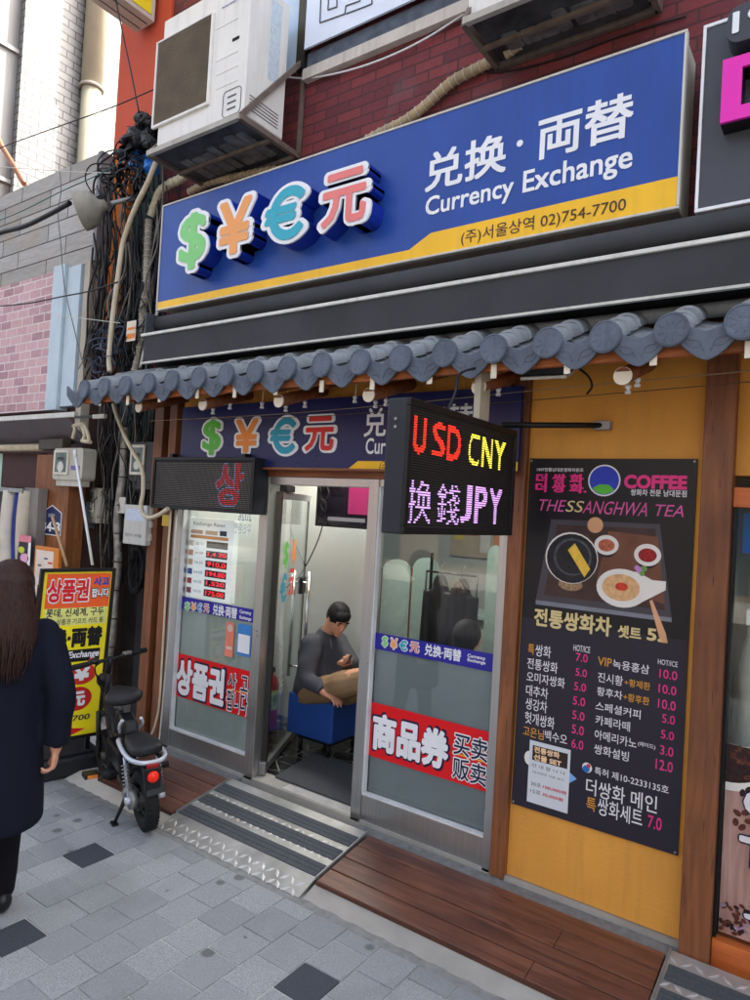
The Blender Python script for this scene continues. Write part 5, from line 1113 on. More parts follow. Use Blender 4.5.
def bpost(f_, t_, a, b_, c, d):
    MB().fbox(f_, a, b_, c, d, -.01, 0).build('card', pm('poster_black', (36, 34, 40), .5), t_)
    MB().fbox(f_, a, b_, d-(d-c)*.2, d, 0, .001).build('header', pm('poster_pink', (226, 130, 146), .5), t_); MB().fbox(f_, a, b_, c, c+(d-c)*.08, 0, .001).build('footer', MATS['poster_pink'], t_)
    MB().disc(f_, a+(b_-a)*.6, c+(d-c)*.32, (b_-a)*.3, (d-c)*.14, 0, .001).build('print', pm('poster_rose', (232, 170, 200), .5), t_); MB().disc(f_, a+(b_-a)*.35, c+(d-c)*.55, (b_-a)*.22, (d-c)*.1, 0, .0012).build('print', pm('poster_lime', (196, 206, 60), .5), t_)
    MB().fbox(f_, b_-(b_-a)*.18, b_, c, d-(d-c)*.2, 0, .001).build('edge', M_white, t_)
card('poster', 'small black poster with pink header and round pictures on the grey post', 'poster', [(15.5, 567), (29.5, 567), (29.5, 536)], 3.0, bpost)
def mpost(f_, t_, a, b_, c, d):
    MB().fbox(f_, a, b_, c, d, -.03, 0).build('frame', pm('frame_orange', (212, 124, 44), .5, var=.08), t_, bevel=.004)
    w_ = b_-a; h_ = d-c; MB().fbox(f_, a+w_*.06, b_-w_*.2, c+.02, d-.03, 0, .001).build('sheet', pm('sheet_pale', (222, 206, 190), .5), t_)
    r = random.Random(3); cols = [(196, 60, 50), (60, 90, 150), (150, 110, 80), (90, 140, 90), (90, 60, 50)]
    for k in range(22):
        x = a+w_*(.1+.5*r.random()); z = c+.03+(h_-.1)*k/22; MB().fbox(f_, x, min(b_-w_*.22, x+w_*(.1+.2*r.random())), z, z+.014, .001, .0015+.00002*k).build('print', pm('mprint%d' % (k % 5), cols[k % 5], .5, var=.3, sc=60), t_)
card('menu_card', 'orange framed sheet of small printed pictures beside the grey post', 'menu card', [(29, 640), (53, 640), (53, 548)], 2.98, mpost)
# ------------------------------------------------------------------ gap between the buildings: dark backing, pipes, meters, cables
gp = thing('service_recess', 'dark recess between the two shops where pipes and meters hang', 'recess wall', (-5, 3.8, 0))
MB().box(-5.47, -4.3, 3.8, 3.9, 0, 4.9).build('rear_wall', pm('recess_dark', (44, 40, 38), .85, var=.5, sc=5), gp)  # dark tone with random mottling over the whole wall
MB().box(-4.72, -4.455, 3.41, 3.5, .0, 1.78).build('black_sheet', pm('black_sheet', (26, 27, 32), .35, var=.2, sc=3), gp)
MB().box(-5.3, -4.46, 3.3, 3.8, 0, .1).build('floor_slab', M_conc, gp)
sp = thing('service_pipe', 'dented silver taped pipe running up behind the yellow banner', 'pipe', (-4.76, 3.33, 0))
x_ = atY(109, 680, 3.33).x; P = [(x_+.012*math.sin(i*1.9), 3.33+.01*math.cos(i), .05+i*.19) for i in range(14)]
MB().tube(catmull(P, 4), .034, 12).build('pipe', pm('taped_silver', (150, 146, 142), .4, .4, var=.4, sc=16, bmp=.8, bs=40), sp)
for k in range(9): z = .5+k*.23; MB().torus((x_+.008, 3.33, z), .036, .006, (0, .1, 1), 20, 6).build('tape', pm('tape_dark', (66, 62, 60), .6), sp)
def meter(label, l, r_, t_, b_, y, mat=None, face='dial', yaw_=0):
    c = atY((l+r_)/2, (t_+b_)/2, y); w_ = atY(r_, (t_+b_)/2, y).x-atY(l, (t_+b_)/2, y).x; h_ = atY((l+r_)/2, t_, y).z-atY((l+r_)/2, b_, y).z
    f_ = Frame((c.x-w_/2, y, c.z-h_/2), (math.cos(yaw_), math.sin(yaw_), 0)); mat = mat or M_grey
    a = thing('electric_meter', label, 'meter', (c.x, y, c.z-h_/2), 'meters and boxes in the recess')
    MB().prism(f_, rrect(0, w_, h_*.16, h_, min(w_, h_)*.12), -.12, 0).build('case', mat, a, bevel=.006)
    MB().prism(f_, rrect(w_*.1, w_*.9, 0, h_*.2, .012), -.1, -.012).build('terminal_cover', mat, a, bevel=.004)
    g_ = MB().prism(f_, rrect(w_*.06, w_*.56, h_*.3, h_*.94, .012), 0, .012).build('window_frame', pm('meter_rim', (210, 204, 188), .5, dirt=.2), a, bevel=.003)
    MB().fbox(f_, w_*.12, w_*.5, h_*.36, h_*.88, .0115, .0135).build('window', pm('meter_glass', (98, 112, 108), .15, var=.3, sc=14), g_)
    MB().fbox(f_, w_*.2, w_*.42, h_*.68, h_*.76, .0135, .0145).build('register', M_black, g_)
    MB().disc(f_, w_*.31, h_*.5, w_*.1, w_*.1, .0135, .0145).build('dial', M_trim, g_)
    if face == 'sticker': MB().fbox(f_, w_*.62, w_*.92, h_*.42, h_*.54, 0, .001).build('sticker', pm('sticker_violet', (120, 104, 160), .5, var=.5, sc=60), a)
    return a
meter('large beige electric meter under the awning bracket', 52.5, 82, 448, 486, 3.12, face='sticker')
meter('beige electric meter tilted beside the white crank rod', 90, 108.5, 488, 523, 3.4, yaw_=-.35)
meter('grimy beige meter half behind the taped pipe', 108, 121, 492, 526, 3.5, pm('meter_grimy', (150, 142, 122), .6, var=.2, dirt=.5), yaw_=-.2)
meter('small grey meter box below the large beige meter', 74.5, 86, 501, 528, 3.35, pm('meter_slate', (110, 116, 120), .4, .3, var=.2))
meter('black meter box beside the timber post under the eave', 129, 157, 442, 489, 3.3, pm('meter_black', (44, 46, 50), .4, var=.15))
f_ = FY(3.22); u0, u1, v0, v1 = ubox(f_, 0, 123.5, 146, 505, 545, 136, 525)
jb = thing('junction_box', 'pale grey junction box with a sticker at the end of the beige conduit', 'junction box', (u0, 3.22, v0), 'meters and boxes in the recess')
MB().fbox(f_, u0, u1, v0, v1, -.13, 0).build('box', pm('jbox', (196, 196, 190), .5, var=.05, dirt=.2), jb, bevel=.008, segs=3)
MB().fbox(f_, u0+.02, u1-.03, v1-.12, v1-.03, .0, .001).build('sticker', pm('sticker_pale', (196, 206, 224), .5, var=.12, sc=60), jb)
MB().text(f_, '전기 위험', (u0+.03, v0+.06), (u1-.05, v0+.085), 0, .001, uvs=True).build('lettering', M_char, jb)
for z in (.04, .14, .24): MB().box(u1-.002, u1+.014, 3.25, 3.32, v0+z, v0+z+.05).build('hinge', M_trim, jb)
f_ = FY(3.3); u0, u1, v0, v1 = ubox(f_, 0, 115.5, 125, 497, 513, 120, 505)
tag(MB().fbox(f_, u0, u1, v0, v1, -.02, 0).build('paper_tag', pm('paper_tag', (206, 202, 194), .6, var=.05)), 'creased pale paper tag hanging beside the junction box', 'tag')
f_ = FY(3.2); u0, u1, v0, v1 = ubox(f_, 0, 162, 169, 515, 526, 166, 520)
tag(MB().fbox(f_, u0, u1, v0, v1, -.02, 0).build('yellow_tag', pm('tag_yellow', (206, 176, 70), .6, var=.1), bevel=.002), 'small dull yellow tag on the timber post under the wide display', 'tag')
f_ = FY(3.2); u0, u1, v0, v1 = ubox(f_, 0, 126.5, 135.5, 321, 341, 131, 331)
tg = tag(MB().fbox(f_, u0, u1, v0, v1, -.003, 0).build('cable_tag', pm('tag_cream', (226, 214, 190), .6)), 'cream and orange tag among the cables beside the folded awning', 'tag')
MB().fbox(f_, u0+.01, u1-.005, v0+.02, v0+.06, 0, .001).fbox(f_, u0+.01, u1-.005, v0+.09, v0+.11, 0, .001).build('print', pm('tag_orange', (232, 130, 40), .5), tg)
def conduit(name, label, pts, y, r_, mat, cat='conduit', k=12, n=8, wrap=0, ext=0):
    P = catmull([atY(a, b_, y if not hasattr(y, '__len__') else y[i]) for i, (a, b_) in enumerate(pts)], n)
    if ext: P = [P[0]+(P[0]-P[2]).normalized()*ext]+P
    mb = MB().tube(P, r_, k)
    t_ = tag(mb.build(name, mat), label, cat)
    if wrap:
        w_ = MB(); L = 0
        for i in range(1, len(P)):
            L += (P[i]-P[i-1]).length
            if L > wrap: L = 0; w_.torus(P[i], r_+.001, .004, (P[i]-P[i-1]), 16, 5)
        w_.build('binding', M_grey, t_)
    return t_
conduit('conduit', 'long smooth beige conduit sweeping down in front of the orange pillar', [(158, 157), (148, 182), (138, 202), (130, 221), (123, 243), (120, 262), (117, 285), (114, 307), (111, 335), (109, 358), (110, 372)], 3.18, .02, M_beige)
conduit('conduit', 'thick beige pipe bending out from under the left air conditioner', [(215, 150), (196, 166), (182, 178), (170, 184), (160, 192), (155, 204), (151, 216)], 3.3, .032, pm('pipe_cream', (196, 186, 158), .6, var=.12, dirt=.3), wrap=.05)
conduit('conduit', 'taped grey pipe running down beside the blue sign edge', [(149, 220), (148, 245), (147, 268), (146, 290), (143, 312), (142, 335), (139, 355), (134, 375)], 3.3, .03, pm('pipe_taped', (150, 144, 130), .7, var=.3, dirt=.4, bmp=.6, bs=60), wrap=.045)
conduit('conduit', 'thin pale pipe slanting behind the left end of the folded awning', [(158, 310), (152, 332), (146, 345), (140, 368)], 3.25, .012, M_trim)
conduit('conduit', 'bent beige conduit hanging from the eave into the junction box', [(113.5, 404), (117, 416), (124, 434), (132, 450), (139.5, 463), (143, 475), (143, 492), (141, 506), (144, 515), (151, 517.5), (160, 514), (168, 508.5)], 3.12, .0155, M_beige)
conduit('hose', 'thin cream hose running down the timber posts to the bicycle', [(171, 509), (168, 550), (165, 606), (162, 660), (159, 705), (154, 728), (149, 738), (145, 742)], 3.2, .0075, M_beige, 'hose')
conduit('hose', 'straight thin pale tube fixed to the inner timber post', [(177, 509), (173, 570), (168, 640), (163, 700), (158, 752)], 3.24, .0055, M_trim, 'hose')
conduit('wrapped_hose', 'bandage wrapped air conditioner hose sagging across the red bricks', [(494, 60), (476, 69), (455, 80), (440, 92), (425, 106), (405, 121), (385, 131), (368, 140)], 3.36, .03, pm('bandage', (170, 150, 118), .8, var=.25, dirt=.3, bmp=.6, bs=80), 'hose', wrap=.04)
conduit('wrapped_hose', 'wrapped air conditioner hose lying along the top edge of the blue sign', [(300, 168), (275, 170), (250, 174), (225, 179), (205, 184), (190, 192)], 3.34, .026, MATS['bandage'], 'hose', wrap=.04)
conduit('wrapped_hose', 'coiled hose end tucked under the drip tray of the right air conditioner', [(650, -8), (620, 6), (590, 14), (560, 22), (530, 38), (505, 55)], 3.3, .026, MATS['bandage'], 'hose', wrap=.04)
conduit('wire', 'white sagging wire across the red bricks above the blue sign', [(282, 77), (310, 78), (350, 70), (390, 56), (430, 36), (470, 10)], 3.37, .006, M_white, 'wire', 6)
conduit('wire', 'thin brown wire tacked beneath the right air conditioner', [(470, 68), (500, 72), (560, 58), (620, 36), (686, 16)], 3.39, .005, pm('wire_dark', (40, 30, 30), .6), 'wire', 6)
ov = [([(-30, 162), (0, 148), (60, 126), (110, 108), (155, 89)], 2.9, .005, 'black overhead wire crossing in front of the white tiled wall'),
      ([(112, -20), (122, 30), (131, 72), (139, 113)], 3.0, .006, 'black wire dropping in front of the red strip towards the black tarpaulin'),
      ([(-20, 228), (20, 212), (60, 192), (100, 174), (125, 160)], 2.95, .0045, 'thin teal wire across the plank fascia'),
      ([(-20, 306), (0, 306), (30, 303), (60, 297), (90, 291), (118, 282)], 3.05, .006, 'dark cable sagging across the pink brick cladding'),
      ([(-20, 243), (0, 233), (25, 226), (50, 214), (70, 203)], 3.0, .022, 'thick black cable pair entering behind the lamp shade'),
      ([(59, 165), (61, 190), (58, 214), (61, 245), (62, 262), (65, 290), (72, 320), (78, 345), (86, 375)], 3.15, .004, 'thin grey wire hanging down the plank fascia and blue board'),
      ([(-10, 166), (60, 171), (110, 173)], 3.1, .003, 'faint white wire above the plank fascia'),
      ([(40, 312), (80, 318), (120, 323)], 3.1, .003, 'fine pale wire across the blue boards')]
for pts, y, r_, lb in ov: conduit('overhead_wire', lb, pts, y, r_, pm('wire_teal', (40, 90, 90), .5) if 'teal' in lb else M_trim if ('white' in lb.split()[1:3] or 'pale' in lb) else pm('wire_grey', (110, 108, 104), .5) if 'grey' in lb else M_black, 'wire', 6, ext=9 if pts[0][0] < 0 else 2.5 if pts[0][1] < 0 else 0)
conduit('pole', 'copper brown pole leaning over the top of the plank fascia', [(-14, 112), (0, 143), (12, 163), (24, 184)], 3.4, .026, wood('pole_wood', (150, 92, 60), (180, 120, 84), 2, .5), 'pole', ext=1.2)
# tangle of cables in the recess: nobody could count them
r = random.Random(21); tg1 = MB(); tg2 = MB(); tgc = MB()
for k in range(110):
    x = r.uniform(-5.42, -4.5); y = r.uniform(3.22, 3.42); z1 = r.uniform(4.0, 4.75) if k % 3 else r.uniform(3.4, 4.2); z0 = r.uniform(2.75, 3.2); P = []; n = r.randint(5, 8)
    if x < -4.95 and x > -5.15 and k % 2: x += .2
    for i in range(n): P.append((x+r.gauss(0, .035)+(.06*math.sin(i)), y+r.gauss(0, .02), z1+(z0-z1)*i/(n-1)))
    (tg1 if k % 4 else tg2).tube(catmull(P, 5), r.choice((.004, .005, .007, .009)), 5)
for k in range(34):      # loops and coils near the top and beside the roof
    cx_, cz = (r.uniform(-5.3, -4.75), r.uniform(4.35, 4.75)) if k % 3 else (r.uniform(-5.2, -4.9), r.uniform(2.95, 3.35)); R_ = r.uniform(.05, .2); a0 = r.random()*6; P = []
    for i in range(8): a = a0+i*.85; P.append((cx_+R_*math.cos(a)*(1+.1*r.random()), r.uniform(3.15, 3.3), cz+R_*.8*math.sin(a)*(1+.1*r.random())))
    (tg1 if k % 3 else tgc).tube(catmull(P, 5), r.choice((.004, .006, .009, .011)), 5)
for k in range(70):      # thin cables below the eave
    x = r.uniform(-5.25, -4.55); y = r.uniform(3.3, 3.5); P = []; z1 = 2.72; z0 = r.uniform(.9, 2.1)
    for i in range(6): P.append((x+r.gauss(0, .03)+(i-3)*.02*((k % 5)-2), y+r.gauss(0, .02), z1+(z0-z1)*i/5))
    (tg2 if k % 4 == 0 else tg1).tube(catmull(P, 5), r.choice((.003, .004, .005, .008)), 5)
for k in range(16):
    cx_, cz = atY(137, 560, 3.3).x, atY(137, 570, 3.3).z; P = []
    for i in range(9): a = i*.8+k; P.append((cx_+(.075+.02*r.random())*math.cos(a), 3.3+r.uniform(-.02, .03), cz+(.15+.04*r.random())*math.sin(a)))
    tg1.tube(catmull(P, 4), .0035, 5)
def stuffob(o, lb): o['kind'] = 'stuff'; o['label'] = lb; o['category'] = 'cables'; return o
stuffob(tg1.build('cable_tangle', pm('cable_black', (20, 20, 24), .45, var=.4)), 'dense tangle of black cables filling the recess between the shops')
stuffob(tg2.build('cable_tangle', pm('cable_grey', (104, 100, 92), .55, var=.3)), 'grey cables mixed into the black tangle between the shops')
stuffob(tgc.build('cable_tangle', pm('cable_slate', (52, 60, 78), .5, var=.3)), 'slate blue looped cables around the lamp shade')
# crumpled tarpaulins
def crumple(name, label, pts, y, th, mat, seed):
    rr = random.Random(seed); mb = MB()
    for (px, py, s_) in pts:
        c = atY(px, py, y+rr.uniform(-.04, .04)); mb.ell(c, (s_*rr.uniform(.8, 1.2), th, s_*rr.uniform(.6, 1.1)), None, 10, 7)
    o = organic(mb, name, mat, None, .016, 0)
    for v in o.data.vertices:
        q = v.co*17; d_ = .022*(math.sin(q.x*1.7+math.sin(q.z*2.3)*1.4)+math.sin(q.z*2.1+q.x)+.6*math.sin(q.z*5+q.y*3)); v.co += v.normal*d_
    o.data.polygons.foreach_set('use_smooth', [False]*len(o.data.polygons)); return tag(o, label, 'tarpaulin')
crumple('tarpaulin', 'crumpled black plastic bundle tied below the left air conditioner', [(128, 146, .09), (134, 138, .09), (141, 130, .09), (148, 122, .08), (150, 132, .08), (140, 144, .08), (122, 152, .07), (151, 145, .07), (141, 121, .05)], 3.2, .06, pm('black_tarp', (28, 28, 30), .4, var=.4), 2)
crumple('tarpaulin', 'crumpled bright blue sheet stuffed under the black bundle', [(138, 158, .06), (145, 162, .07), (151, 168, .06), (140, 166, .05)], 3.26, .05, pm('blue_tarp', (24, 110, 190), .4, var=.2), 5)
# street lamp shade in front of the planks
lm = thing('lamp_shade', 'large grey bowl lamp shade facing the street among tangled cables', 'lamp', (-5.2, 3.0, 4.3))
cL = atY(80, 211, 2.95); nk = atY(96, 206, 3.1); axd = (nk-cL).normalized(); axd = V((.62, .55, .3)).normalized(); m0 = cL
MB().lathe(m0, [(.148, -.005), (.155, 0), (.15, .05), (.132, .1), (.1, .14), (.05, .165), (.04, .21), (.001, .22)], 30, axd).build('shade', pm('lamp_grey', (150, 146, 134), .6, var=.15, dirt=.4, bmp=.4, bs=30), lm)
MB().lathe(m0, [(.14, .004), (.135, .05), (.1, .1), (.001, .12)], 30, axd).build('reflector', M_trim, lm); MB().ell(m0+axd*.06, .03).build('bulb', M_white, lm)
MB().tube(catmull([m0+axd*.25, m0+axd*.36+V((0, .05, .03)), m0+axd*.4+V((0, .14, .05))], 4), .02, 8).build('arm', M_galv, lm)
# yellow blade sign at the top
cfar = atY(154.6, 22.4, 3.34); cl_ = atY(136.5, 32, 3.34)
ys = thing('blade_sign', 'yellow projecting box sign with pale frame high on the red strip', 'sign', (cfar.x, 3, cfar.z))
MB().box(cl_.x, cfar.x, 2.2, 3.34, cfar.z, cfar.z+1.4).build('casing', pm('blade_pale', (196, 190, 176), .5, var=.05, dirt=.15), ys, bevel=.006)
MB().box(cfar.x+.001, cfar.x+.006, 2.24, 3.3, cfar.z+.04, cfar.z+1.36).build('face', pm('blade_yellow', (236, 214, 40), .4, var=.04), ys)
for x in (.3, .7): xx = cl_.x+(cfar.x-cl_.x)*x; MB().box(xx-.004, xx+.004, 2.22, 3.32, cfar.z-.004, cfar.z-.0005).build('seam', M_char, ys)
MB().box(cl_.x+.08, cfar.x-.08, 3.34, 3.38, cfar.z+.3, cfar.z+.4).build('wall_bracket', M_galv, ys)
# ------------------------------------------------------------------ yellow standing banner
bU = V((.225, .974, 0)).normalized(); ptr = atY(116, 568, 2.9)
fb_ = Frame(ptr, bU, V((.01, .032, 1)).normalized())
bw = abs(fb_.uv(41, 568)[0]); bh = abs(fb_.uv(95.7, 735)[1])
bn_ = thing('banner_stand', 'yellow and orange framed street banner standing behind the woman and the electric bike', 'sign stand', (ptr.x-.1, ptr.y-.25, 0))
MB().fbox(fb_, -bw+.02, -.02, -bh+.02, -.02, -.02, .0).build('panel', pm('banner_yellow', (244, 226, 30), .4, var=.03), bn_)
fm_ = MB().fbox(fb_, -bw, -bw+.024, -bh, 0, -.025, .012).fbox(fb_, -.024, 0, -bh, 0, -.025, .012).fbox(fb_, -bw+.0245, -.0245, -.022, 0, -.025, .012).fbox(fb_, -bw+.0245, -.0245, -bh, -bh+.022, -.025, .012)
fm_.build('frame', M_black, bn_, bevel=.003)
Z6 = lambda x, y: fb_.uv(0+x/4.546, 540+y/4.546, .001)
o0 = Z6(515, 300)[1]
MB().fbox(fb_, -bw+.045, -.03, o0, -.035, .0002, .0008).build('orange_field', pm('banner_orange', (238, 96, 40), .4, var=.05), bn_)
def BT(s, bl, tr, mat, bold=0, n=.0016, name='lettering', uvs=False, skew=0, par=bn_): return MB().text(fb_, s, bl if uvs else Z6(*bl), tr if uvs else Z6(*tr), n-.0006, n, bold=bold, uvs=True, skew=skew).build(name, mat, par)
M_br = pm('banner_red', (214, 30, 36), .4, var=.03)
BT('상품권', (211, 282), (416, 166), M_white, .08, .0014, 'letter_outline'); BT('상품권', (216, 276), (410, 172), M_br, .04, .004)
BT('사고', (428, 205), (500, 166), pm('banner_blue', (40, 80, 170), .4), .05); BT('팝니다', (416, 262), (503, 212), M_ink, .08, .0014, 'letter_outline'); BT('팝니다', (419, 258), (500, 216), M_white, .03, .004)
a = Z6(205, 385); c_ = Z6(493, 300)
MB().fbox(fb_, a[0], c_[0], a[1], c_[1], .0002, .0008).build('pale_field', pm('banner_pale', (226, 226, 130), .4), bn_)
BT('롯데, 신세계, 구두', (216, 346), (480, 301), M_ink, .025); BT('주유 상품권 기프트 카드 등', (212, 380), (478, 347), M_ink, .01)
BT('兑换·両替', (165, 492), (478, 386), M_black, .05)
a = Z6(150, 562); c_ = Z6(468, 487); MB().fbox(fb_, -bw+.03, c_[0], a[1], c_[1], .0002, .0008).build('black_bar', M_black, bn_)
BT('Currency Exchange', (150, 553), (460, 494), M_white, .03, skew=.2)
for (cx, cy, rx, ry, col, ch) in ((262, 622, 44, 44, (36, 140, 80), '$'), (388, 604, 64, 48, (206, 52, 40), '¥'), (262, 738, 44, 44, (40, 130, 210), '€'), (372, 716, 64, 54, (200, 36, 40), '元')):
    cc = Z6(cx, cy); ee = Z6(cx+rx, cy); gg = Z6(cx, cy-ry); w_ = abs(ee[0]-cc[0]); h_ = abs(gg[1]-cc[1])
    MB().disc(fb_, cc[0], cc[1], w_, h_, .0002, .0008).build('disc', pm('disc%s' % ch, col, .4, var=.03), bn_)
    BT(ch, (cc[0]-w_*.55, cc[1]-h_*.62), (cc[0]+w_*.55, cc[1]+h_*.62), M_white, .05, uvs=True)
BT('02-754.7700', (150, 842), (430, 783), M_ink, .02, skew=.12)
P = [Z6(*q) for q in ((150, 912), (150, 878), (318, 866), (300, 846), (412, 850), (322, 892), (318, 884))]
MB().prism(fb_, [P[0], P[6], P[5], P[4], P[3], P[2], P[1]], .0002, .0008).build('arrow', M_br, bn_)
# black weighted base of the banner
bfr = Frame((ptr.x-.06, ptr.y+.03, 0), bU)
MB().fbox(bfr, -.62, .0, .0, .13, -.42, .05).build('base_box', pm('base_black', (34, 36, 40), .5, var=.15), bn_, bevel=.02, segs=3)
MB().fbox(bfr, -.56, -.06, .13, .15, -.36, .0).build('base_lid', MATS['base_black'], bn_, bevel=.008)
for u in (-.5, -.1): MB().fbox(bfr, u-.015, u+.015, .15, .3, -.06, -.03).build('upright', M_black, bn_)
# ------------------------------------------------------------------ electric bike, seen from behind
O = atZ(146, 829, 0); H = V((-.95, .31, 0)).normalized(); Lf = V((-H.y, H.x, 0)); LEAN = .10
def Bp(s, l, z): return O+H*s+Lf*(l+LEAN*z)+V((0, 0, z))
bk = thing('electric_bike', 'small black and silver electric bike with red tail light parked on its kickstand', 'electric bike', tuple(O))
M_bl = pm('bike_black', (24, 25, 28), .35, var=.15); M_si = pm('bike_silver', (196, 202, 212), .3, .3, var=.08); M_seat = pm('seat_black', (30, 30, 33), .5, var=.12, bmp=.2, bs=150)
axl = (Lf+V((0, 0, LEAN*1))).normalized(); axl = Lf*1.0+V((0, 0, -LEAN)); axl.normalize()
def wheel(s, R_):
    c = Bp(s, 0, R_+.002); w_ = MB().torus(c, R_-.042, .042, axl, 48, 12); 
    for k in range(40):      # tread blocks
        a = 2*PI*k/40; x = H; u = axl.cross(x).normalized(); d = (x*math.cos(a)+u*math.sin(a)); q = c+d*(R_-.004)
        for sg in (-1, 1):
            t_ = d.cross(axl).normalized(); cc = q+axl*(.016*sg)+t_*(.006*sg); w_.bar(cc-t_*.007, cc+t_*.007, .024, .01, up=d)
    o = w_.build('wheel', M_rub, bk)
    MB().torus(c, R_-.085, .012, axl, 40, 8).cyl(c-axl*.05, c+axl*.05, .05).build('rim', M_alud, o)
    sp_ = MB()
    for k in range(6):
        a = PI*k/3; u = axl.cross(H).normalized(); d = H*math.cos(a)+u*math.sin(a); sp_.bar(c+d*.04, c+d*(R_-.085), .02, .012, up=axl)
    sp_.build('spoke', M_alud, o); return c
R_W = .175; cr = wheel(.17*0+.0, R_W); cf_ = wheel(.8, R_W)
# frame
fr = MB()
for l in (-.055, .055):
    fr.tube(catmull([Bp(0, l, .18), Bp(.12, l*1.1, .2), Bp(.3, l, .2), Bp(.38, l*.6, .24)], 5), .016, 9)
    fr.tube(catmull([Bp(-.08, l*1.3, .45), Bp(.1, l*1.4, .44), Bp(.28, l, .42), Bp(.36, l*.5, .34)], 5), .013, 9)
fr.tube(catmull([Bp(.36, 0, .24), Bp(.42, 0, .42), Bp(.44, 0, .6)], 5), .022, 10).tube(catmull([Bp(.38, 0, .26), Bp(.58, 0, .3), Bp(.7, 0, .52), Bp(.72, 0, .62)], 6), .032, 12).tube(catmull([Bp(.41, 0, .44), Bp(.56, 0, .4), Bp(.7, 0, .5)], 5), .02, 10)
fr.build('frame', M_bl, bk)
MB().hexa([Bp(.3, -.05, .2), Bp(.6, -.05, .24), Bp(.6, .05, .24), Bp(.3, .05, .2), Bp(.32, -.06, .36), Bp(.58, -.06, .38), Bp(.58, .06, .38), Bp(.32, .06, .36)]).build('battery_case', M_bl, bk, bevel=.015)
fk = MB()
for l in (-.055, .055): fk.tube([Bp(.8, l, .18), Bp(.76, l, .5)], .016, 10)
fk.tube([Bp(.77, -.06, .48), Bp(.77, .06, .48)], .02, 10).tube([Bp(.765, 0, .48), Bp(.69, 0, .8)], .018, 10).build('fork', M_bl, bk)
# handlebar, grips, levers, mirror-like lamp
hL = atZ(72, 668, .875); hR = atZ(145, 650, .885); hc = (hL+hR)/2; d = (hR-hL).normalized()
hb = MB().tube(catmull([hL, hL.lerp(hc, .6), hc+V((0, 0, -.01))+H*.02, hR.lerp(hc, .6), hR], 6), .0115, 10).tube([hc+H*.02, Bp(.69, 0, .78)], .02, 10)
hbo = hb.build('handlebar', M_bl, bk)
for e, sg in ((hL, 1), (hR, -1)):
    MB().tube([e-d*.005*sg, e+d*.12*sg], .0175, 12).build('grip', M_rub, hbo)
    MB().tube(catmull([e+d*.13*sg, e+d*.11*sg+H*.035, e+d*.02*sg+H*.05], 5), .006, 8).build('brake_lever', M_bl, hbo)
MB().ell(hL+d*.17+V((0, 0, .01)), (.035, .035, .022)).build('throttle_box', M_bl, hbo); MB().ell(hL+d*.145+V((0, 0, .03)), (.009, .009, .006)).build('red_button', pm('button_red', (210, 40, 40), .4), hbo)
MB().bar(hR-d*.2+V((0, 0, .012)), hR-d*.14+V((0, 0, .012)), .03, .02).build('switch_block', M_galv, hbo, bevel=.003)
cbm = MB()
for k in range(3): cbm.tube(catmull([hc-d*(.12-.03*k), hc-d*.1+H*(.07+.01*k)+V((0, 0, -.08)), Bp(.74, .03-.02*k, .62), Bp(.6, .03, .42)], 6), .004, 6)
cbm.build('brake_cable', M_bl, bk)
MB().ell(Bp(.8, 0, .7), (.05, .05, .05)).build('headlight', M_bl, bk)
# saddle: wide at the back
sd_ = MB(); zs = .7
for s, w_, h_, z in ((.30, .02, .012, zs-.015), (.31, .085, .028, zs-.01), (.35, .112, .042, zs), (.40, .108, .045, zs+.002), (.46, .075, .04, zs), (.53, .042, .032, zs), (.58, .028, .022, zs-.004), (.6, .008, .008, zs-.008)): pass
rings = []
for s, w_, h_, z in ((.295, .02, .012, zs-.012), (.31, .09, .03, zs-.008), (.35, .115, .043, zs), (.41, .105, .045, zs+.002), (.47, .07, .04, zs), (.53, .045, .032, zs), (.575, .03, .022, zs-.004), (.59, .01, .008, zs-.008)): rings.append((Bp(s-.02, 0, z), axl*w_, V((0, 0, h_)), .85))
sd_.loft(rings, True, 28).build('saddle', M_seat, bk)
MB().tube([Bp(.42, 0, .6), Bp(.41, 0, .68)], .016).tube([Bp(.4, -.04, .66), Bp(.42, 0, .62), Bp(.4, .04, .66)], .008).build('seat_post', M_galv, bk)
# passenger seat with silver side rails
ps = []
for s, w_, h_ in ((-.13, .02, .012), (-.12, .075, .026), (-.07, .092, .032), (.02, .088, .034), (.1, .075, .032), (.155, .06, .026), (.165, .02, .01)): ps.append((Bp(s, 0, .505), axl*w_, V((0, 0, h_)), .7))
MB().loft(ps, True, 28).build('passenger_seat', M_seat, bk)
rl_ = MB().tube(catmull([Bp(.3, .05, .45), Bp(.2, .085, .475), Bp(.05, .105, .47), Bp(-.08, .102, .46), Bp(-.14, .06, .452), Bp(-.15, 0, .45), Bp(-.14, -.06, .452), Bp(-.08, -.102, .46), Bp(.05, -.105, .47), Bp(.2, -.085, .475), Bp(.3, -.05, .45)], 6), .013, 10)
rl_.tube(catmull([Bp(.28, .05, .5), Bp(.22, .07, .56), Bp(.2, .055, .6)], 5), .01, 8).tube(catmull([Bp(.28, -.05, .5), Bp(.22, -.07, .56), Bp(.2, -.055, .6)], 5), .01, 8)
rl_.build('side_rail', M_si, bk)
MB().hexa([Bp(.2, -.045, .5), Bp(.33, -.045, .5), Bp(.33, .045, .5), Bp(.2, .045, .5), Bp(.22, -.04, .585), Bp(.33, -.04, .61), Bp(.33, .04, .61), Bp(.22, .04, .585)]).build('tool_box', M_bl, bk, bevel=.012)
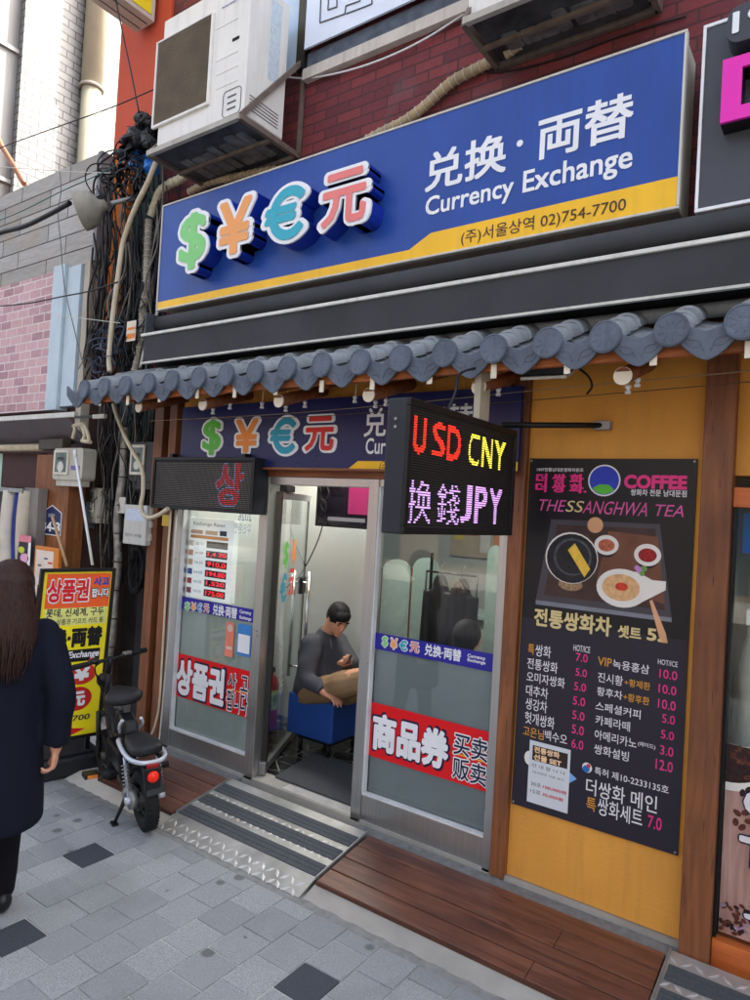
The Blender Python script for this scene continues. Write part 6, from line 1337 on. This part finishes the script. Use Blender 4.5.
# mudguard
mg = MB()
for i in range(11):
    a = math.radians(28+i*13); c = cr+(-H*math.cos(a)+V((0, 0, 1))*math.sin(a))*(R_W+.022); mg_w = .05
    if i: mg.hexa([pc-axl*mg_w, pc+axl*mg_w, c+axl*mg_w, c-axl*mg_w, pc-axl*mg_w+pn, pc+axl*mg_w+pn, c+axl*mg_w+pn, c-axl*mg_w+pn])
    pc = c; pn = (c-cr).normalized()*.006
mg.build('mudguard', M_bl, bk)
MB().hexa([Bp(-.16, -.042, .27), Bp(-.13, -.042, .27), Bp(-.13, .042, .27), Bp(-.16, .042, .27), Bp(-.165, -.05, .42), Bp(-.12, -.05, .43), Bp(-.12, .05, .43), Bp(-.165, .05, .42)]).build('number_bracket', M_bl, bk, bevel=.006)
tl = Frame(Bp(-.168, 0, .37), -Lf*1.0)   # faces backwards
fT2 = Frame(Bp(-.17, .0, .372), Lf*-1.0, (0, 0, 1))
MB().lathe(Bp(-.165, .0, .372), [(.001, .022), (.02, .02), (.031, .01), (.033, 0), (.001, -.002)], 22, -H).build('tail_light', pm('tail_red_glow', (236, 40, 24), .2, emit=.05), bk)  # unlit lens; a weak glow is added to its red
MB().bar(Bp(-.165, -.035, .435), Bp(-.165, .035, .435), .02, .022).build('reflector', pm('reflector_red', (150, 26, 28), .25), bk, bevel=.004)
for l in (-.095, .095):
    a, b_ = Bp(.0, l, .19), Bp(.05, l, .43); MB().tube([a, b_], .009, 8).build('shock_rod', M_si, bk)
    co_ = []
    for i in range(60): t_ = i/59; q = a.lerp(b_, .25+.6*t_); u1_ = (b_-a).normalized(); x = u1_.orthogonal().normalized(); y = u1_.cross(x); co_.append(q+(x*math.cos(i*.75)+y*math.sin(i*.75))*.02)
    MB().tube(co_, .0045, 6).build('shock_spring', M_galv, bk)
    MB().lathe(Bp(.0, l, .19), [(.001, -.02), (.022, -.02), (.022, .02), (.001, .02)], 14, axl).build('axle_nut', M_si, bk)
for l, s in ((-.2, .16), (.2, .16)):
    MB().tube([Bp(s, l*.5, .3), Bp(s, l, .3)], .009, 8).tube([Bp(s, l*.62, .3), Bp(s, l, .3)], .02, 12).build('foot_peg', M_rub, bk)
MB().tube([Bp(.4, .08, .22), Bp(.4, .17, .22)], .008, 8).bar(Bp(.37, .2, .22), Bp(.45, .2, .22), .09, .025).build('pedal', M_bl, bk); MB().bar(Bp(.365, .2, .22), Bp(.369, .2, .22), .06, .02).build('pedal_reflector', pm('amber', (240, 140, 60), .3), bk)
ks = atZ(114.5, 823, .012)
MB().tube([Bp(.14, .07, .16), Bp(.13, .09, .12), ks], [.014, .013, .009], 9).bar(ks-V((0, 0, .005))-H*.02, ks-V((0, 0, .005))+H*.035, .035, .012).build('kickstand', M_bl, bk)
MB().tube([Bp(.05, .06, .2), Bp(.1, .06, .2)], .045, 16).lathe(Bp(.02, .07, .19), [(.001, -.02), (.06, -.02), (.06, .02), (.001, .02)], 20, axl).build('hub_motor', M_galv, bk)
# ------------------------------------------------------------------ people
SK = None
def skinm(name, c):
    m, t, b = nt(name); o = mixc(t, noise(t, vec(t), 26, 4), tuple(x*.88 for x in lin(c)), tuple(min(1, x*1.1) for x in lin(c)))
    t.links.new(o, b.inputs['Base Color']); b.inputs['Roughness'].default_value = .5; b.inputs['Subsurface Weight'].default_value = .12; b.inputs['Subsurface Radius'].default_value = (.01, .004, .002); MATS[name] = m; return m
M_skin = skinm('skin', (206, 150, 122)); M_skin2 = skinm('skin_warm', (214, 156, 124))
def hairm(name, c):
    m, t, b = nt(name); f = noise(t, vec(t, (40, 40, 2.5)), 4, 5); o = mixc(t, ramp(t, f, .35, .7), tuple(x*.6 for x in lin(c)), tuple(x*1.7 for x in lin(c)))
    t.links.new(o, b.inputs['Base Color']); b.inputs['Roughness'].default_value = .6; b.inputs['Specular IOR Level'].default_value = .25; bump(t, b, f, .6, .004); MATS[name] = m; return m
M_hair = hairm('brown_black_hair', (44, 24, 20)); M_hairb = hairm('black_hair', (22, 20, 22))
def cloth(name, c, r=.85, sc=5):
    m, t, b = nt(name); f = noise(t, vec(t), sc, 4); o = mixc(t, f, tuple(x*.85 for x in lin(c)), tuple(x*1.15 for x in lin(c))); t.links.new(o, b.inputs['Base Color'])
    b.inputs['Roughness'].default_value = r; b.inputs['Specular IOR Level'].default_value = .15
    ad = N(t, 'ShaderNodeMath', operation='MULTIPLY_ADD'); t.links.new(noise(t, vec(t, (1, 1, .5)), 11, 3, .6), ad.inputs[0]); ad.inputs[1].default_value = 3; t.links.new(noise(t, vec(t), 380, 2), ad.inputs[2])
    bump(t, b, ad.outputs[0], .5, .005); MATS[name] = m; return m
def limb(mb, P, R_, k=14): return mb.tube(catmull(P, 5), [R_[0]]*1 if False else rad(P, R_), k)
def rad(P, R_, n=5):
    o = []
    for a, b in zip(R_, R_[1:]):
        for i in range(n): t = i/n; t = t*t*(3-2*t); o.append(a+(b-a)*t)
    return o+[R_[-1]]
def chain(mb, P, R_):
    P = [V(p) for p in P]; mb.tube(catmull(P, 5) if len(P) > 2 else P, rad(P, R_) if len(P) > 2 else R_, 12)
    for p, r_ in ((P[0], R_[0]), (P[-1], R_[-1])): mb.ell(p, r_*.99, None, 12, 8)
    return mb
def hand(mb, wrist, dirn, palmn, side, curl=.5, size=1.0, thumb=.7):
    """palm and five unequal, bent fingers; dirn wrist->knuckles, palmn out of the palm, side towards the thumb"""
    d = V(dirn).normalized(); n = V(palmn); n = (n-d*n.dot(d)).normalized(); s = d.cross(n); s = s*(1 if s.dot(V(side)) > 0 else -1); w = V(wrist); k = size
    M = Matrix((d, s, n)).transposed()
    mb.ell(w+d*.045*k, (.052*k, .04*k, .016*k), M, 16, 10); mb.ell(w+d*.008*k, (.03*k, .027*k, .02*k), M, 12, 8)
    for i, (off, L) in enumerate(((.030, .070), (.010, .078), (-.010, .072), (-.029, .056))):
        b0 = w+d*(.078-.004*abs(i-1))*k+s*off*k; P = [b0-d*.02*k, b0]; ang = curl*(.35+.07*i); dd = d
        a = 0
        for seg in (.42, .32, .26):
            a += ang*1.5; dd = d*math.cos(a)+n*math.sin(a); b0 = b0+dd*L*seg*k; P.append(b0)
        chain(mb, P, [.0098*k, .0098*k, .0088*k, .008*k, .007*k])
    t0 = w+d*.018*k+s*.022*k; t1 = t0+(d*.7+s*.7+n*.15).normalized()*.032*k; t2 = t1+(d*.9+s*.35*(1-thumb)+n*.5*thumb).normalized()*.03*k; t3 = t2+(d*.9+n*.6*thumb-s*.2*thumb).normalized()*.024*k
    chain(mb, [t0, t1, t2, t3], [.014*k, .0115*k, .0098*k, .0078*k])
# --- the woman walking away on the left
fw = V((-.93, .37, 0)).normalized(); rw = V((fw.y, -fw.x, 0)); wc = atZ(-17, 930, 0)
wo = thing('person', 'woman with long dark hair in a long navy coat walking away at the left edge', 'person', tuple(wc))
def Wp(r_, f_, z): return wc+rw*r_+fw*f_+V((0, 0, z))
bd = MB()
bd.ell(Wp(.02, .03, 1.505), (.075, .09, .112), Matrix((rw, fw, V((0, 0, 1)))).transposed()); bd.ell(Wp(.02, .075, 1.47), (.055, .06, .075)); bd.ell(Wp(.02, .135, 1.485), (.013, .018, .02))
bd.ell(Wp(.095, .02, 1.5), (.012, .018, .028)); bd.ell(Wp(-.055, .02, 1.5), (.012, .018, .028))
chain(bd, [Wp(.01, .0, 1.3), Wp(.015, .01, 1.36), Wp(.02, .02, 1.44)], [.07, .05, .05])
bd.loft([(Wp(0, 0, z), rw*a, fw*b_) for z, a, b_ in ((.82, .15, .11), (.9, .165, .12), (1.02, .125, .095), (1.15, .145, .105), (1.27, .16, .1), (1.34, .1, .07))])
for s_, ft in ((-1, -.1), (1, .14)):   # legs, the right one trailing
    chain(bd, [Wp(.08*s_, 0, .86), Wp(.085*s_, ft*.6+.02, .47), Wp(.08*s_, ft, .1)], [.085, .055, .038]); bd.ell(Wp(.08*s_, ft+.06, .05), (.05, .05, .04)); chain(bd, [Wp(.08*s_, ft-.03, .045), Wp(.08*s_, ft+.14, .03)], [.035, .03])
shR = Wp(.165, 0, 1.31); elR = Wp(.235, -.12, 1.05); wrR = Wp(.235, -.09, .80)
shL = Wp(-.165, 0, 1.31); elL = Wp(-.24, .05, 1.05); wrL = Wp(-.22, .2, .85)
for a, b_, c in ((shR, elR, wrR), (shL, elL, wrL)): chain(bd, [a, b_, c], [.045, .036, .026])
hand(bd, wrR+V((0, 0, -.005)), V((0, 0, -1))+fw*.1+rw*-.05, -rw+fw*.3, fw, .9, 1.0, .8); hand(bd, wrL, V((0, 0, -1))+fw*.3, rw, fw, .6)
organic(bd, 'body', M_skin, wo, .0055, 3)
ct_ = MB(); M_coat = cloth('navy_coat', (19, 22, 36))
ct_.loft([(Wp(sx_, sy, z), rw*a, fw*b_) for z, a, b_, sx_, sy in ((.47, .215, .18, -.01, .0), (.48, .225, .19, -.01, 0), (.6, .22, .185, -.01, 0), (.75, .21, .175, -.005, 0), (.95, .195, .155, 0, 0), (1.1, .19, .14, 0, 0), (1.22, .195, .135, 0, 0), (1.3, .19, .12, 0, 0), (1.345, .15, .1, 0, .0), (1.375, .08, .075, .01, .0), (1.385, .06, .06, .01, .0))], True, 36)
def sleeve(mb, a, b_, c, r_=(.07, .078, .066, .06, .058)):
    P = [V(a)+V((0, 0, -.01)), V(a).lerp(V(b_), .35), V(b_), V(b_).lerp(V(c), .5), V(c)+(V(b_)-V(c)).normalized()*.02]; mb.tube(catmull(P, 6), rad(P, r_, 6), 16); mb.ell(P[0], r_[0]*1.02)
sleeve(ct_, shR, elR, wrR); sleeve(ct_, shL, elL, wrL)
wrinkle(organic(ct_, 'coat', M_coat, wo, .011, 6), .0028, 15, 3, 1.)
tr_ = MB()
for s_, ft in ((-1, -.1), (1, .14)): chain(tr_, [Wp(.08*s_, 0, .8), Wp(.085*s_, ft*.6+.02, .47), Wp(.08*s_, ft, .09)], [.095, .068, .052])
wrinkle(organic(tr_, 'trousers', cloth('black_trousers', (20, 20, 24)), wo, .01, 3), .003, 20, 14)
for s_, ft in ((-1, -.1), (1, .14)):
    sh = MB(); sh.ell(Wp(.08*s_, ft-.03, .05), (.042, .042, .05)); chain(sh, [Wp(.08*s_, ft-.035, .04), Wp(.08*s_, ft+.06, .036), Wp(.08*s_, ft+.15, .03)], [.038, .042, .032]); organic(sh, 'shoe', M_bl, wo, .008, 2)
hm = MB(); hm.ell(Wp(.02, .015, 1.53), (.1, .11, .115), Matrix((rw, fw, V((0, 0, 1)))).transposed())
hm.loft([(Wp(.02+dx, -.05+dy, z), rw*a, fw*b_) for z, a, b_, dx, dy in ((1.6, .05, .04, 0, .03), (1.56, .085, .075, 0, .01), (1.46, .1, .07, 0, -.02), (1.38, .11, .055, 0, -.05), (1.31, .11, .04, 0, -.07), (1.25, .09, .03, -.0, -.08), (1.2, .06, .02, -.0, -.08), (1.17, .03, .01, -.0, -.08))])
organic(hm, 'hair', M_hair, wo, .01, 3)
lk = MB(); rr = random.Random(6)
for k in range(110):       # separate locks over the mass so the ends break up
    a = rr.uniform(-1, 1); x0 = .02+a*.108; P = []; zt_ = rr.uniform(1.42, 1.56); zb_ = rr.uniform(1.1, 1.26)+abs(a)*.05
    for i in range(6):
        t_ = i/5; z = zt_+(zb_-zt_)*t_; depth = -.05-.075*min(1, (1.56-z)/.3)-.035*math.sqrt(max(0, 1-a*a)); P.append(Wp(x0*(1-.25*t_)+rr.gauss(0, .004), depth+rr.gauss(0, .004)-.008, z))
    lk.tube(catmull(P, 4), rad(P, [.003, .005, .0055, .005, .0035, .001], 4), 6)
lk.build('hair_lock', M_hair, wo)
# --- the man on the blue stool
YM = 4.02
def Mp(px, py, dy=0): return atY(px, py, YM+dy)
ma = thing('person', 'seated man in charcoal pullover and khaki trousers looking down at his phone', 'person', (-3.2, YM, .57))
b2 = MB(); hc_ = Mp(338.5, 618, -.05); fm = V((.74, -.36, -.56)).normalized(); sdv = V((.42, .9, 0)).normalized(); upv = sdv.cross(fm)*1; 
if upv.z < 0: upv = -upv
MH = Matrix((sdv, fm, upv)).transposed()
b2.ell(hc_, (.074, .092, .105), MH, 22, 16); b2.ell(hc_+fm*.03-upv*.05, (.056, .062, .062), MH)
b2.ell(hc_+fm*.093-upv*.012, (.011, .02, .026), MH); b2.ell(hc_+fm*.1-upv*.03, (.016, .014, .011), MH)   # nose bridge and tip
b2.ell(hc_+fm*.076+upv*.024, (.055, .016, .01), MH)                                                   # brow
for q in (-1, 1): b2.ell(hc_+sdv*.074*q-upv*.005-fm*.005, (.009, .018, .03), MH); b2.ell(hc_+fm*.058-upv*.03+sdv*.034*q, (.024, .02, .02), MH)
b2.ell(hc_+fm*.086-upv*.066, (.024, .012, .006), MH); b2.ell(hc_+fm*.083-upv*.076, (.021, .012, .007), MH); b2.ell(hc_+fm*.07-upv*.1, (.028, .022, .016), MH)
nk_ = Mp(328, 633, .0); chain(b2, [Mp(322, 645, .02), nk_, hc_-upv*.03-fm*.04], [.07, .06, .056])
b2.loft([(Mp(316, 697, .02), V((.15, 0, 0)), V((0, .16, 0))), (Mp(319, 680), V((.14, .0, 0)), V((0, .17, 0))), (Mp(320, 665), V((.13, .0, 0)), V((0, .17, 0))), (Mp(317, 652), V((.1, 0, 0)), V((0, .16, 0)))])
sR = Mp(312, 644, -.16); eR = Mp(308, 678, -.25); wR = Mp(325, 692.5, -.27); sL = Mp(337, 641, .16); eL = Mp(352, 664, .1); wL = Mp(343, 663, -.16)
for a, b_, c in ((sR, eR, wR), (sL, eL, wL)): chain(b2, [a, b_, c], [.05, .042, .028])
hand(b2, wR, V((.9, .1, -.22)), V((.1, .1, -1)), V((.2, .9, .1)), .55, 1.05); hand(b2, wL, V((.75, -.5, .15)), V((.2, -.2, 1)), V((.3, -.7, .3)), .9, 1.05, .5)
kR = Mp(380, 677, -.36); kL = Mp(376, 690, -.15); hR_ = Mp(312, 693, -.1); hL_ = Mp(322, 694, .12)
fR = kR+V((.16, -.02, -.34)); fL = kL+V((-.02, -.05, -.42)); fL.z = .24
for a, b_, c in ((hR_, kR, fR), (hL_, kL, fL)): chain(b2, [a, b_, c], [.085, .06, .04])
organic(b2, 'body', M_skin2, ma, .006, 2)
sw = MB(); M_sw = cloth('charcoal_knit', (78, 79, 86))
sw.loft([(Mp(315, 694, .02), V((.155, -.05, .03)), V((.05, .18, 0))), (Mp(319, 684, .0), V((.175, -.06, .03)), V((.06, .195, 0))), (Mp(322, 672, .0), V((.17, -.05, .02)), V((.05, .195, 0))), (Mp(322, 660, 0), V((.15, -.04, 0)), V((.05, .2, 0))), (Mp(323, 649, .0), V((.13, -.03, 0)), V((.04, .2, 0))), (Mp(324, 641, .0), V((.105, -.02, 0)), V((.03, .17, 0))), (Mp(325, 636, .0), V((.08, 0, 0)), V((0, .11, 0))), (Mp(327, 632, .0), V((.07, 0, -.015)), V((0, .075, 0))), (Mp(328.5, 629, .0), V((.066, 0, -.02)), V((0, .068, 0)))], True, 32)
sleeve(sw, sR, eR, wR, (.085, .08, .066, .056, .044)); sleeve(sw, sL, eL, wL, (.08, .07, .058, .05, .042))
sw.tube(catmull([hR_.lerp(sR, .35)+V((.0, .1, 0)), Mp(316, 668, .0)], 3), .14, 14) if 0 else None
wrinkle(organic(sw, 'pullover', M_sw, ma, .009, 3), .0032, 26, 12, 2.)
MB().tube([nk_+V((.055, -.035, -.035)), nk_+V((.085, -.05, -.1))], .004, 6).build('zip', M_galv, ma)
kh = MB(); M_kh = cloth('khaki_twill', (150, 122, 92))
kh.ell(Mp(315, 697, .0), (.17, .18, .09))
chain(kh, [hR_, hR_.lerp(kR, .5)+V((0, 0, .01)), kR], [.105, .092, .076]); chain(kh, [kR, fR+V((0, 0, .1))], [.074, .055])
chain(kh, [hL_, hL_.lerp(kL, .5), kL], [.105, .09, .074]); chain(kh, [kL, fL+V((0, 0, .03))], [.072, .055])
wrinkle(organic(kh, 'trousers', M_kh, ma, .009, 3), .0032, 24, 14, 3.)
for f0, dn in ((fR, V((.8, -.3, -.3))), (fL, V((.9, -.3, 0)))):
    s_ = MB(); chain(s_, [f0-V((0, 0, .04)), f0-V((0, 0, .05))+dn.normalized()*.1, f0-V((0, 0, .055))+dn.normalized()*.19], [.045, .044, .034]); organic(s_, 'shoe', M_bl, ma, .008, 2)
hr = MB(); hr.ell(hc_+upv*.026-fm*.012, (.085, .1, .092), MH, 22, 16); hr.ell(hc_-fm*.04+upv*.0, (.08, .066, .085), MH)
hr.ell(hc_+upv*.062+fm*.045, (.066, .046, .036), MH)
ho = organic(hr, 'hair', M_hairb, ma, .007, 2)
for v in ho.data.vertices: q = v.co*90; v.co += v.normal*.0012*math.sin(q.x+math.sin(q.y*1.3)*2)*math.sin(q.z*1.2)
ey = MB()
for q in (-1, 1): ey.ell(hc_+fm*.081+upv*.006+sdv*.03*q, (.013, .006, .004), MH, 10, 6); ey.ell(hc_+fm*.09+upv*.03+sdv*.03*q, (.019, .006, .005), MH, 10, 6)
ey.build('brow_and_lash', M_hairb, ma)
ph = thing('phone', 'black smartphone held in the seated man\'s left hand', 'phone', tuple(wL+V((.08, -.06, .02))))
pc_ = wL+V((.75, -.5, .15)).normalized()*.085+V((.0, 0, .028)); fp = Frame(pc_, V((.8, -.5, .25)), V((-.2, .6, .75)))
MB().fbox(fp, -.07, .07, -.033, .033, -.005, .004).build('case', M_black, ph, bevel=.003); MB().fbox(fp, -.065, .065, -.03, .03, .0041, .0048).build('screen', pm('phone_glass', (40, 46, 58), .1), ph)
# --- second visitor: the back of a head above the frosted film
YS = 3.85; hs = atY(467.5, 638, YS)
p2 = thing('person', 'visitor seated behind the right glass, only the back of a black haired head visible', 'person', (hs.x, YS, .57))
b3 = MB(); b3.ell(hs, (.078, .09, .105)); chain(b3, [hs+V((0, .03, -.25)), hs+V((0, .01, -.08))], [.06, .055])
b3.loft([(V((hs.x, YS+.02, z)), V((a, 0, 0)), V((0, b_, 0))) for z, a, b_ in ((.6, .19, .14), (.75, .17, .13), (hs.z-.42, .19, .12), (hs.z-.26, .19, .1), (hs.z-.2, .1, .08))])
for q in (-1, 1):
    b3.ell(hs+V((.078*q, .01, -.01)), (.01, .018, .028)); w3 = V((hs.x+.12*q, YS+.42, .72)); chain(b3, [V((hs.x+.19*q, YS, hs.z-.27)), V((hs.x+.24*q, YS+.06, .85)), w3], [.05, .042, .03]); hand(b3, w3, V((0, 1, -.1)), V((0, 0, -1)), V((-q, 0, 0)), .5)
    chain(b3, [V((hs.x+.09*q, YS+.03, .66)), V((hs.x+.11*q, YS+.45, .62)), V((hs.x+.11*q, YS+.45, .22))], [.08, .058, .04]); chain(b3, [V((hs.x+.11*q, YS+.43, .19)), V((hs.x+.11*q, YS+.62, .18))], [.04, .032])
organic(b3, 'body', M_skin2, p2, .0075, 2)
t3_ = MB(); t3_.loft([(V((hs.x, YS+.02, z)), V((a, 0, 0)), V((0, b_, 0))) for z, a, b_ in ((.6, .21, .16), (.75, .19, .15), (hs.z-.42, .21, .14), (hs.z-.25, .205, .115), (hs.z-.17, .09, .085))])
for q in (-1, 1): sleeve(t3_, V((hs.x+.19*q, YS, hs.z-.27)), V((hs.x+.24*q, YS+.06, .85)), V((hs.x+.12*q, YS+.42, .72)))
organic(t3_, 'jacket', cloth('dark_jacket', (28, 28, 34)), p2, .011, 3)
t4 = MB()
for q in (-1, 1): chain(t4, [V((hs.x+.09*q, YS+.03, .66)), V((hs.x+.11*q, YS+.45, .63)), V((hs.x+.11*q, YS+.45, .24))], [.09, .07, .055])
organic(t4, 'trousers', M_trs if 'M_trs' in globals() else MATS['black_trousers'], p2, .011, 3)
h3 = MB(); h3.ell(hs+V((0, -.014, .022)), (.09, .1, .1)); h3.ell(hs+V((0, -.05, -.03)), (.078, .05, .07)); organic(h3, 'hair', M_hairb, p2, .008, 2)
# coats on hooks behind the glass
for k, (l, r_, t_, b_, lb) in enumerate(((430, 448, 580, 645, 'black jacket hanging beside the round topped screens'), (451, 470, 584, 645, 'dark jacket with brown collar hanging nearer the room corner'))):
    yj = 4.35; a = atY(l, 610, yj).x; c = atY(r_, 610, yj).x; zt_ = atY((l+r_)/2, t_, yj).z+.04; zb_ = atY((l+r_)/2, b_, yj).z-.15; xm = (a+c)/2; w_ = (c-a)/2*1.15
    j = thing('jacket', lb, 'jacket', (xm, yj, zb_), 'jackets hanging in the shop'); jb_ = MB()
    jb_.loft([(V((xm, yj, zb_)), V((w_, 0, 0)), V((0, .06, 0))), (V((xm, yj, zb_+.3)), V((w_*.95, 0, 0)), V((0, .07, 0))), (V((xm, yj, zt_-.13)), V((w_*.9, 0, 0)), V((0, .06, 0))), (V((xm, yj, zt_-.04)), V((w_*.6, 0, 0)), V((0, .05, 0))), (V((xm, yj, zt_)), V((w_*.3, 0, 0)), V((0, .04, 0)))])
    jb_.tube([V((xm-w_, yj, zt_-.12)), V((xm-w_*1.02, yj-.02, zb_+.12))], .05, 12).tube([V((xm+w_, yj, zt_-.12)), V((xm+w_*1.02, yj-.02, zb_+.12))], .05, 12)
    organic(jb_, 'jacket_cloth', MATS['dark_jacket'] if k else M_bl, j, .011, 4)
    if k: MB().tube([V((xm-w_*.4, yj-.05, zt_-.1)), V((xm, yj-.06, zt_-.03)), V((xm+w_*.4, yj-.05, zt_-.1))], .03, 10).build('collar', pm('fur_brown', (96, 74, 54), .9, var=.3), j)
    MB().tube([V((xm, yj, zt_)), V((xm, yj, zt_+.06)), V((xm+.02, yj, zt_+.09))], .004, 6).build('hanger_hook', M_galv, j)
cr_ = thing('coat_rail', 'thin metal rail carrying two dark jackets inside the shop', 'rail', (-2.6, 4.35, 0)); x0 = atY(425, 600, 4.35).x; x1 = atY(476, 600, 4.35).x; zr = atY(445, 573, 4.35).z
MB().tube([(x0, 4.35, zr), (x1, 4.35, zr)], .008).build('bar', M_black, cr_)
for x in (x0, x1): MB().tube([(x, 4.35, .141), (x, 4.35, zr)], .008).build('post', M_black, cr_)
